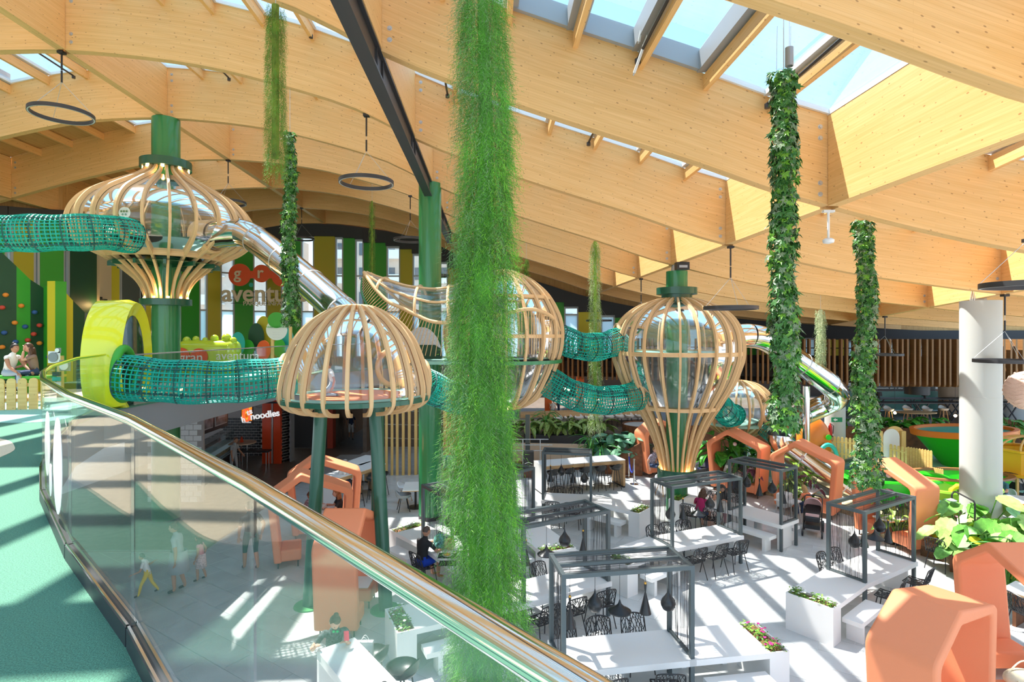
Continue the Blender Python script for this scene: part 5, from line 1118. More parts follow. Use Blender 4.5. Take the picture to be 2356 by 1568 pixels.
# ------------------------------------------------------------------ upper floor, left: climbing wall, yellow arch, benches, signs
cw_ = thing('climbing_wall', 'faceted climbing wall of green and yellow panels with coloured holds', 'climbing wall', (0, 0, UF))
def cpan(px0, px1, y0, y1, Ya, Yb, m, tops):
    a, b = Vector((Xp(px0, Ya), Ya, 0)), Vector((Xp(px1, Yb), Yb, 0)); n = Vector((-(b - a).y, (b - a).x, 0)).normalized() * .3
    za, zb_ = Zp(tops[0], Ya) - UF, Zp(tops[1], Yb) - UF
    return MB().hexa([a, b, b + n, a + n, a + Vector((0, 0, za)), b + Vector((0, 0, zb_)), b + n + Vector((0, 0, zb_)), a + n + Vector((0, 0, za))]).build('panel', M[m], cw_)
cpan(-60, 38, 0, 0, 17.2, 18.0, 'wdk', (520, 612)); cpan(38, 70, 0, 0, 18.0, 18.3, 'wgreen', (612, 643)); cpan(70, 100, 0, 0, 18.3, 18.6, 'wdk', (643, 662)); cpan(100, 127, 0, 0, 18.6, 18.1, 'wgreen', (662, 646)); cpan(127, 168, 0, 0, 18.1, 18.7, 'wyel', (646, 691)); cpan(168, 195, 0, 0, 18.7, 19.1, 'wdk', (691, 718)); cpan(195, 250, 0, 0, 19.1, 19.6, 'wgrey', (718, 740))
HC = [mat('hold_orange', (.8, .25, .02), .6), mat('hold_red', (.6, .06, .03), .6), mat('hold_blue', (.03, .1, .3), .6)]
for px, py, c in ((13, 678, 0), (5, 707, 1), (49, 703, 0), (34, 742, 0), (58, 751, 2), (80, 718, 2), (91, 748, 1), (78, 768, 1), (64, 782, 1), (91, 789, 0), (5, 798, 0), (113, 820, 2), (10, 765, 2), (36, 786, 2)):
    Y = interp([(-60, 17.2), (38, 18), (100, 18.6), (127, 18.1)], px) - .05; p = at(px, py, Y); MB().ell((p.x, p.y, p.z - UF), (.09, .07, .07), 8, 6).build('hold', HC[c], cw_, smooth=180)
M['lemon'] = mat('lemon_gloss_plastic', (.74, .76, .02), .16, coat=.5)
ar = thing('yellow_arch', 'big glossy yellow play arch framing the net tunnel mouth', 'play arch', (0, 0, UF))
# arch ring: inner and outer outlines swept from the near face (right) to the far face (left)
nrm_ = Vector((.96, .28, 0)); tng = Vector((-.28, .96, 0)); cc = Vector((-8.5, 12.76, 0))
def apt(r, a, d): return cc + tng * (r[0] * math.cos(a)) + Vector((0, 0, .95 + r[1] * math.sin(a))) + nrm_ * d
sec = [((.74, 1.04), .0), ((.98, 1.32), .10), ((1.05, 1.39), -.08), ((1.03, 1.36), -.62), ((.85, 1.15), -.68), ((.70, .98), -.2)]
vs = []; n = 36
for i in range(n + 1):
    a = -.32 * PI + 1.64 * PI * i / n
    for r, d in sec: 
        p = apt(r, a, d); p.z = max(p.z, 0.0); vs.append(p)
k = len(sec); MB().add(vs, [(i * k + j, (i + 1) * k + j, (i + 1) * k + (j + 1) % k, i * k + (j + 1) % k) for i in range(n) for j in range(k)]).build('arch', M['lemon'], ar, smooth=30)
pn = [apt((.73, 1.03), -.5 * PI + 2 * PI * i / 30, .0) for i in range(30)]; pn = [Vector((p.x, p.y, max(0, p.z))) for p in pn]
MB().add(pn + [p - nrm_ * .06 for p in pn], [tuple(range(30)), tuple(range(30, 60))[::-1]] + [(i, (i + 1) % 30, 30 + (i + 1) % 30, 30 + i) for i in range(30)]).build('green_panel', glass('green_clear_panel', (.10, .42, .30), 1.0, .03), ar)
x_, y_ = tng, Vector((0, 0, 1)); tc_ = Vector((-8.15, 11.95, .74)); MB().tube([tc_ + (x_ * math.cos(a) + y_ * math.sin(a)) * .53 for a in [2 * PI * i / 32 for i in range(32)]], .085, 12, closed=True).build('tunnel_ring', M['wgreen'], ar, smooth=60)
pickets('picket fence of five pale boards on the upper floor, left edge', (Xp(0, 11.7), 11.7), (Xp(77, 11.9), 11.9), 4, UF, .66, w=.15); pickets('picket fence end beside the sign post on the upper floor', (Xp(96, 11.9), 11.9), (Xp(99, 13.2), 13.2), 4, UF, .7, w=.12)
bn = thing('green_bench', 'long green bench on the upper floor carrying two women', 'bench', (Xp(20, 15.2), 15.2, UF)); MB().box(-1.4, 1.1, -.25, .25, .38, .45).build('seat', M['wgreen'], bn); MB().box(-1.2, -1.0, -.2, .2, 0, .38).build('leg', M['wgreen'], bn); MB().box(.4, .6, -.2, .2, 0, .38).build('leg', M['wgreen'], bn)
bn = thing('yellow_bench', 'small yellow bench end beside the green bench', 'bench', (Xp(95, 15.6), 15.6, UF)); MB().box(-.5, .5, -.25, .25, .38, .45).build('seat', M['wyel'], bn); MB().box(-.1, .1, -.2, .2, 0, .38).build('leg', M['wyel'], bn)
sp_ = thing('sign_post', 'small sign post with round white signs beside the climbing wall', 'sign', (Xp(139, 13.6), 13.6, UF)); MB().box(-.05, .05, -.05, .05, 0, 1.05).build('post', M['pine'], sp_)
for x, z, r, m in ((-.1, 1.02, .14, 'white'), (.16, .82, .13, 'grey'), (.0, 1.18, .06, 'grey')): MB().box(x - r, x + r, -.07, -.05, z - r, z + r).build('plate', M[m], sp_); disc('disc', sp_, (x, -.09, z), r * .8, M['grey'] if m == 'white' else M['white'])
for z, m in ((.62, 'black'), (.5, 'tealp'), (.38, 'white'), (.24, 'pine')): MB().box(-.14, .06, -.07, -.05, z - .05, z + .05).build('plate', M[m], sp_)
bc = thing('beige_column', 'beige rectangular column with two spotlights behind the onion-shaped pod', 'column', (Xp(205, 27), 27, UF)); MB().box(-.5, .5, 0, .8, 0, 6.5).build('shaft', M['beige'], bc)
for z, px in ((2.9, 233), (1.6, 233)):
    t = MB().box(.55, .62, -.05, .02, z - .4, z + .4).build('track', M['black'], bc); MB().ell((.72, -.15, z), .11, 10, 8).build('spot_bulb', M['glow'], t); MB().box(.6, .8, -.1, .1, z + .1, z + .3).build('spot_can', M['black'], t)
# welcome counter, egg panels, wall sign
M['limect'] = mat('lime_counter_gloss', (.50, .68, .04), .2, coat=.4)
wc = thing('welcome_counter', 'rounded lime green counter with knobbly top and big lettering', 'counter', (Xp(480, 21.5), 21.5, UF)); bevel(MB().box(-1.1, 1.1, -.35, .5, 0, 1.32).build('body', M['limect'], wc, smooth=50), .28, 5)
for x, z, r in ((-.8, 1.33, .13), (-.45, 1.36, .12), (.25, 1.38, .15), (.7, 1.4, .17), (-.1, 1.33, .1), (.95, 1.3, .14)): MB().ell((x, -.05, z), r, 12, 8).build('knob', M['limect'], wc, smooth=180)
M['redor'] = mat('sign_red_orange', (.80, .10, .02), .45)
for x, r in ((-.85, .33), (-.15, .30)): disc('orange_blob', wc, (x, -.38, .72), r, M['redor'], (0, -1, 0), .02, 1.1)
text('gran', .5, wc, (-.42, -.42, .68), M['white'], ext=.01); text('aventura', .46, wc, (1.3, -.42, .74), M['white'], ext=.01)
for i, (px, py, rx, ry, m) in enumerate(((548, 790, .24, .5, 'tealp'), (571, 800, .22, .36, 'wgreen'), (590, 775, .28, .62, 'wdk'), (607, 765, .3, .75, 'wolive'), (607, 805, .24, .42, 'redor'), (643, 800, .22, .4, 'wgreen'), (660, 785, .26, .6, 'tealp'), (641, 750, .26, .6, 'wdk'))):
    Y = 24.5 + .35 * (i % 4); p = at(px, py, Y); t = thing('egg_panel', f'egg-shaped {["teal", "green", "dark", "olive", "orange", "small green", "blue-teal", "tall dark"][i]} panel in the play area behind the counter', 'panel', (p.x, p.y, UF)); h = p.z - UF
    disc('egg', t, (0, 0, h), ry, M[m], (0, -1, 0), .03, rx / ry * 1.25); MB().box(-.05, .05, 0, .05, 0, max(.05, h - ry * .8)).build('foot', M[m], t)
t = thing('round_notice', 'white round notice board with a green scroll on timber posts', 'sign', at(637, 760, 21.5)); t.location.z = UF; disc('board', t, (0, 0, Zp(758, 21.5) - UF), .40, M['disc']); disc('green_scroll', t, (0, -.03, Zp(736, 21.5) - UF), .3, M['wgreen'], (0, -1, 0), .02, 1.1).scale = (1, 1, 1); [MB().box(x - .05, x + .05, 0, .08, 0, 2.2).build('post', M['pine'], t) for x in (-.18, .5)]
text('GRAN AVENTURA', .09, t, (0, -.06, Zp(752, 21.5) - UF), M['wgreen'], ext=.004)
for k in range(3): text('.... .... ....', .09, t, (0, -.06, Zp(762 + 6 * k, 21.5) - UF), M['galv'], ext=.002)
ws_ = thing('wall_sign', 'red blob letters and tan lettering sign on wires before the tall windows', 'sign', (0, 33.5, 0)); Y = 33.5
M['tanlet'] = mat('tan_letter', (.72, .62, .46), .5)
def wp(px, py, dy=0): p = at(px, py, Y); return Vector((p.x, dy, p.z))
for px, py, r in ((552, 632, .66), (602, 629, .52), (650, 634, .64)): disc('red_blob', ws_, wp(px, py), r, M['redor'], (0, -1, 0), .04)
MB().box(wp(560, 0).x, wp(640, 0).x, -.03, .03, Zp(640, Y), Zp(623, Y)).build('red_link', M['redor'], ws_); disc('teal_dot', ws_, wp(578, 655), .13, M['tealp'])
for ch, px, py, s in (('g', 548, 629, .95), ('r', 600, 628, .95), ('a', 652, 632, .9)): text(ch, s, ws_, wp(px, py, -.08), M['tanlet'], ext=.03, off=.015)
text('aventura', 1.42, ws_, wp(607, 676, 0), M['tanlet'], ext=.05, off=.02); text('PARQUE INFANTIL', .36, ws_, wp(618, 698, 0), M['tanlet'], ext=.03)
for py in (671, 683, 697): MB().tube([wp(530, py, .05), wp(690, py, .05)], .015, 4).build('wire', M['steel_dark'], ws_)
# ------------------------------------------------------------------ hanging greenery (numpy for speed)
NR = np.random.default_rng(11)
M['fern'] = mat('fern_green', (.10, .33, .025), .65, noise=.45, scale=3.5); M['ferng'] = mat('fern_grey_green', (.20, .33, .13), .7, noise=.35, scale=4); M['fernl'] = mat('fern_bright_green', (.20, .50, .02), .6, noise=.3, scale=5)
M['olivef'] = mat('olive_needles', (.17, .25, .025), .7, noise=.45, scale=5); M['rust'] = mat('rusty_needles', (.24, .17, .03), .7, noise=.3, scale=5)
M['ivy'] = mat('ivy_green', (.055, .19, .035), .4, noise=.5, scale=9); M['ivyl'] = mat('ivy_bright', (.16, .38, .035), .45, noise=.35, scale=9); M['ivyg'] = mat('ivy_grey_green', (.19, .27, .15), .5, noise=.3, scale=9); M['pale'] = mat('pale_moss', (.52, .60, .36), .7, noise=.25, scale=6)
for k in ('fern', 'ferng', 'fernl', 'olivef', 'ivy', 'ivyl', 'ivyg', 'pale', 'leaf', 'leafl'):
    b_ = M[k].node_tree.nodes['Principled BSDF']; b_.inputs['Subsurface Weight'].default_value = 0.0
def soup(name, V, m, parent, nv=3):                      # V (n, nv, 3) separate facets
    me = bpy.data.meshes.new(name); n = V.shape[0]; me.vertices.add(n * nv); me.vertices.foreach_set('co', V.reshape(-1).astype(np.float32))
    me.loops.add(n * nv); me.loops.foreach_set('vertex_index', np.arange(n * nv, dtype=np.int32)); me.polygons.add(n)
    me.polygons.foreach_set('loop_start', np.arange(0, n * nv, nv, dtype=np.int32)); me.polygons.foreach_set('loop_total', np.full(n, nv, np.int32))
    me.materials.append(m); me.update(); me.validate(); o = link(name, me, parent); o['kind'] = 'stuff'; return o
def sprigs(n, zt, zb, rfun, ln, wid, nl, droop, out=.6, spread=.35, lobes=0, wob=.0):
    # feathery sprigs: each a drooping stem with nl narrow leaflets; returns facets (m, 3, 3)
    z = NR.uniform(zb, zt, n); a = NR.uniform(0, 2 * PI, n); r = np.array([rfun(q) for q in z]) * (1 + lobes * np.sin(3 * a + z * 2.3)) * NR.uniform(.25, 1., n) ** .6
    P = np.stack([np.cos(a) * r + wob * np.sin(z * 1.7), np.sin(a) * r, z], 1); h = a + NR.normal(0, .7, n)
    d = np.stack([np.cos(h) * out, np.sin(h) * out, -np.ones(n) * droop + NR.normal(0, .25, n)], 1); d /= np.linalg.norm(d, axis=1)[:, None]
    L = ln * NR.uniform(.6, 1.3, n); F_ = []
    s1 = np.cross(d, [0, 0, 1.]); s1 /= np.linalg.norm(s1, axis=1)[:, None] + 1e-6; s2 = np.cross(d, s1)
    for k in range(nl):
        t = (k + .3) / nl; base = P + d * (L * t)[:, None]; base[:, 2] -= (L * t * t * .5)
        ang = NR.uniform(0, 2 * PI, n); side = s1 * np.cos(ang)[:, None] + s2 * np.sin(ang)[:, None]
        ll = L * spread * (1.1 - .7 * t) * NR.uniform(.7, 1.2, n)
        tip = base + (d * .75 + side * .7) * ll[:, None]; w = np.cross(tip - base, NR.normal(0, 1, (n, 3))); w /= np.linalg.norm(w, axis=1)[:, None] + 1e-6
        F_.append(np.stack([base + w * wid, base - w * wid, tip], 1))
    return np.concatenate(F_)
def hang(name, lab, px, Y, py0, py1, cat_='hanging plant'):
    p = at(px, py1, Y); t = thing(name, lab, cat_, p); x, tt = (p.x * CT + p.y * ST) / S, (-p.x * ST + p.y * CT) / S; z1 = Zp(py0, Y) - p.z; zr = zb(x) + BD + .09 - p.z
    if zr > z1: MB().tube([(0, 0, z1 - .1), (0, 0, zr)], .006, 5).build('hanger_cable', M['galv'], t)
    return t, z1
# the big fern in the foreground
fx, fY = 1118, 4.6
t, H_ = hang('hanging_fern', 'huge feathery green hanging fern in the centre foreground', 1112, fY, -60, 1640)
def rf(z): f = z / H_; return lerp(.30, .165, min(1, f * 1.15)) * (1 + .08 * math.sin(z * 4)) * (1 if f > .02 else .8)
wob = .03
MB().tube([(.02 * math.sin(z * 1.7), 0, z) for z in np.linspace(.1, H_, 20)], .055, 8, rs=[.15 - .006 * i for i in range(20)]).build('core', M['fern'], t)
soup('fronds', sprigs(7200, H_, 0, rf, .25, .0016, 13, 1.1, .5, .34, .2, wob), M['fern'], t)
V = sprigs(3400, H_, 0, rf, .25, .0016, 13, 1.1, .5, .30, .12, wob); V[:, :, 0] -= .035; soup('grey_fronds', V, M['ferng'], t)
V = sprigs(1900, H_ * .8, 0, lambda z: rf(z) * 1.02, .2, .002, 12, .9, .6, .3, .1, wob); V[:, :, 0] += .03; soup('bright_fronds', V, M['fernl'], t)
# needle strands
def needle(name, lab, px, Y, py0, py1, r0, r1, n, m1, m2, ln=.2, fr=.35, w=.0028):
    t, H_ = hang(name, lab, px, Y, py0, py1); f = lambda z: lerp(r1, r0, z / H_)
    MB().tube([(0, 0, H_ * .08), (0, 0, H_)], r0 * .45, 7).build('core', M[m1], t)
    soup('needles', sprigs(int(n * (1 - fr)), H_, .1, f, ln, w, 9, 1.3, .4, .3), M[m1], t); soup('light_needles', sprigs(int(n * fr), H_, 0, f, ln, w, 9, 1.3, .4, .3), M[m2], t); return t
needle('hanging_rosemary', 'thick olive-green needle-leaved strand hanging from the roof at upper left', 634, 9.6, 12, 395, .14, .17, 2300, 'olivef', 'fern', .19, .3)
needle('hanging_strand', 'pale light-green strand hanging between the net bridges and balloon-shaped pod', 1369, 19.5, 555, 985, .13, .24, 1500, 'leafl', 'pale', .3, .45, .006)
needle('hanging_strand', 'thin dark moss strand before the tall windows at upper centre', 856, 24, 462, 645, .09, .11, 500, 'olivef', 'fern', .22, .3, .006)
needle('hanging_strand', 'whitish pale strand in front of the timber fins at right', 1888, 20, 712, 835, .15, .13, 600, 'pale', 'ferng', .22, .3, .006)
needle('hanging_strand', 'short dark strand under the roof right of the hanging fern', 1211, 26, 596, 645, .1, .1, 220, 'olivef', 'fern', .2, .3, .007)
needle('hanging_strand', 'thin green strand just left of the hanging fern near the roof', 1243, 23, 1, 2, .01, .01, 2, 'olivef', 'fern', .01, .3, .001) if False else None
# ivy strands: five-lobed folded leaves
IV = [(0, 0, 0), (.16, -.12, .0), (.5, -.05, -.06), (.3, .22, .03), (.42, .55, -.05), (.14, .5, .04), (0, 1.0, -.08), (-.14, .5, .04), (-.42, .55, -.05), (-.3, .22, .03), (-.5, -.05, -.06), (-.16, -.12, 0)]
IVF = [(0, 1, 2), (0, 2, 3), (0, 3, 4), (0, 4, 5), (0, 5, 6), (0, 6, 7), (0, 7, 8), (0, 8, 9), (0, 9, 10), (0, 10, 11)]
IVT = np.array([[IV[i] for i in f] for f in IVF])
ivym = {}
for k in ('ivy', 'ivyl', 'ivyg'): ivym[k] = MB().add(IV, IVF).mesh('ivy_leaf', M[k])
def leafmats(n, zt, zb, rfun, size, wob=0., face=None):
    z = NR.uniform(zb, zt, n); a = NR.uniform(0, 2 * PI, n) if face is None else NR.normal(face, .9, n)
    r = np.array([rfun(q) for q in z]) * NR.uniform(.75, 1.1, n)
    P = np.stack([np.cos(a) * r + wob * np.sin(z * 2.1), np.sin(a) * r, z], 1)
    nrm = np.stack([np.cos(a), np.sin(a), NR.uniform(-.2, .9, n)], 1) + NR.normal(0, .35, (n, 3)); nrm /= np.linalg.norm(nrm, axis=1)[:, None]
    tip = np.stack([np.cos(a) * .5, np.sin(a) * .5, -np.ones(n)], 1) + NR.normal(0, .45, (n, 3)); tip -= nrm * (tip * nrm).sum(1)[:, None]; tip /= np.linalg.norm(tip, axis=1)[:, None]
    x = np.cross(tip, nrm); s = size * NR.uniform(.6, 1.25, n); return P, x, tip, nrm, s
def ivy(lab, px, Y, py0, py1, r0, r1, n, size, single=0, trail=None, wob=.02):
    t, H_ = hang('hanging_ivy', lab, px, Y, py0, py1); f = lambda z: lerp(r1, r0, min(1, z / H_ * 1.2)) * (1 + .12 * math.sin(z * 5.3))
    MB().tube([(wob * math.sin(z * 2.1), 0, z) for z in np.linspace(.05, H_, 24)], r0 * .6, 7).build('core', M['ivy'], t)
    for k, fr in (('ivy', .6), ('ivyl', .14), ('ivyg', .26)):
        P, x, y, nn, s = leafmats(int(n * fr), H_, 0, f, size, wob)
        V = P[:, None, None, :] + s[:, None, None, None] * (x[:, None, None, :] * IVT[None, :, :, 0:1] + y[:, None, None, :] * IVT[None, :, :, 1:2] + nn[:, None, None, :] * IVT[None, :, :, 2:3])
        soup('leaves', V.reshape(-1, 3, 3), M[k], t)
    if trail: soup('needles', sprigs(trail, H_, 0, lambda z: f(z) * .95, .16, .0025, 8, 1.4, .3, .3, 0, wob), M['fernl' if False else 'olivef'], t)
    if single:
        P, x, y, nn, s = leafmats(single, H_, 0, lambda z: f(z) * 1.06, size * 1.15, wob, -PI / 2)
        for i in range(single):
            o = link('ivy_leaf', ivym[('ivy', 'ivyl', 'ivyg', 'ivy', 'ivy')[i % 5]], t); m_ = Matrix((x[i], y[i], nn[i])).transposed().to_4x4(); m_.translation = P[i]; o.matrix_local = m_ @ Matrix.Scale(s[i], 4)
    return t
iv = ivy('long dark ivy strand with a spotlight above it, right of the balloon-shaped pod', 1803, 8.0, 168, 985, .155, .17, 1700, .105, 290, 420)
for x in (-.1, .09): MB().tube([(x, 0, Zp(168, 8) - iv.location.z - .1), (x + .01, 0, Zp(60, 8) - iv.location.z)], .003, 4).build('cable', M['galv'], iv)
ivy('ivy strand dangling over the right-hand steel gazebo', 1990, 11.3, 508, 1120, .15, .24, 1900, .105, 290, 0, .05)
ivy('narrow ivy strand hanging behind the steel slide near the domed pod', 667, 14.2, 305, 748, .12, .19, 1300, .12, 120, 0, .03)
# ------------------------------------------------------------------ roof fittings: ring lights, spotlight, sensor, actuators
def ringlight(lab, px, py, Y, d=1.35, ztop=None, gx=None):
    p = at(px, py, Y); t = thing('ring_light', lab, 'lamp', p, 0, None); R_ = d / 2
    MB().lathe([(R_, -.045), (R_, .045), (R_ - .05, .045), (R_ - .05, -.045)], 56, closed_prof=True).build('ring', M['steel_dark'], t, smooth=40); MB().lathe([(R_ - .012, -.046), (R_ - .038, -.046)], 56).build('diffuser', M['ltgrey'], t)
    zt = (ztop or zb(gx if gx is not None else (p.x * CT + p.y * ST) / S)) - p.z
    h = .78
    for a in (.4, 2.5, 4.6): MB().tube([(math.cos(a) * (R_ - .02), math.sin(a) * (R_ - .02), .04), (0, 0, h)], .005, 4).build('wire', M['galv'], t)
    MB().tube([(0, 0, h), (0, 0, h + .28)], .022, 8).build('connector', M['black'], t)
    if zt > h + .3: MB().tube([(0, 0, h + .28), (0, 0, zt)], .006, 5).build('cable', M['galv'], t); MB().tube([(0, 0, max(h + .3, zt - .55)), (0, 0, zt - .06)], .022, 8).build('rod', M['black'], t)
    MB().box(-.07, .07, -.07, .07, zt - .06, zt).build('canopy', M['black'], t); return t
for lab, px, py, Y in (('black ring light at the far upper left', 142, 262, 14.0), ('black ring light under the dark steel beam, left of it', 843, 419, 14.3), ('black ring light behind the onion-shaped pod', 525, 466, 22.8), ('small black ring light before the tall windows, beside the ivy', 694, 549, 31.5),
    ('black ring light half behind the central green column', 944, 551, 23.0), ('flat-seen black ring light beside the balloon-shaped pod', 1681, 708, 14.66), ('black ring light in front of the timber fins', 2036, 815, 23.8), ('nearest black ring light cut by the right edge', 2368, 655, 9.6), ('lower black ring light at the right edge beside the white column', 2312, 830, 14.9),
    ('edge-on black ring light right of the pale green strand', 1378, 737, 30), ('black ring light hidden behind the top of the balloon-shaped pod', 1475, 737, 23.4), ('dark ring light with amber wall behind, right of the central column', 1000, 634, 27)): ringlight(lab, px, py, Y)
t = thing('spotlight', 'grey cylinder spotlight hanging above the long ivy strand', 'lamp', at(1816, 131, 8.0)); MB().lathe([(0, .13), (.055, .13), (.055, -.13), (.045, -.13), (.045, -.1), (0, -.1)], 20).build('can', M['alug'], t, smooth=40); MB().tube([(0, 0, .13), (0, 0, .75)], .003, 4).build('cable', M['galv'], t)
t = thing('sensor_dome', 'white pole with a small camera dome under a beam joint on the right', 'camera', at(1906, 552, 10.3)); MB().tube([(0, 0, 0), (0, 0, .52)], .022, 8).build('pole', M['white'], t); MB().lathe([(0, -.07), (.09, -.05), (.1, .0), (.06, .03), (0, .03)], 18).build('dome', M['white'], t, smooth=60); MB().box(-.1, .1, -.04, .04, .5, .54).build('plate', M['white'], t)
t = thing('security_camera', 'black camera box beside the top of the balloon-shaped pod column', 'camera', at(1569, 612, 18.2)); MB().box(-.2, .2, -.15, .15, -.12, .12).build('body', M['black'], t); MB().box(-.13, .13, -.16, -.15, -.06, .02).build('face', M['alug'], t)
for i, (p0, p1) in enumerate((((1530, -30, 9.3), (1459, 168, 9.6)), ((1548, -30, 9.2), (1534, 40, 9.3)), ((1500, -40, 9.3), (1470, 96, 9.5)), ((2338, 335, 11.5), (2313, 415, 11.5)))):
    a, b = at(*p0), at(*p1); t = thing('window_opener', f'white tube actuator hanging from the opened roof window, {["longest", "short upper", "inner", "far right"][i]} one', 'actuator', a); MB().tube([(0, 0, 0), b - a], .024, 10).build('tube', M['white'], t, smooth=50); MB().tube([b - a, (b - a) * 1.03], .014, 8).build('tip', M['galv'], t)
for (n, x, lab) in ((1, .60 - .02, 'black sprinkler pipe along a rafter by the opened roof windows'), (1, 1.10, 'black sprinkler pipe along the rafter at the right skylight'), (2, -.24, 'black sprinkler pipe between roof beams right of the steel beam'), (2, .56, 'black sprinkler pipe stub further right between roof beams'), (2, -1.0, 'black sprinkler pipe left of the steel beam'), (3, -3.0, 'black sprinkler pipe at the far upper left roof bay'), (3, -1.9, 'black sprinkler pipe in the roof bay above the onion-shaped pod')):
    a, b = RW(x, n + N0 + .05, zb(x) + BD - .12), RW(x, n + 1 + N0 - .06, zb(x) + BD - .22); t = thing('sprinkler_pipe', lab, 'pipe', a); MB().tube([(0, 0, 0), b - a], .026, 8).build('pipe', M['black'], t); MB().tube([(b - a), (b - a) + Vector((0, 0, -.08))], .05, 8).build('end_cap', M['steel_dark'], t)
# ------------------------------------------------------------------ planting beds
def ell_leaf(w, l, fold=.12, n=5):
    vs = []; fs = []
    for i in range(n + 1):
        t = i / n; hw = w * math.sin(PI * min(1, t * .92 + .06)) ** .8; z = .25 * l * t - .55 * l * t * t; y = l * t
        vs += [(-hw, y, z + fold * hw), (0, y, z), (hw, y, z + fold * hw)]
    for i in range(n): fs += [(3 * i, 3 * i + 1, 3 * i + 4, 3 * i + 3), (3 * i + 1, 3 * i + 2, 3 * i + 5, 3 * i + 4)]
    return vs, fs
def ear_leaf():                                           # elephant ear: wavy heart outline with a fold
    out = []; n = 22
    for i in range(n):
        a = 2 * PI * i / n; r = .5 + .16 * math.cos(a) ** 3 * (1 if math.cos(a) > 0 else .4) + .02 * (-1) ** i; 
        x, y = math.sin(a) * r * .86, .42 + math.cos(a) * r; out.append((x, y, .12 * abs(x) - .22 * max(0, y - .3) ** 2))
    return [(0, .12, 0.02), (0, .5, -.03)] + out, [(0 if not (4 < i < 18) else 1, 2 + i, 2 + (i + 1) % n) for i in range(n)] 
v_, f_ = ear_leaf(); f_ = [(1, 2 + i, 2 + (i + 1) % 22) for i in range(22)]
M['ear'] = mat('elephant_ear_green', (.13, .38, .05), .4, noise=.35, scale=5); M['eary'] = mat('elephant_ear_yellow', (.62, .60, .03), .45, noise=.3, scale=4); M['earl'] = mat('elephant_ear_pale', (.30, .52, .12), .4, noise=.3, scale=5)
earm = [MB().add(v_, f_).mesh('leaf', M[k]) for k in ('ear', 'earl', 'eary')]
lv, lf = ell_leaf(.16, 1.0); M['varieg'] = mat('striped_leaf', (.20, .30, .07), .45, noise=.7, scale=14); M['gloss'] = mat('glossy_leaf', (.07, .34, .04), .25, noise=.5, scale=6); M['cabb'] = mat('blue_green_leaf', (.10, .27, .15), .45, noise=.3, scale=5); M['palm'] = mat('palm_green', (.06, .28, .05), .4, noise=.4, scale=8); M['purple'] = mat('purple_leaf', (.16, .05, .08), .5, noise=.5, scale=8)
LFM = {k: MB().add(*ell_leaf(w, 1.0, fo)).mesh('leaf', M[k]) for k, w, fo in (('varieg', .2, .5), ('gloss', .3, .3), ('cabb', .33, -.4), ('palm', .05, .6), ('purple', .16, .5), ('leafl', .2, .5), ('leaf', .2, .4))}
PR_ = random.Random(3)
def plant(name, lab, kind, x, y, z, n, h, ls, spread=1., meshes=None, stem=True, group=None):
    t = thing(name, lab, 'plant', (x, y, z), PR_.uniform(0, 6), group); st = MB()
    for i in range(n):
        a = 2 * PI * i / n + PR_.uniform(-.4, .4) if n < 9 else PR_.uniform(0, 2 * PI); hh = h * PR_.uniform(.45, 1.05); rr = spread * PR_.uniform(.3, 1) * h * .45
        p = Vector((math.cos(a) * rr, math.sin(a) * rr, hh)); me = PR_.choice(meshes) if meshes else LFM[kind]
        o = link('leaf', me, t); o.location = p; o.rotation_euler = (PR_.uniform(-.7, .45) if not meshes else PR_.uniform(-1.15, -.25), PR_.uniform(-.3, .3), a - PI / 2); o.scale = (ls * PR_.uniform(.75, 1.2),) * 3
        if stem: st.tube([(0, 0, -.1), p * .6 + Vector((0, 0, .05)), p], .012 + .004 * ls, 5)
    if stem: st.build('stem', M['leaf'], t)
    return t
# big elephant ears at right
bed = thing('planting_bed', 'sandy planting bed with a rust-brown edge holding the elephant ears', 'bed', (0, 0, 0))
M['sandsoil'] = mat('sandy_soil', (.42, .36, .22), .9, noise=.3, scale=12, bump=.4, bscale=20)
BPOLY = [(Xp(2110, 15.0), 15.3), (Xp(2165, 14.6), 14.6), (Xp(2230, 13.4), 13.4), (Xp(2356, 11.9), 11.9), (Xp(2500, 11), 11), (20, 13), (19, 18.5), (14.8, 18.5), (11.6, 20.5), (10.2, 22.6), (8.0, 24.6), (7.4, 24)] 
BP2 = [(11.2, 15.6), (11.75, 14.75), (12.1, 13.6), (12.5, 12.0), (14.5, 10.6), (20, 11), (20, 18), (14.5, 17.8), (12.5, 19), (10.6, 21), (9.6, 22.8), (8.9, 22.3), (11.2, 19.2), (12.0, 16.5)]
MB().prism(BP2, lambda x, y: (x, y, 0), lambda x, y: (x, y, .3)).build('soil', M['sandsoil'], bed)
wallpath('edge', BP2[:6], 0, .42, M['corten'], .05, bed)
EARS = [(a, b, c, d, e * .8) for a, b, c, d, e in [(2212, 1168, 15.6, 1.15, .75), (2262, 1160, 15.8, 1.3, .8), (2190, 1195, 14.9, .95, .7), (2238, 1195, 14.6, .9, .75), (2300, 1190, 14.6, 1.15, .85), (2335, 1200, 14.0, 1.2, .8), (2290, 1225, 13.6, .9, .7), (2330, 1240, 13.2, .95, .75), (2352, 1180, 14.6, 1.3, .8), (2270, 1215, 14.2, .8, .6), (2200, 1225, 14.4, .7, .5), (2352, 1265, 12.9, .8, .7)]]
for i, (px, py, Y, h, ls) in enumerate(EARS): plant('elephant_ear_plant', f'elephant-ear plant with broad pale leaves in the right bed, {["far left", "behind column", "left front", "front of column", "centre", "right of centre", "front centre", "right front", "far right", "small middle", "low left", "lowest right"][i]} one', None, Xp(px, Y), Y, .3, 8, h, ls, 1.1, earm if i in (0, 3, 7, 10) else earm[:2])
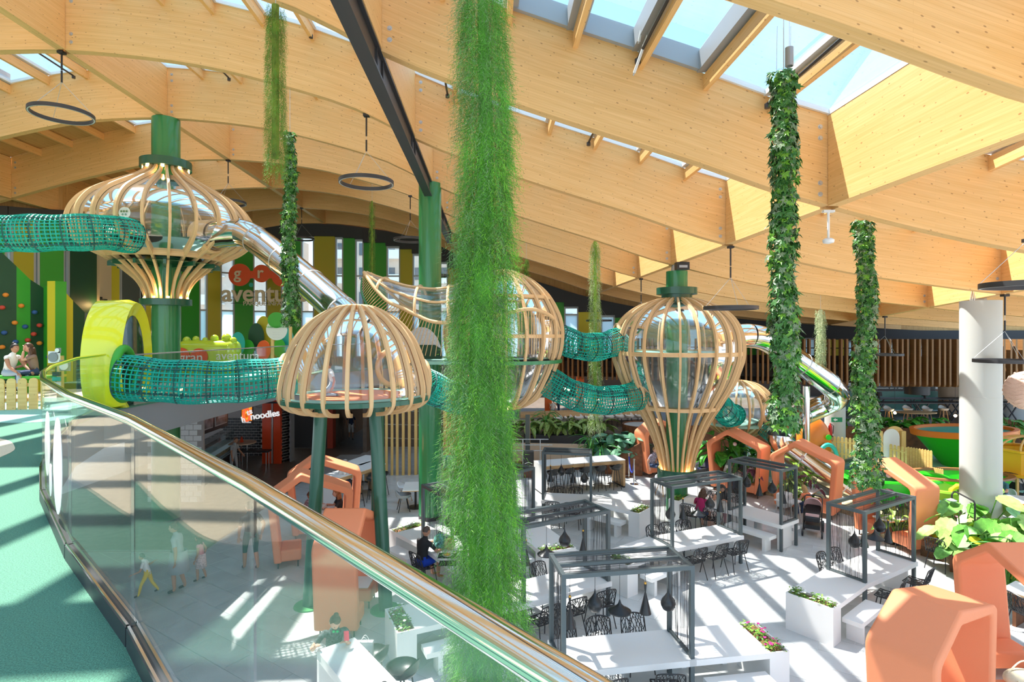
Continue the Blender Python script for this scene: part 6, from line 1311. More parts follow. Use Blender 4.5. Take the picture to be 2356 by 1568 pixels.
for i, (px, Y, h) in enumerate(((2340, 13.4, .9), (2318, 12.8, .7))): plant('fan_palm', f'dark green fan palm among the elephant ears, {["rear", "front"][i]} one', 'palm', Xp(px, Y), Y, .3, 16, h, .75, .6)
# plants seen through and between the booths
q = 0
BTW = [('gloss', 1655, 1045, 23.0, 1.7, .65, 20), ('gloss', 1690, 1040, 22.8, 1.6, .65, 20), ('gloss', 1725, 1050, 22.4, 1.5, .6, 18), ('leaf', 1700, 1085, 22.0, .8, .45, 14), ('purple', 1730, 1090, 21.4, .8, .45, 14), ('varieg', 1815, 1085, 19.9, .8, .5, 14), ('leafl', 1835, 1075, 20.3, .9, .5, 14), ('varieg', 1850, 1110, 19.2, .7, .45, 12), ('purple', 1870, 1095, 19.8, .8, .45, 12),
       ('leafl', 2025, 1120, 17.4, .8, .5, 14), ('varieg', 2050, 1130, 17.0, .75, .5, 14), ('purple', 2080, 1115, 17.2, .9, .45, 14), ('leafl', 2065, 1150, 16.4, .6, .45, 12), ('varieg', 2090, 1140, 16.9, .8, .5, 12), ('purple', 2188, 1165, 16.9, .7, .4, 12), ('cabb', 2200, 1140, 17.6, .6, .4, 12)]
NM = {'gloss': ('glossy_shrub', 'glossy-leaved green shrub'), 'leaf': ('low_shrub', 'low green shrub'), 'purple': ('purple_plant', 'purple-leaved plant'), 'varieg': ('striped_plant', 'striped-leaf plant'), 'leafl': ('light_shrub', 'light green shrub'), 'cabb': ('cabbage_plant', 'blue-green broad-leaved plant'), 'palm': ('palm_plant', 'small palm plant')}
cnt = {}
for k, px, py, Y, h, ls, n in BTW:
    cnt[k] = cnt.get(k, 0) + 1; plant(NM[k][0], f'{NM[k][1]} in the bed behind the coral booths, {ORD[cnt[k] - 1]} from left', k, Xp(px, Y), Y, .25, n, h, ls, .9)
for i, px in enumerate(range(1215, 1385, 21)): plant('striped_plant', f'striped-leaf plant in the charcoal trough, {["1st", "2nd", "3rd", "4th", "5th", "6th", "7th", "8th", "9th"][i]} from left', 'varieg', Xp(px, 26.6), 26.7 + .3 * (i % 2), 1.3, 15, .62, .62, 1.1)
for i, (px, py, Y, z) in enumerate(((1378, 1005, 25.6, .9), (1405, 1000, 25.3, 1.0), (1425, 1010, 24.9, .9), (1450, 1002, 25.0, 1.1), (1395, 1030, 24.9, .5), (1420, 1035, 24.7, .5), (1462, 1018, 24.7, 1.0))): plant('cabbage_plant', f'broad blue-green leaved plant behind the rope barrier, {ORD[i] if i < 6 else "last"} from left', 'cabb', Xp(px, Y), Y, z, 15, .62, .55, 1.0)
for i, (px, Y, z, h) in enumerate(((1259, 27.2, 1.4, 1.0), (1362, 25.0, .5, 1.0), (1385, 24.8, .45, .8))): plant('palm_plant', f'small spiky palm near the far charcoal trough, {ORD[i]} from left', 'palm', Xp(px, Y), Y, z, 18, h, .8, .6)
for i, px in enumerate((1955, 2005, 2030, 2060, 2090, 2120, 2150)): plant('cabbage_plant', f'dark leafy plant along the long curved planter, {ORD[i] if i < 6 else "last"} from left', 'gloss', Xp(px, 27.5), 27.4 + .12 * abs(i - 3), 1.35, 13, .5, .6, 1.1)
plant('dracaena', 'bright bushy dracaena against the rust-brown wall right of the white column', 'leaf', Xp(2322, 25.2), 25.2, 1.0, 44, 1.2, .9, .9)
# ------------------------------------------------------------------ high tables, stools, shell chairs, small things
M['shellg'] = mat('grey_shell', (.30, .33, .34), .5); M['shellw'] = mat('white_shell', (.72, .74, .76), .45); M['shellk'] = mat('black_shell', (.025, .026, .028), .38)
def high_table(lab, a, ang, l, w, h=1.1, oak=True):
    t = thing('high_table', lab, 'table', (a[0], a[1], 0), ang); x = l / 2; y = w / 2
    MB().box(-x, x, -y, y, h - .03, h).build('tabletop', M['white'], t); MB().box(-x + .002, x - .002, -y + .002, y - .002, h - .15, h - .0305).build('oak_edge' if oak else 'apron', M['oak' if oak else 'white'], t)
    for s in (-1, 1): MB().box(s * x - (.09 if s > 0 else 0), s * x + (.09 if s < 0 else 0), -y, y, .06, h - .15).build('end_panel', M['oak' if oak else 'white'], t); MB().box(s * (x - .05) - .04, s * (x - .05) + .04, -y, y, 0, .06).build('foot', M['black'], t)
    if oak:
        for s in (-1, 1): MB().box(s * x - (-.001 if s > 0 else .004), s * x + (.004 if s > 0 else -.001), -y + .03, y - .03, .06, h - .03).build('white_face', M['white'], t)
    return t
high_table('long oak-edged high table with a white top behind the far gazebo', (2.66, 22.35), D(18), 3.5, .95)
st = shell_stool('black bar stool at the long oak-edged high table', 'shellk', .74, 'black', 'black stools at the oak-edged high table'); k = 0
for sy in (-1, 1):
    for i in range(5):
        p = Vector((2.66, 22.35, 0)) + Matrix.Rotation(D(18), 3, 'Z') @ Vector((-1.35 + .66 * i, sy * .52, 0)); lab = f'black bar stool, {"near" if sy < 0 else "far"} side of the oak-edged high table, {ORD[i]} from left'
        if k == 0: st.location = p; st.rotation_euler = (0, 0, D(18) + PI); st['label'] = lab
        else: dup(st, p, D(18) + (PI if sy < 0 else 0), lab)
        k += 1
high_table('white high counter in the bottom foreground where the woman leans', (-1.93, 8.02), D(-51.6), 2.9, .62, 1.1, False)
for i, (px, py, s) in enumerate(((856, 1512, 1), (926, 1545, 1))):
    p = on(px, py, .78); shell_stool(f'shiny black shell stool at the foreground counter, {["upper", "lower"][i]} one', 'shellk', .74, 'black', None, (p.x, p.y, 0), -2.0); o = [x for x in COL.objects if x.name.startswith('bar_stool') and x.parent is None][-1]; o.scale = (1.12, 1.12, 1)
high_table('white-topped high table with oak ends far left behind the couple', (-5.75, 20.9), D(62), 2.4, .8)
for i, (x, y) in enumerate(((-5.05, 20.6), (-4.85, 21.3), (-5.4, 19.9), (-6.6, 21.2))): shell_stool(f'black stool at the far-left high table, {ORD[i]} one', 'shellk', .74, 'black', None, (x, y, 0), i * 1.3)
high_table('white high table end with oak frame beside the green legs', (Xp(838, 22.5), 22.4), D(70), 1.6, .9)
def shell_chair(lab, m, x, y, rz, legs='black', z=0):
    t = shell_stool(lab, m, .44, legs, None, (x, y, z), rz); t.name = 'shell_chair'; t['category'] = 'chair'; t.scale = (1.15, 1.15, 1.0); return t
t = thing('cafe_table', 'white cafe table with shell chairs beside the central green column', 'table', (Xp(955, 19.8), 19.9, 0), .1); MB().box(-.4, .4, -.55, .55, .72, .75).build('tabletop', M['white'], t); MB().box(-.398, .398, -.548, .548, .695, .7195).build('oak_edge', M['oak'], t); MB().lathe([(.28, 0), (.28, .02), (.04, .04), (.04, .695)], 20).build('pedestal', M['black'], t)
shell_chair('grey shell chair at the cafe table left of the green column', 'shellg', Xp(927, 19.4), 19.5, 1.9); shell_chair('white shell chair behind the grey one at the cafe table', 'shellw', Xp(932, 20.5), 20.5, 1.4, 'oak')
shell_chair('white shell chair under the bearded man', 'shellw', Xp(2318, 19.5), 19.55, -1.2); shell_chair('white shell chair with oak legs beside the balloon-shaped pod base', 'shellw', Xp(1523, 21.5), 21.4, .6, 'oak')
t = thing('round_table', 'white round table top with orange edge at the right edge', 'table', (Xp(2362, 18.2), 18.2, 0)); MB().lathe([(0, .745), (.6, .745), (.6, .70), (0, .70)], 32).build('tabletop', M['shellw'], t); MB().lathe([(.605, .70), (.605, .742), (.59, .742)], 32).build('edge', M['orim'], t); MB().lathe([(.3, 0), (.04, .05), (.04, .7)], 16).build('pedestal', M['black'], t)
def slab_table(lab, c, rz, l, w):
    t = thing('slab_table', lab, 'table', (c[0], c[1], 0), rz); MB().box(-l / 2, l / 2, -w / 2, w / 2, .72, .75).build('tabletop', M['white'], t); MB().box(-l / 2 + .002, l / 2 - .002, -w / 2 + .002, w / 2 - .002, .69, .7195).build('oak_edge', M['oak'], t)
    for s in (-1, 1): MB().box(s * l * .36 - .03, s * l * .36 + .03, -w / 2 + .08, w / 2 - .08, 0, .69).build('leg', M['corten'], t)
    return t
slab_table('narrow white table against the elephant-ear bed', (11.65, 14.25), D(-56), 1.3, .62); place_chair(11.05, 14.7, D(120), 'black lattice chair at the narrow table by the elephant ears')
slab_table('white table corner at the right edge behind the coral booth', (10.9, 11.55), D(-60), 1.3, .7); place_chair(10.4, 11.5, D(95), 'black lattice chair at the right-edge white table')
slab_table('white table at the right edge in front of the red-haired woman', (9.25, 8.95), D(-5), 1.1, .6)
# bed pole lamp
t = thing('reading_lamp', 'thin bent black pole lamp in the elephant-ear bed', 'lamp', (Xp(2243, 14.9), 14.9, .3)); z0 = .3
pts = [at(2243, 1246, 14.9), at(2243, 1158, 14.9), at(2240, 1152, 14.9), at(2200, 1131, 15.5), at(2194, 1131, 15.5), at(2190, 1137, 15.5), at(2190, 1148, 15.5)]
MB().tube([p - t.location for p in pts], .022, 8).build('pole', M['black'], t); MB().lathe([(.0, .04), (.12, -.02), (.1, -.05), (0, -.03)], 16, c=pts[-1] - t.location).build('shade', M['alug'], t, smooth=50)
# rope barrier
for i, (px, Y) in enumerate(((1447, 24.0), (1459, 22.9))):
    t = thing('rope_post', f'chrome rope barrier post, {["rear", "front"][i]} one', 'post', (Xp(px, Y), Y, 0)); MB().lathe([(.17, 0), (.17, .02), (.03, .05), (.03, .98), (.05, .99), (.05, 1.03), (0, 1.05)], 18).build('pole', M['steel'], t, smooth=50)
    if i == 0:
        d = Vector((Xp(1459, 22.9) - Xp(1447, 24.0), -1.1, 0)); MB().tube([d * f + Vector((0, 0, .9 - 2.2 * f * (1 - f))) for f in [k / 10 for k in range(11)]], .025, 8).build('blue_rope', mat('blue_rope', (.02, .05, .45), .7), t, smooth=60)
# guard rails and black cube near the ramp
t = thing('guard_rail', 'three-bar steel guard rail beside the hanging fern', 'railing', (0, 24.6, 0))
for py in (1010, 1023, 1036): a, b = at(1175, py, 24.6), at(1262 if py != 1023 else 1271, py, 24.6); MB().tube([(a.x, 0, a.z), (b.x, 0, b.z)], .02, 6).build('rail', M['galv'], t)
for px in (1203, 1243): MB().box(Xp(px, 24.6) - .02, Xp(px, 24.6) + .02, -.02, .02, 0, 1.5).build('post', M['galv'], t)
t = thing('promo_cube', 'black promotional cube with white lettering near the ramp', 'box', (Xp(1216, 24.0), 24.0, .35)); MB().box(-.22, .22, -.1, .2, 0, .75).build('cube', M['black'], t); MB().tube([(-.16 + .02 * i, -.11, .25 + .05 * math.sin(i * .2)) for i in range(17)], .012, 5).build('white_swoosh', M['white'], t); text('cantau', .14, t, (0, -.105, .15), M['white'], ext=.004); MB().box(-.2, .2, -.08, .18, -.35, 0).build('stand', M['corten'], t)
t = thing('info_totem', 'tall grey-green info panel right of the hanging fern', 'sign', (Xp(1214, 25.0), 25.0, 0)); MB().box(-.1, .1, -.03, .03, 0, 2.5).build('panel', M['wgrey'], t); MB().box(.1, .115, -.035, .035, 0, 2.5).build('oak_edge', M['oak'], t)
# tray trolley with the smiling-figure notice
t = thing('tray_station', 'wooden tray station beside the hanging fern and far booth', 'cabinet', (Xp(1037, 21.3), 21.3, 0)); MB().box(-.45, .45, -.3, .3, 1.0, 1.06).build('top', M['slat'], t); MB().box(-.42, .42, -.27, .27, 0, 1.0).build('body', M['stone'], t); [MB().box(x - .02, x + .02, -.3, -.27, 0, 1.0).build('post', M['slat'], t) for x in (-.43, .43)]
nt = thing('notice_card', 'white notice with a blue walking figure on the tray station', 'sign', (Xp(1035, 21.15), 21.15, 1.06)); MB().box(-.25, .25, 0, .03, 0, .48).build('card', M['white'], nt); bl = mat('sign_blue', (.05, .04, .3), .5); disc('figure_head', nt, (-.12, -.01, .36), .055, bl, (0, -1, 0), .006)
MB().prism([(-.16, .29), (-.07, .29), (-.08, .16), (-.03, .03), (-.08, .03), (-.12, .13), (-.18, .03), (-.23, .03), (-.17, .16)], lambda u, v: (u, -.008, v), lambda u, v: (u, .0, v)).build('figure_body', bl, nt); MB().box(-.06, .06, -.01, 0, .24, .28).build('figure_tray', bl, nt); MB().box(-.25, .25, -.006, 0, .44, .48).build('blue_band', mat('sky_blue', (.1, .35, .7), .5), nt)
# things on tables
TZ = .751
def at_t(px, py, z=.75): return on(px, py, z)
t = thing('floral_backpack', 'floral patterned backpack on the table by the man in blue shorts', 'bag', at_t(1012, 1262)); fm2 = mat('floral_fabric', (.10, .28, .24), .8, noise=.9, scale=14); MB().ell((0, 0, .19), (.16, .12, .20), 16, 12).build('body', fm2, t, smooth=180); MB().ell((0, -.1, .13), (.11, .05, .1), 12, 8).build('pocket', fm2, t, smooth=180); MB().tube([(.04 * math.cos(a), 0, .38 + .05 * math.sin(a)) for a in [PI * i / 8 for i in range(9)]], .012, 5).build('handle', M['black'], t)
t = thing('straw_bag', 'round straw bag with a tan flap next to the floral backpack', 'bag', at_t(1034, 1264)); MB().ell((0, 0, .15), (.14, .08, .15), 16, 12).build('body', mat('straw', (.66, .50, .28), .8, noise=.25, scale=40), t, smooth=180); MB().ell((.02, -.05, .26), (.07, .06, .05), 10, 8).build('flap', mat('tan_leather', (.42, .20, .08), .6), t, smooth=180)
t = thing('food_tray', 'dark tray with food on the table before the man in blue shorts', 'tray', at_t(1030, 1278)); MB().box(-.22, .22, -.15, .15, 0, .015).build('tray', M['black'], t); MB().lathe([(0, .016), (.11, .016), (.13, .03)], 18).build('plate', M['white'], t); MB().ell((-.02, 0, .04), (.09, .07, .03), 10, 6).build('food', mat('golden_food', (.62, .33, .06), .6, noise=.4, scale=30), t, smooth=180)
t = thing('drink_glass', 'small glass of dark drink near the man in blue shorts', 'glass', at_t(999, 1264)); MB().lathe([(0, 0), (.032, 0), (.038, .12)], 14).build('tumbler', M['winglass'], t, smooth=60); MB().lathe([(0, .005), (.03, .005), (.033, .05), (0, .05)], 14).build('drink', mat('cola', (.12, .02, .01), .2), t)
t = thing('black_tray', 'empty black tray at the near edge of the blue-shorts man table', 'tray', at_t(1030, 1296)); MB().box(-.2, .2, -.14, .14, 0, .018).build('tray', M['black'], t)
t = thing('shopping_bag', 'white paper shopping bag with a red M on the floor beside the counter', 'bag', (-2.5, 9.55, .45)); MB().hexa([(-.17, -.06, 0), (.17, -.06, 0), (.17, .06, 0), (-.17, .06, 0), (-.17, -.05, .42), (.17, -.05, .42), (.17, .05, .42), (-.17, .05, .42)]).build('bag', M['white'], t); text('M', .26, t, (.02, -.065, .14), mat('sign_crimson', (.5, .01, .03), .5), ext=.003, off=.008); [MB().tube([(-.08 + .16 * k / 8, y, .42 + .1 * math.sin(PI * k / 8)) for k in range(9)], .006, 5).build('handle', M['white'], t) for y in (-.045, .045)]; MB().box(-.14, .14, -.1, .1, -.45, -.001).build('stool_base', M['shellk'], t) if False else None
t.location.z = 0.0; t.location = (-2.42, 9.35, .0); t.scale = (1.1, 1.1, 1.9) if False else (1, 1, 1)
t.location.z = .70; t.scale = (.8, .8, .8); pz = thing('bag_stool', 'black stool holding the white shopping bag by the counter', 'stool', (-2.42, 9.35, 0)); MB().lathe([(0, .66), (.2, .66), (.21, .70), (0, .70)], 20).build('seat', M['shellk'], pz, smooth=40); [MB().tube([(.1 * sx, .1 * sy, .67), (.19 * sx, .19 * sy, 0)], .013, 6).build('leg', M['black'], pz) for sx in (-1, 1) for sy in (-1, 1)]
t = thing('cable_grommet', 'black round cable cap in the foreground counter top', 'cap', (-1.83, 8.13, 1.1)); MB().lathe([(0, .004), (.04, .004), (.045, 0)], 18).build('cap', M['black'], t)
t = thing('white_boxes', 'white takeaway box on the table of the facing couple', 'box', (*inb(BO[8][1], BO[8][2], 1.2, .35), .745)); MB().box(-.16, .16, -.12, .12, 0, .1).build('box', M['white'], t); t.name = 'takeaway_box'
t = thing('handbag', 'cream leather handbag with looping strap on the foreground booth seat', 'bag', (8.0, 8.95, .55)); cl = mat('cream_leather', (.62, .55, .38), .6, noise=.15, scale=10); MB().ell((0, 0, .12), (.26, .15, .14), 18, 10).build('body', cl, t, smooth=180); MB().tube(cat([(.2, -.1, .15), (.3, -.25, .05), (.25, -.42, -.12), (.12, -.42, -.14), (.0, -.25, .02), (-.15, -.12, .14)], 6), .014, 6).build('strap', cl, t, smooth=60); MB().tube(cat([(-.2, 0, .2), (0, .02, .36), (.25, .1, .34), (.4, .25, .3)], 6), .012, 6).build('handle', cl, t, smooth=60)
bevel(MB().box(-.45, .5, -.32, .32, .0, .40).xf(Matrix.Translation((0, 0, -.0))).build('seat_cushion', M['orange'], None), .06, 3); o = COL.objects[-1]; o.name = 'seat_cushion'; o.location = (8.05, 8.85, .14); tag(o, 'coral seat block under the cream handbag at the right edge', 'seat')
# pink stroller and high chair
def stroller(lab, x, y, rz, can, z=0):
    t = thing('stroller', lab, 'stroller', (x, y, z), rz); k = M['black']
    for sx in (-1, 1):
        MB().tube(cat([(sx * .24, .35, .18), (sx * .24, .05, .55), (sx * .24, -.25, .98), (sx * .2, -.33, 1.06)], 5), .018, 6).build('frame_tube', k, t, smooth=60); MB().tube([(sx * .24, -.3, .18), (sx * .24, .08, .52)], .016, 6).build('frame_tube', k, t)
        for y0, r in ((.36, .10), (-.32, .17)):
            w = MB().lathe([(r - .03, -.025), (r, -.02), (r, .02), (r - .03, .025)], 20, closed_prof=True).xf(Matrix.Translation((sx * .26, y0, r)) @ Matrix.Rotation(PI / 2, 4, 'Y')).build('wheel', k, t, smooth=50); MB().lathe([(0, -.02), (r - .04, -.015), (r - .04, .015), (0, .02)], 12).xf(Matrix.Translation((sx * .26, y0, r)) @ Matrix.Rotation(PI / 2, 4, 'Y')).build('hub', M['galv'], w)
    MB().tube([(-.2, -.33, 1.06), (0, -.35, 1.08), (.2, -.33, 1.06)], .022, 8).build('handlebar', k, t)
    bevel(MB().hexa([(-.2, -.22, .48), (.2, -.22, .48), (.2, .38, .44), (-.2, .38, .44), (-.22, -.28, .82), (.22, -.28, .82), (.22, .4, .6), (-.22, .4, .6)]).build('seat_tub', k, t), .04, 2)
    vs = []; 
    b = MB()
    for i in range(7):
        a = .15 + 1.55 * i / 6
        for j in range(13): q = PI * j / 12; vs.append((.25 * math.cos(q), -.1 - .34 * math.cos(a) * math.sin(q) ** .6 + .12, .72 + .36 * math.sin(a) * math.sin(q) ** .6 + .012 * (i % 2)))
    b.add(vs, [(i * 13 + j, i * 13 + j + 1, (i + 1) * 13 + j + 1, (i + 1) * 13 + j) for i in range(6) for j in range(12)]).build('canopy', can, t, smooth=40)
    MB().box(-.2, .2, -.25, .25, .2, .32).build('basket', k, t); MB().tube([(-.22, .36, .72), (0, .44, .74), (.22, .36, .72)], .016, 6).build('bumper_bar', k, t); MB().box(-.18, .18, .02, .36, .61, .66).build('cover', can, t); return t
stroller('black stroller with a dusty pink canopy beside the framed slide booth', 9.15, 17.3, 2.6, mat('dusty_pink_fabric', (.72, .46, .44), .8)); stroller('stroller with a pale striped hood behind the bearded man', Xp(2345, 20.4), 20.5, -1.2, mat('pale_grey_hood', (.62, .60, .57), .8, noise=.2, scale=8)); stroller('dark stroller almost hidden behind the curling slide, near the balloon-shaped pod', Xp(1632, 22.6), 22.8, 1.0, mat('navy_hood', (.02, .03, .12), .8))
t = thing('high_chair', 'white high chair tray beside the pink stroller', 'chair', (8.85, 18.25, 0), .6); MB().box(-.28, .28, -.3, .3, .70, .74).build('tray', M['white'], t); bevel(MB().box(-.24, .24, -.05, .28, .5, .95).build('seat', M['white'], t), .06, 3); [MB().tube([(sx * .22, sy * .22, .7), (sx * .27, sy * .3, 0)], .018, 6).build('leg', M['galv'], t) for sx in (-1, 1) for sy in (-1, 1)]
# ------------------------------------------------------------------ people: one skinned body each, clothing by body region, hair as a child
SKINS = {'a': mat('skin_light', (.66, .36, .25), .55), 'b': mat('skin_tan', (.48, .24, .145), .55), 'c': mat('skin_brown', (.33, .155, .09), .55)}
HAIR = {k: mat('hair_' + k, c, .5, noise=.3, scale=40) for k, c in dict(black=(.015, .011, .01), brown=(.085, .038, .018), red=(.30, .10, .025), blond=(.45, .27, .10), grey=(.33, .32, .31), buzz=(.09, .06, .045)).items()}
EYE_ = mat('eye_dark', (.02, .015, .012), .3); LIP = mat('lip', (.42, .12, .10), .5); EYW = mat('eye_white', (.8, .78, .76), .4)
CL = {}
def cloth(name, col, **k):
    if name not in CL: CL[name] = mat(name, col, .85, **k)
    return CL[name]
def ik(s, w, l1, l2, hint):
    s, w, hint = Vector(s), Vector(w), Vector(hint); d = w - s; L_ = min(d.length, (l1 + l2) * .995); u = d.normalized(); w = s + u * L_
    a = (l1 * l1 - l2 * l2 + L_ * L_) / (2 * L_); h = math.sqrt(max(l1 * l1 - a * a, 0)); p = (hint - u * hint.dot(u)).normalized(); return s + u * a + p * h, w
def head_mesh(b, c, fwd, up, r, skin_i, lip_i, eye_i, beard_i=None):
    fwd, up = Vector(fwd).normalized(), Vector(up); up = (up - fwd * up.dot(fwd)).normalized(); rt = fwd.cross(up); F3 = Matrix((rt, fwd, up)).transposed(); c = Vector(c)
    n, m = 18, 14; vs = []
    for i in range(m + 1):
        th = PI * i / m; z = math.cos(th)
        for j in range(n):
            a = 2 * PI * j / n; x, y = math.sin(th) * math.sin(a), math.sin(th) * math.cos(a)
            w = .76 * (1 - .26 * max(0, -z) ** 1.5); d = .94 + (.10 * max(0, -z) if y > 0 else -.22 * max(0, -z))
            q = Vector((x * w, y * d, z * 1.12))
            f = max(0, y) ** 6 * math.exp(-(x / .16) ** 2)                    # nose, brow, eye sockets, mouth, chin
            q.y += f * (.20 * math.exp(-((z + .10) / .16) ** 2)) + max(0, y) ** 3 * (.05 * math.exp(-((z - .28) / .1) ** 2) - .05 * math.exp(-((z - .12) / .09) ** 2) * (1 if abs(x) > .12 else 0) + .06 * math.exp(-((z + .75) / .14) ** 2 - (x / .3) ** 2))
            vs.append(c + F3 @ (q * r))
    b.cur = skin_i
    for i in range(m):
        for j in range(n):
            z = math.cos(PI * (i + .5) / m); a = 2 * PI * (j + .5) / n; y = math.cos(a)
            b.cur = beard_i if (beard_i is not None and z < -.28 and y > -.2 and not (-.5 < z < -.36 and y > .93)) else skin_i
            k = len(b.v) if (i == 0 and j == 0) else None
            if k is not None: base = k; b.v += [tuple(v) for v in vs]
            b.f.append([base + i * n + j, base + (i + 1) * n + j, base + (i + 1) * n + (j + 1) % n, base + i * n + (j + 1) % n]); b.mi.append(b.cur); b.uv.append(None)
    for s in (-1, 1):
        b.cur = skin_i; b.ell(c + F3 @ (Vector((s * .77, -.05, -.02)) * r), (r * .09, r * .16, r * .24), 8, 6, F3)
        b.cur = eye_i + 1; b.ell(c + F3 @ (Vector((s * .29, .80, .10)) * r), (r * .13, r * .07, r * .075), 8, 6, F3); b.cur = eye_i; b.ell(c + F3 @ (Vector((s * .29, .855, .10)) * r), r * .055, 6, 5); b.ell(c + F3 @ (Vector((s * .30, .84, .27)) * r), (r * .17, r * .05, r * .03), 8, 4, F3)
    b.cur = lip_i; b.ell(c + F3 @ (Vector((0, .90, -.43)) * r), (r * .22, r * .06, r * .055), 8, 5, F3)
    return F3
def hand(b, w, d, palm, s, ski, curl=.5):
    d = Vector(d).normalized(); palm = Vector(palm); palm = (palm - d * palm.dot(d)).normalized(); sd = d.cross(palm); b.cur = ski; w = Vector(w); q = w + d * .05 * s
    b.ell(q, (.042 * s, .058 * s, .02 * s), 10, 7, Matrix((sd, d, palm)).transposed())
    for i, (o, l) in enumerate(((-.028, .07), (-.010, .078), (.010, .073), (.028, .058))):
        p0 = w + (d * .082 + sd * o) * s; p1 = p0 + (d * math.cos(curl * .6) + palm * math.sin(curl * .6)) * l * .5 * s; p2 = p1 + (d * math.cos(curl * 1.6) + palm * math.sin(curl * 1.6)) * l * .55 * s; b.tube([p0 - d * .02 * s, p0, p1, p2], .0095 * s, 6, rs=[.0095 * s, .0098 * s, .0088 * s, .0068 * s])
    p0 = w + (d * .03 - sd * .035) * s; b.tube([p0, p0 + (d * .03 - sd * .03 + palm * .012) * s, p0 + (d * .062 - sd * .03 + palm * .03) * s], .0105 * s, 6, rs=[.012 * s, .0105 * s, .008 * s])
def person(lab, loc, rz, h=1.68, seat=None, lean=.12, wr=None, look=(0, -1, -.15), top='white', bot=None, shoe=None, skin='b', hair='brown', style='short', sleeve=.55, leg=1.0, skirt=False, knees=None, feet=None, walk=0., wide=1., beard=False, kneel=False, curl=.5, side=0.):
    s = h / 1.7; V = Vector; zp = (seat + .10) / s if seat is not None else (.93 if not kneel else .42)
    lm = Matrix.Rotation(lean, 3, 'X') @ Matrix.Rotation(side, 3, 'Y'); P0 = V((0, 0, zp))
    def T(x, y, z): return P0 + lm @ V((x, y, z))
    J = {'pel': P0, 'spi': T(0, .0, .17), 'che': T(0, .005, .36), 'nec': T(0, -.0, .52)}
    hd = T(0, -.03, .55) + V((0, 0, .10)) + V(look).normalized() * .02
    e = []; N = ['pel', 'spi', 'che', 'nec']; P = [J[k] for k in N]; Rr = [(.145 * wide, .11), (.125 * wide, .098), (.15 * wide, .105), (.055, .055)]; E = [(0, 1), (1, 2), (2, 3)]; B = [(0, 1, 'top'), (1, 2, 'top'), (2, 3, 'top')]
    P.append(hd - V((0, 0, .06))); Rr.append((.05, .05)); E.append((3, 4)); B.append((3, 4, 'skin'))
    hands = []
    for sx in (-1, 1):
        sh = T(sx * .175 * wide, .0, .44); 
        w = V(wr[0 if sx < 0 else 1]) / s if wr else T(sx * .24, -.06 - sx * walk * .2, -.06)
        el, w = ik(sh, w, .29, .26, V((sx * .5, .5, -.8))); k = len(P); P += [sh, sh.lerp(el, .5), el, el.lerp(w, .5), w]; Rr += [(.062, .062), (.052, .052), (.043, .043), (.04, .04), (.027, .027)]; E += [(2, k), (k, k + 1), (k + 1, k + 2), (k + 2, k + 3), (k + 3, k + 4)]
        B += [(2, k, 'top'), (k, k + 1, 'top' if sleeve >= .3 else 'skin'), (k + 1, k + 2, 'top' if sleeve >= .8 else 'skin'), (k + 2, k + 3, 'top' if sleeve > 1.2 else 'skin'), (k + 3, k + 4, 'top' if sleeve > 1.5 else 'skin')]; hands.append((w, (w - el), sx))
    for i, sx in enumerate((-1, 1)):
        hp = V((sx * .095 * wide, 0, zp - .02))
        if kneel: kn, an, to = V((sx * .12, -.36, .06)), V((sx * .12, .05, .05)), V((sx * .12, .18, .03))
        elif seat is not None:
            kn = V(knees[i]) / s if knees else V((sx * .12, -.43, zp - .02)); an = V(feet[i]) / s if feet else V((sx * .11, kn.y + .02, max(.08, kn.z - .43))); to = an + V((sx * .02, -.16, -.045))
        else: st = sx * walk; kn = V((sx * .1, -.04 - st * .18, .50)); an = V((sx * .1, .03 - st * .36, .09 + max(0, -st) * .08)); to = an + V((0, -.16, -.05))
        k = len(P); P += [hp, hp.lerp(kn, .5), kn, kn.lerp(an, .4), an, to]; Rr += [(.10 * wide, .10), (.082 * wide, .082), (.058, .058), (.056, .056), (.038, .036), (.038, .026)]; E += [(0, k)] + [(k + q, k + q + 1) for q in range(5)]
        lb = lambda t: 'bot' if leg >= t else 'skin'
        B += [(0, k, 'bot'), (k, k + 1, 'bot'), (k + 1, k + 2, lb(.5)), (k + 2, k + 3, lb(.8)), (k + 3, k + 4, lb(1.)), (k + 4, k + 5, 'shoe')]
    me = bpy.data.meshes.new('tmp'); me.from_pydata([tuple(p * s) for p in P], E, []); o = bpy.data.objects.new('tmp', me); COL.objects.link(o)
    md = o.modifiers.new('s', 'SKIN'); md.use_smooth_shade = True; sb_ = o.modifiers.new('u', 'SUBSURF'); sb_.levels = sb_.render_levels = 1
    sv = me.skin_vertices[0].data if me.skin_vertices else None
    if sv is None:
        bpy.context.view_layer.objects.active = o; bm = bmesh.new(); bm.from_mesh(me); lay = bm.verts.layers.skin.verify(); bm.to_mesh(me); bm.free(); sv = me.skin_vertices[0].data
    for i, r in enumerate(Rr): sv[i].radius = (r[0] * s, r[1] * s)
    sv[0].use_root = True
    dg = bpy.context.evaluated_depsgraph_get(); ev = o.evaluated_get(dg); bmx = ev.to_mesh(); vv = [tuple(v.co) for v in bmx.vertices]; ff = [list(p.vertices) for p in bmx.polygons]; ev.to_mesh_clear(); bpy.data.objects.remove(o); bpy.data.meshes.remove(me)
    mats = [SKINS[skin], top, bot or top, shoe or M['black'], LIP, EYE_, EYW, HAIR[hair]]; idx = {'skin': 0, 'top': 1, 'bot': 2, 'shoe': 3}
    A = np.array([P[i] * s for i, j, l in B]); Bv = np.array([P[j] * s for i, j, l in B]); RA = np.array([(max(Rr[i]) + max(Rr[j])) / 2 * s for i, j, l in B]); vn = np.array(vv)
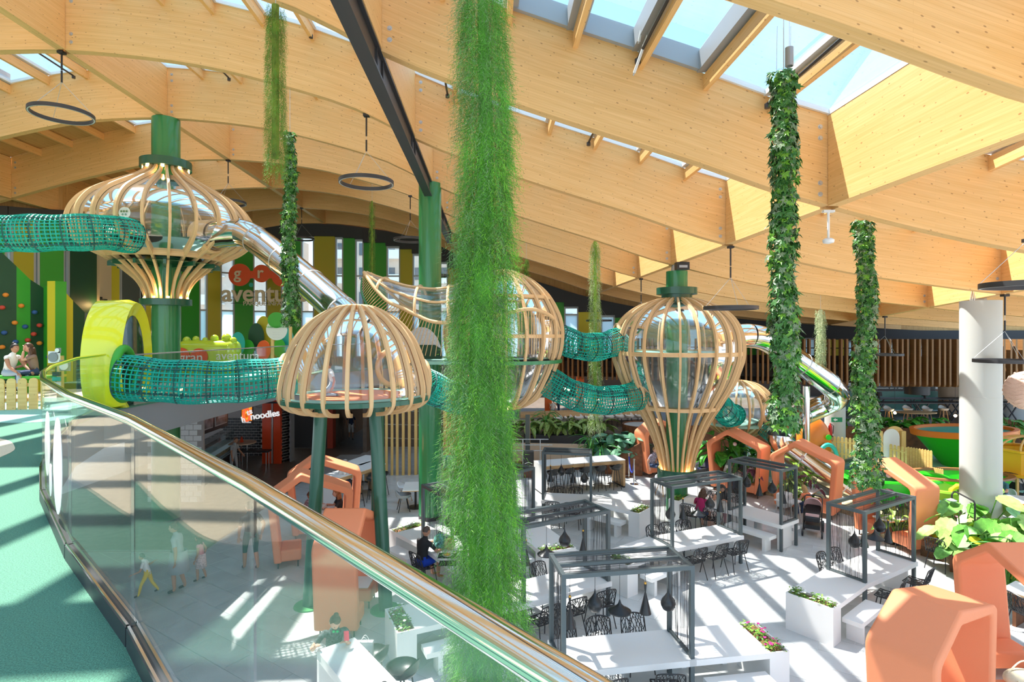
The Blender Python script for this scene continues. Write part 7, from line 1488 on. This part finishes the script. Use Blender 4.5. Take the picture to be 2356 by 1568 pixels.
    b = MB(); b.v = vv; b.f = ff; b.uv = [None] * len(ff); cen = np.array([vn[f].mean(0) for f in ff]); AB = Bv - A; t_ = np.clip(((cen[:, None, :] - A) * AB).sum(2) / ((AB * AB).sum(1) + 1e-9), 0, 1); dd = np.linalg.norm(cen[:, None, :] - (A + t_[..., None] * AB), axis=2) / RA; am = dd.argmin(1); b.mi = [idx[B[i][2]] for i in am]
    r = .108 * s; F3 = head_mesh(b, hd * s + V((0, 0, .02 * s)), look, (0, lean * .3, 1), r, 0, 4, 5, 7 if beard else None)
    for w, d, sx in hands: hand(b, w * s, d, (0, -.3, -1), s, 0, curl)
    if skirt and seat is None:
        b.cur = 2; b.lathe([(.15 * wide * s, (zp + .1) * s), (.17 * wide * s, (zp - .1) * s), (.20 * wide * s, (zp - .42) * s), (.17 * s, (zp - .42) * s)], 18)
    t = b.build('person', mats, None, 180); t.location = loc; t.rotation_euler = (0, 0, rz); tag(t, lab, 'person')
    hb = MB(); hc = hd * s + V((0, 0, .02 * s)); n, m = 18, 10; vs = []; mi = []
    lim = {'short': .60, 'buzz': .52, 'long': .66, 'bun': .62, 'curly': .72}[style]
    for i in range(m + 1):
        th = lim * PI * i / m
        for j in range(n):
            a = 2 * PI * j / n; y = math.cos(a); th2 = th * (.44 if y > .35 else (.74 if y > -.2 else 1.0)); k = (1.10 if style != 'buzz' else 1.035) + (.03 * math.sin(a * 5 + i) if style == 'curly' else .012 * math.sin(a * 9 + i * 2))
            q = V((math.sin(th2) * math.sin(a) * .79 * k, math.sin(th2) * y * .97 * k - .02, math.cos(th2) * 1.15 * k)); vs.append(hc + F3 @ (q * r))
    hb.add(vs, [(i * n + j, (i + 1) * n + j, (i + 1) * n + (j + 1) % n, i * n + (j + 1) % n) for i in range(m) for j in range(n)])
    if style in ('long', 'curly'):
        bk = F3 @ V((0, -1, 0)); rt_ = F3 @ V((1, 0, 0))
        for i in range(13):
            f = (i - 6) / 6; p = hc + (rt_ * f * .80 + bk * (.95 - .75 * f * f) + V((0, 0, -.1))) * r; drop = (3.2 if style == 'long' else 2.6) * r * (1 - .2 * abs(f)); wv = .12 if style == 'long' else .3
            pts = [p + V((0, 0, -drop * q / 6)) + bk * (r * (.35 * math.sin(q / 6 * 2.2))) + rt_ * (wv * r * math.sin(q * 1.3 + i)) for q in range(7)]; hb.tube(pts, .2 * r, 6, rs=[.3 * r, .34 * r, .33 * r, .3 * r, .27 * r, .2 * r, .08 * r])
    if style == 'bun': hb.ell(hc + F3 @ (V((0, -.55, 1.12)) * r), .42 * r, 12, 9)
    hb.build('hair', HAIR[hair], t, 180); return t
wh = cloth('white_cotton', (.80, .80, .78)); jean = cloth('pale_denim', (.36, .47, .58)); djean = cloth('dark_denim', (.035, .06, .13)); brn = cloth('brown_knit', (.26, .17, .13)); blk = cloth('black_cotton', (.018, .018, .02)); blkp = cloth('black_patterned_cotton', (.06, .065, .07), noise=.95, scale=28); blue = cloth('royal_blue_shorts', (.006, .05, .42)); grey = cloth('grey_marl', (.38, .40, .42)); mag = cloth('magenta_cotton', (.36, .01, .09)); pink = cloth('pink_cotton', (.78, .30, .34)); teal = cloth('teal_cotton', (.05, .17, .21)); oran = cloth('coral_top', (.75, .22, .10)); yell = cloth('yellow_cotton', (.80, .55, .02)); pat = cloth('floral_shirt', (.30, .27, .33), noise=.8, scale=20); strp = cloth('pink_stripe', (.74, .55, .55), noise=.4, scale=30); char = cloth('charcoal_vest', (.10, .10, .105)); tanS = cloth('tan_shoes', (.36, .20, .06)); dgrn = cloth('dark_green_shorts', (.02, .10, .08))
def face(dx, dy): return math.atan2(dx, -dy)                # rotation so that the person looks along (dx, dy)
person('woman in a white sleeveless top seated on the green bench, seen from behind', (Xp(20, 15.1), 15.1, UF), face(.9, -.1), seat=.45, lean=.25, wr=((-.15, -.42, .55), (.18, -.45, .58)), top=wh, bot=jean, skin='b', hair='black', style='bun', sleeve=0, shoe=tanS)
person('woman in a brown top with her hand at her mouth on the bench', (Xp(80, 15.4), 15.4, UF), face(-.45, -.8), seat=.45, lean=.16, wr=((-.22, -.38, .66), (.02, -.25, 1.12)), look=(-.3, -1, -.1), top=brn, bot=djean, skin='a', hair='brown', style='long', sleeve=.6)
w6 = person('woman with a high bun and black patterned shirt leaning on the counter with her phone', (-2.98, 9.52, 0), face(.35, -.93), seat=.70, lean=.42, h=1.66, wr=((-.30, -.44, 1.145), (.16, -.52, 1.16)), look=(.25, -1, -.9), top=blkp, bot=djean, skin='a', hair='brown', style='bun', sleeve=.55, feet=((-.12, -.3, .25), (.12, -.3, .25)))
t = thing('bar_stool', 'black stool under the woman with the bun', 'stool', (-2.98, 9.55, 0)); MB().lathe([(0, .64), (.2, .64), (.21, .69), (0, .69)], 20).build('seat', M['shellk'], t, smooth=40); [MB().tube([(.1 * sx, .1 * sy, .65), (.2 * sx, .2 * sy, 0)], .013, 6).build('leg', M['black'], t) for sx in (-1, 1) for sy in (-1, 1)]
t = thing('smartphone', 'red smartphone held by the woman with the bun', 'phone', at(797, 1462, 9.02), .5); t.rotation_euler = (-.9, .2, .5); MB().box(-.04, .04, -.006, .006, -.075, .075).build('case', mat('red_case', (.55, .01, .06), .4), t); MB().box(-.035, .035, .006, .008, -.065, .065).build('screen', M['black'], t)
t = thing('sunglasses', 'green mirrored sunglasses hanging at the neck of the woman with the bun', 'glasses', at(772, 1452, 9.22)); [MB().ell((x, 0, 0), (.028, .012, .022), 10, 6).build('lens', mat('green_mirror', (.0, .45, .12), .1, .6), t, smooth=180) for x in (-.03, .03)]
c7 = R_ = None
person('man in a black shirt and blue shorts eating at the table', (-2.2, 13.85, 0), D(-56) + PI + .25, seat=.45, lean=.18, h=1.76, wr=((-.2, -.52, .80), (.24, -.50, .82)), look=(.1, -1, -.25), top=blk, bot=blue, shoe=tanS, skin='b', hair='buzz', style='buzz', sleeve=.6, leg=.5, wide=1.2)
x, y = inb(BO[8][1], BO[8][2], 1.62, .42); u = BO[8][2]; person('man with a shaved head and floral shirt in the booth', (x, y, 0), face(-math.cos(u), -math.sin(u)), seat=.45, lean=.18, wr=((-.2, -.5, .80), (.2, -.5, .80)), top=pat, bot=djean, skin='c', hair='buzz', style='buzz', sleeve=.6)
x, y = inb(BO[8][1], BO[8][2], .55, .42); person('woman with long red hair and black top in the booth', (x, y, 0), face(math.cos(u), math.sin(u)), seat=.45, lean=.25, wr=((-.2, -.48, .82), (.2, -.5, .80)), top=blk, bot=blk, skin='a', hair='red', style='long', sleeve=.4)
person('grey-haired person at the far-left high table', (-6.15, 20.2, 0), face(.6, .3), seat=.74, lean=.3, wr=((-.2, -.4, 1.13), (.2, -.4, 1.13)), top=wh, bot=djean, skin='a', hair='grey', style='short', feet=((-.12, -.3, .25), (.12, -.3, .25)))
x, y = inb(BO[2][1], BO[2][2], 1.62, .5, True); u = BO[2][2]; person('man in a white shirt eating in the booth before glossy plants', (x, y, 0), face(-math.cos(u), -math.sin(u)), seat=.47, lean=.35, wr=((-.12, -.36, 1.0), (.12, -.38, 1.02)), top=wh, bot=djean, skin='b', hair='black', style='short', beard=True)
x, y = inb(BO[2][1], BO[2][2], .5, .55, True); person('woman in pink striped clothes with her back turned in the booth', (x, y, 0), face(math.cos(u), math.sin(u)), seat=.47, lean=.25, wr=((-.2, -.45, .82), (.2, -.45, .82)), top=strp, bot=strp, skin='a', hair='brown', style='long', sleeve=.9)
person('woman in a magenta top with curly brown hair on a lattice chair', (5.75, 17.45, 0), face(.55, .55), seat=.45, lean=.38, wr=((-.15, -.42, .95), (.2, -.45, .85)), look=(.1, -1, -.5), top=mag, bot=djean, leg=.4, skin='a', hair='brown', style='curly', sleeve=.4)
person('dark-haired woman in a black top and pink trousers bent over the planter table', (6.85, 18.35, 0), face(-.5, -.75), seat=.45, lean=.4, wr=((-.2, -.42, .82), (.15, -.45, .82)), look=(-.2, -1, -.7), top=blk, bot=pink, skin='a', hair='black', style='long', sleeve=.1)
person('blond child in a coral top behind the pink stroller', (9.5, 18.2, 0), face(-.3, .7), h=1.35, seat=.5, lean=.35, wr=((-.25, -.32, .75), (.2, -.35, .75)), top=oran, bot=djean, skin='b', hair='blond', style='long', sleeve=.1)
person('bearded man in a teal shirt on the white shell chair', (Xp(2310, 19.5), 19.5, 0), face(-.95, -.2), seat=.45, lean=.3, wr=((-.2, -.5, .8), (.2, -.48, .82)), look=(0, -1, -.25), top=teal, bot=jean, skin='a', hair='black', style='short', beard=True, sleeve=.6, wide=1.15)
person('woman with long red hair and grey vest at the right edge', (8.62, 9.25, 0), face(.75, .35), seat=.47, lean=.35, wr=((-.2, -.46, .80), (.25, -.42, .80)), look=(.1, -1, -.8), top=char, bot=char, skin='a', hair='red', style='long', sleeve=0)
person('woman in a grey dress holding a child by the hand, seen through the glass', (-7.85, 13.4, 0), face(-.9, -.2), h=1.62, walk=.25, wr=((-.22, -.2, .72), (.24, .0, .8)), top=grey, bot=grey, skirt=True, leg=.4, skin='b', hair='brown', style='bun', wide=1.25)
person('small boy in yellow trousers pulled along, seen through the glass', (-8.45, 13.2, 0), face(-.9, -.3), h=1.0, walk=.9, lean=.3, wr=((-.12, .1, .75), (.2, -.25, .6)), top=wh, bot=yell, skin='b', hair='black', style='short')
person('girl in a pink patterned dress walking behind the woman in grey', (-7.65, 14.0, 0), face(-.9, -.1), h=1.12, walk=.3, top=pink, bot=strp, skirt=True, leg=.4, skin='b', hair='brown', style='long', sleeve=.2)
person('man in black shirt and green shorts walking, seen through the glass', (-6.7, 14.6, 0), face(-.6, .6), h=1.72, walk=.5, top=blk, bot=dgrn, leg=.6, skin='b', hair='black', style='short', wide=1.15)
person('woman in grey carrying a bag before the noodle restaurant', (-11.9, 24.3, 0), face(.9, -.2), h=1.62, walk=.3, wr=((-.2, -.1, .75), (.2, -.3, .9)), top=grey, bot=grey, skin='b', hair='brown', style='short')
person('person in a purple shirt and pale shorts in the brown corridor', (Xp(796, 31.5), 32.5, 0), face(.3, -.9), h=1.6, walk=.3, top=djean, bot=wh, leg=.5, skin='b', hair='brown', style='short')
person('child in a white shirt kneeling inside the domed pod', (dx - .45, dy - .25, 4.66), face(-.7, -.3), h=1.1, kneel=True, lean=.2, top=wh, bot=jean, skin='b', hair='brown', style='short')
person('child in yellow leaning in the lime boat', (Xp(2196, 18.6), 18.75, .35), face(.8, -.2), h=1.05, lean=.9, wr=((-.1, -.4, .35), (.15, -.42, .35)), top=yell, bot=yell, skin='a', hair='brown', style='short', sleeve=.3)
person('person in blue floral clothes on the booth seat beside the balloon-shaped pod foot', (Xp(1507, 23.4), 23.9, 0), face(.5, -.6), seat=.47, lean=.2, top=pat, bot=djean, skin='a', hair='blond', style='short')
person('standing woman in dark blue at the dim restaurant table', (Xp(1284, 32.2), 32.2, 1.3), face(.7, 0), h=1.65, lean=.2, wr=((-.15, -.4, 1.0), (.15, -.4, .95)), top=djean, bot=djean, skin='b', hair='black', style='long')
person('seated person in pale pink at the dim restaurant table', (Xp(1311, 32), 31.9, 1.3), face(-.6, .3), seat=.45, top=strp, bot=jean, skin='a', hair='grey', style='short')
person('child seated at the dim restaurant table, left of the woman in blue', (Xp(1272, 31.8), 31.8, 1.3), face(.4, .5), h=1.2, seat=.4, top=wh, bot=jean, skin='a', hair='brown', style='short')
person('blurred passer-by in white and pink shorts beside the pale column', (Xp(1899, 25.2), 24.9, 0), face(.4, -.8), h=1.6, walk=.4, top=wh, bot=pink, leg=.5, skin='b', hair='brown', style='short')
# ------------------------------------------------------------------ lettering becomes mesh
dg = bpy.context.evaluated_depsgraph_get()
for o in [o for o in list(COL.objects) if o.type == 'FONT']:
    me = bpy.data.meshes.new_from_object(o.evaluated_get(dg)); n = link('lettering', me, o.parent); n.location = o.location; n.rotation_euler = o.rotation_euler; bpy.data.objects.remove(o)
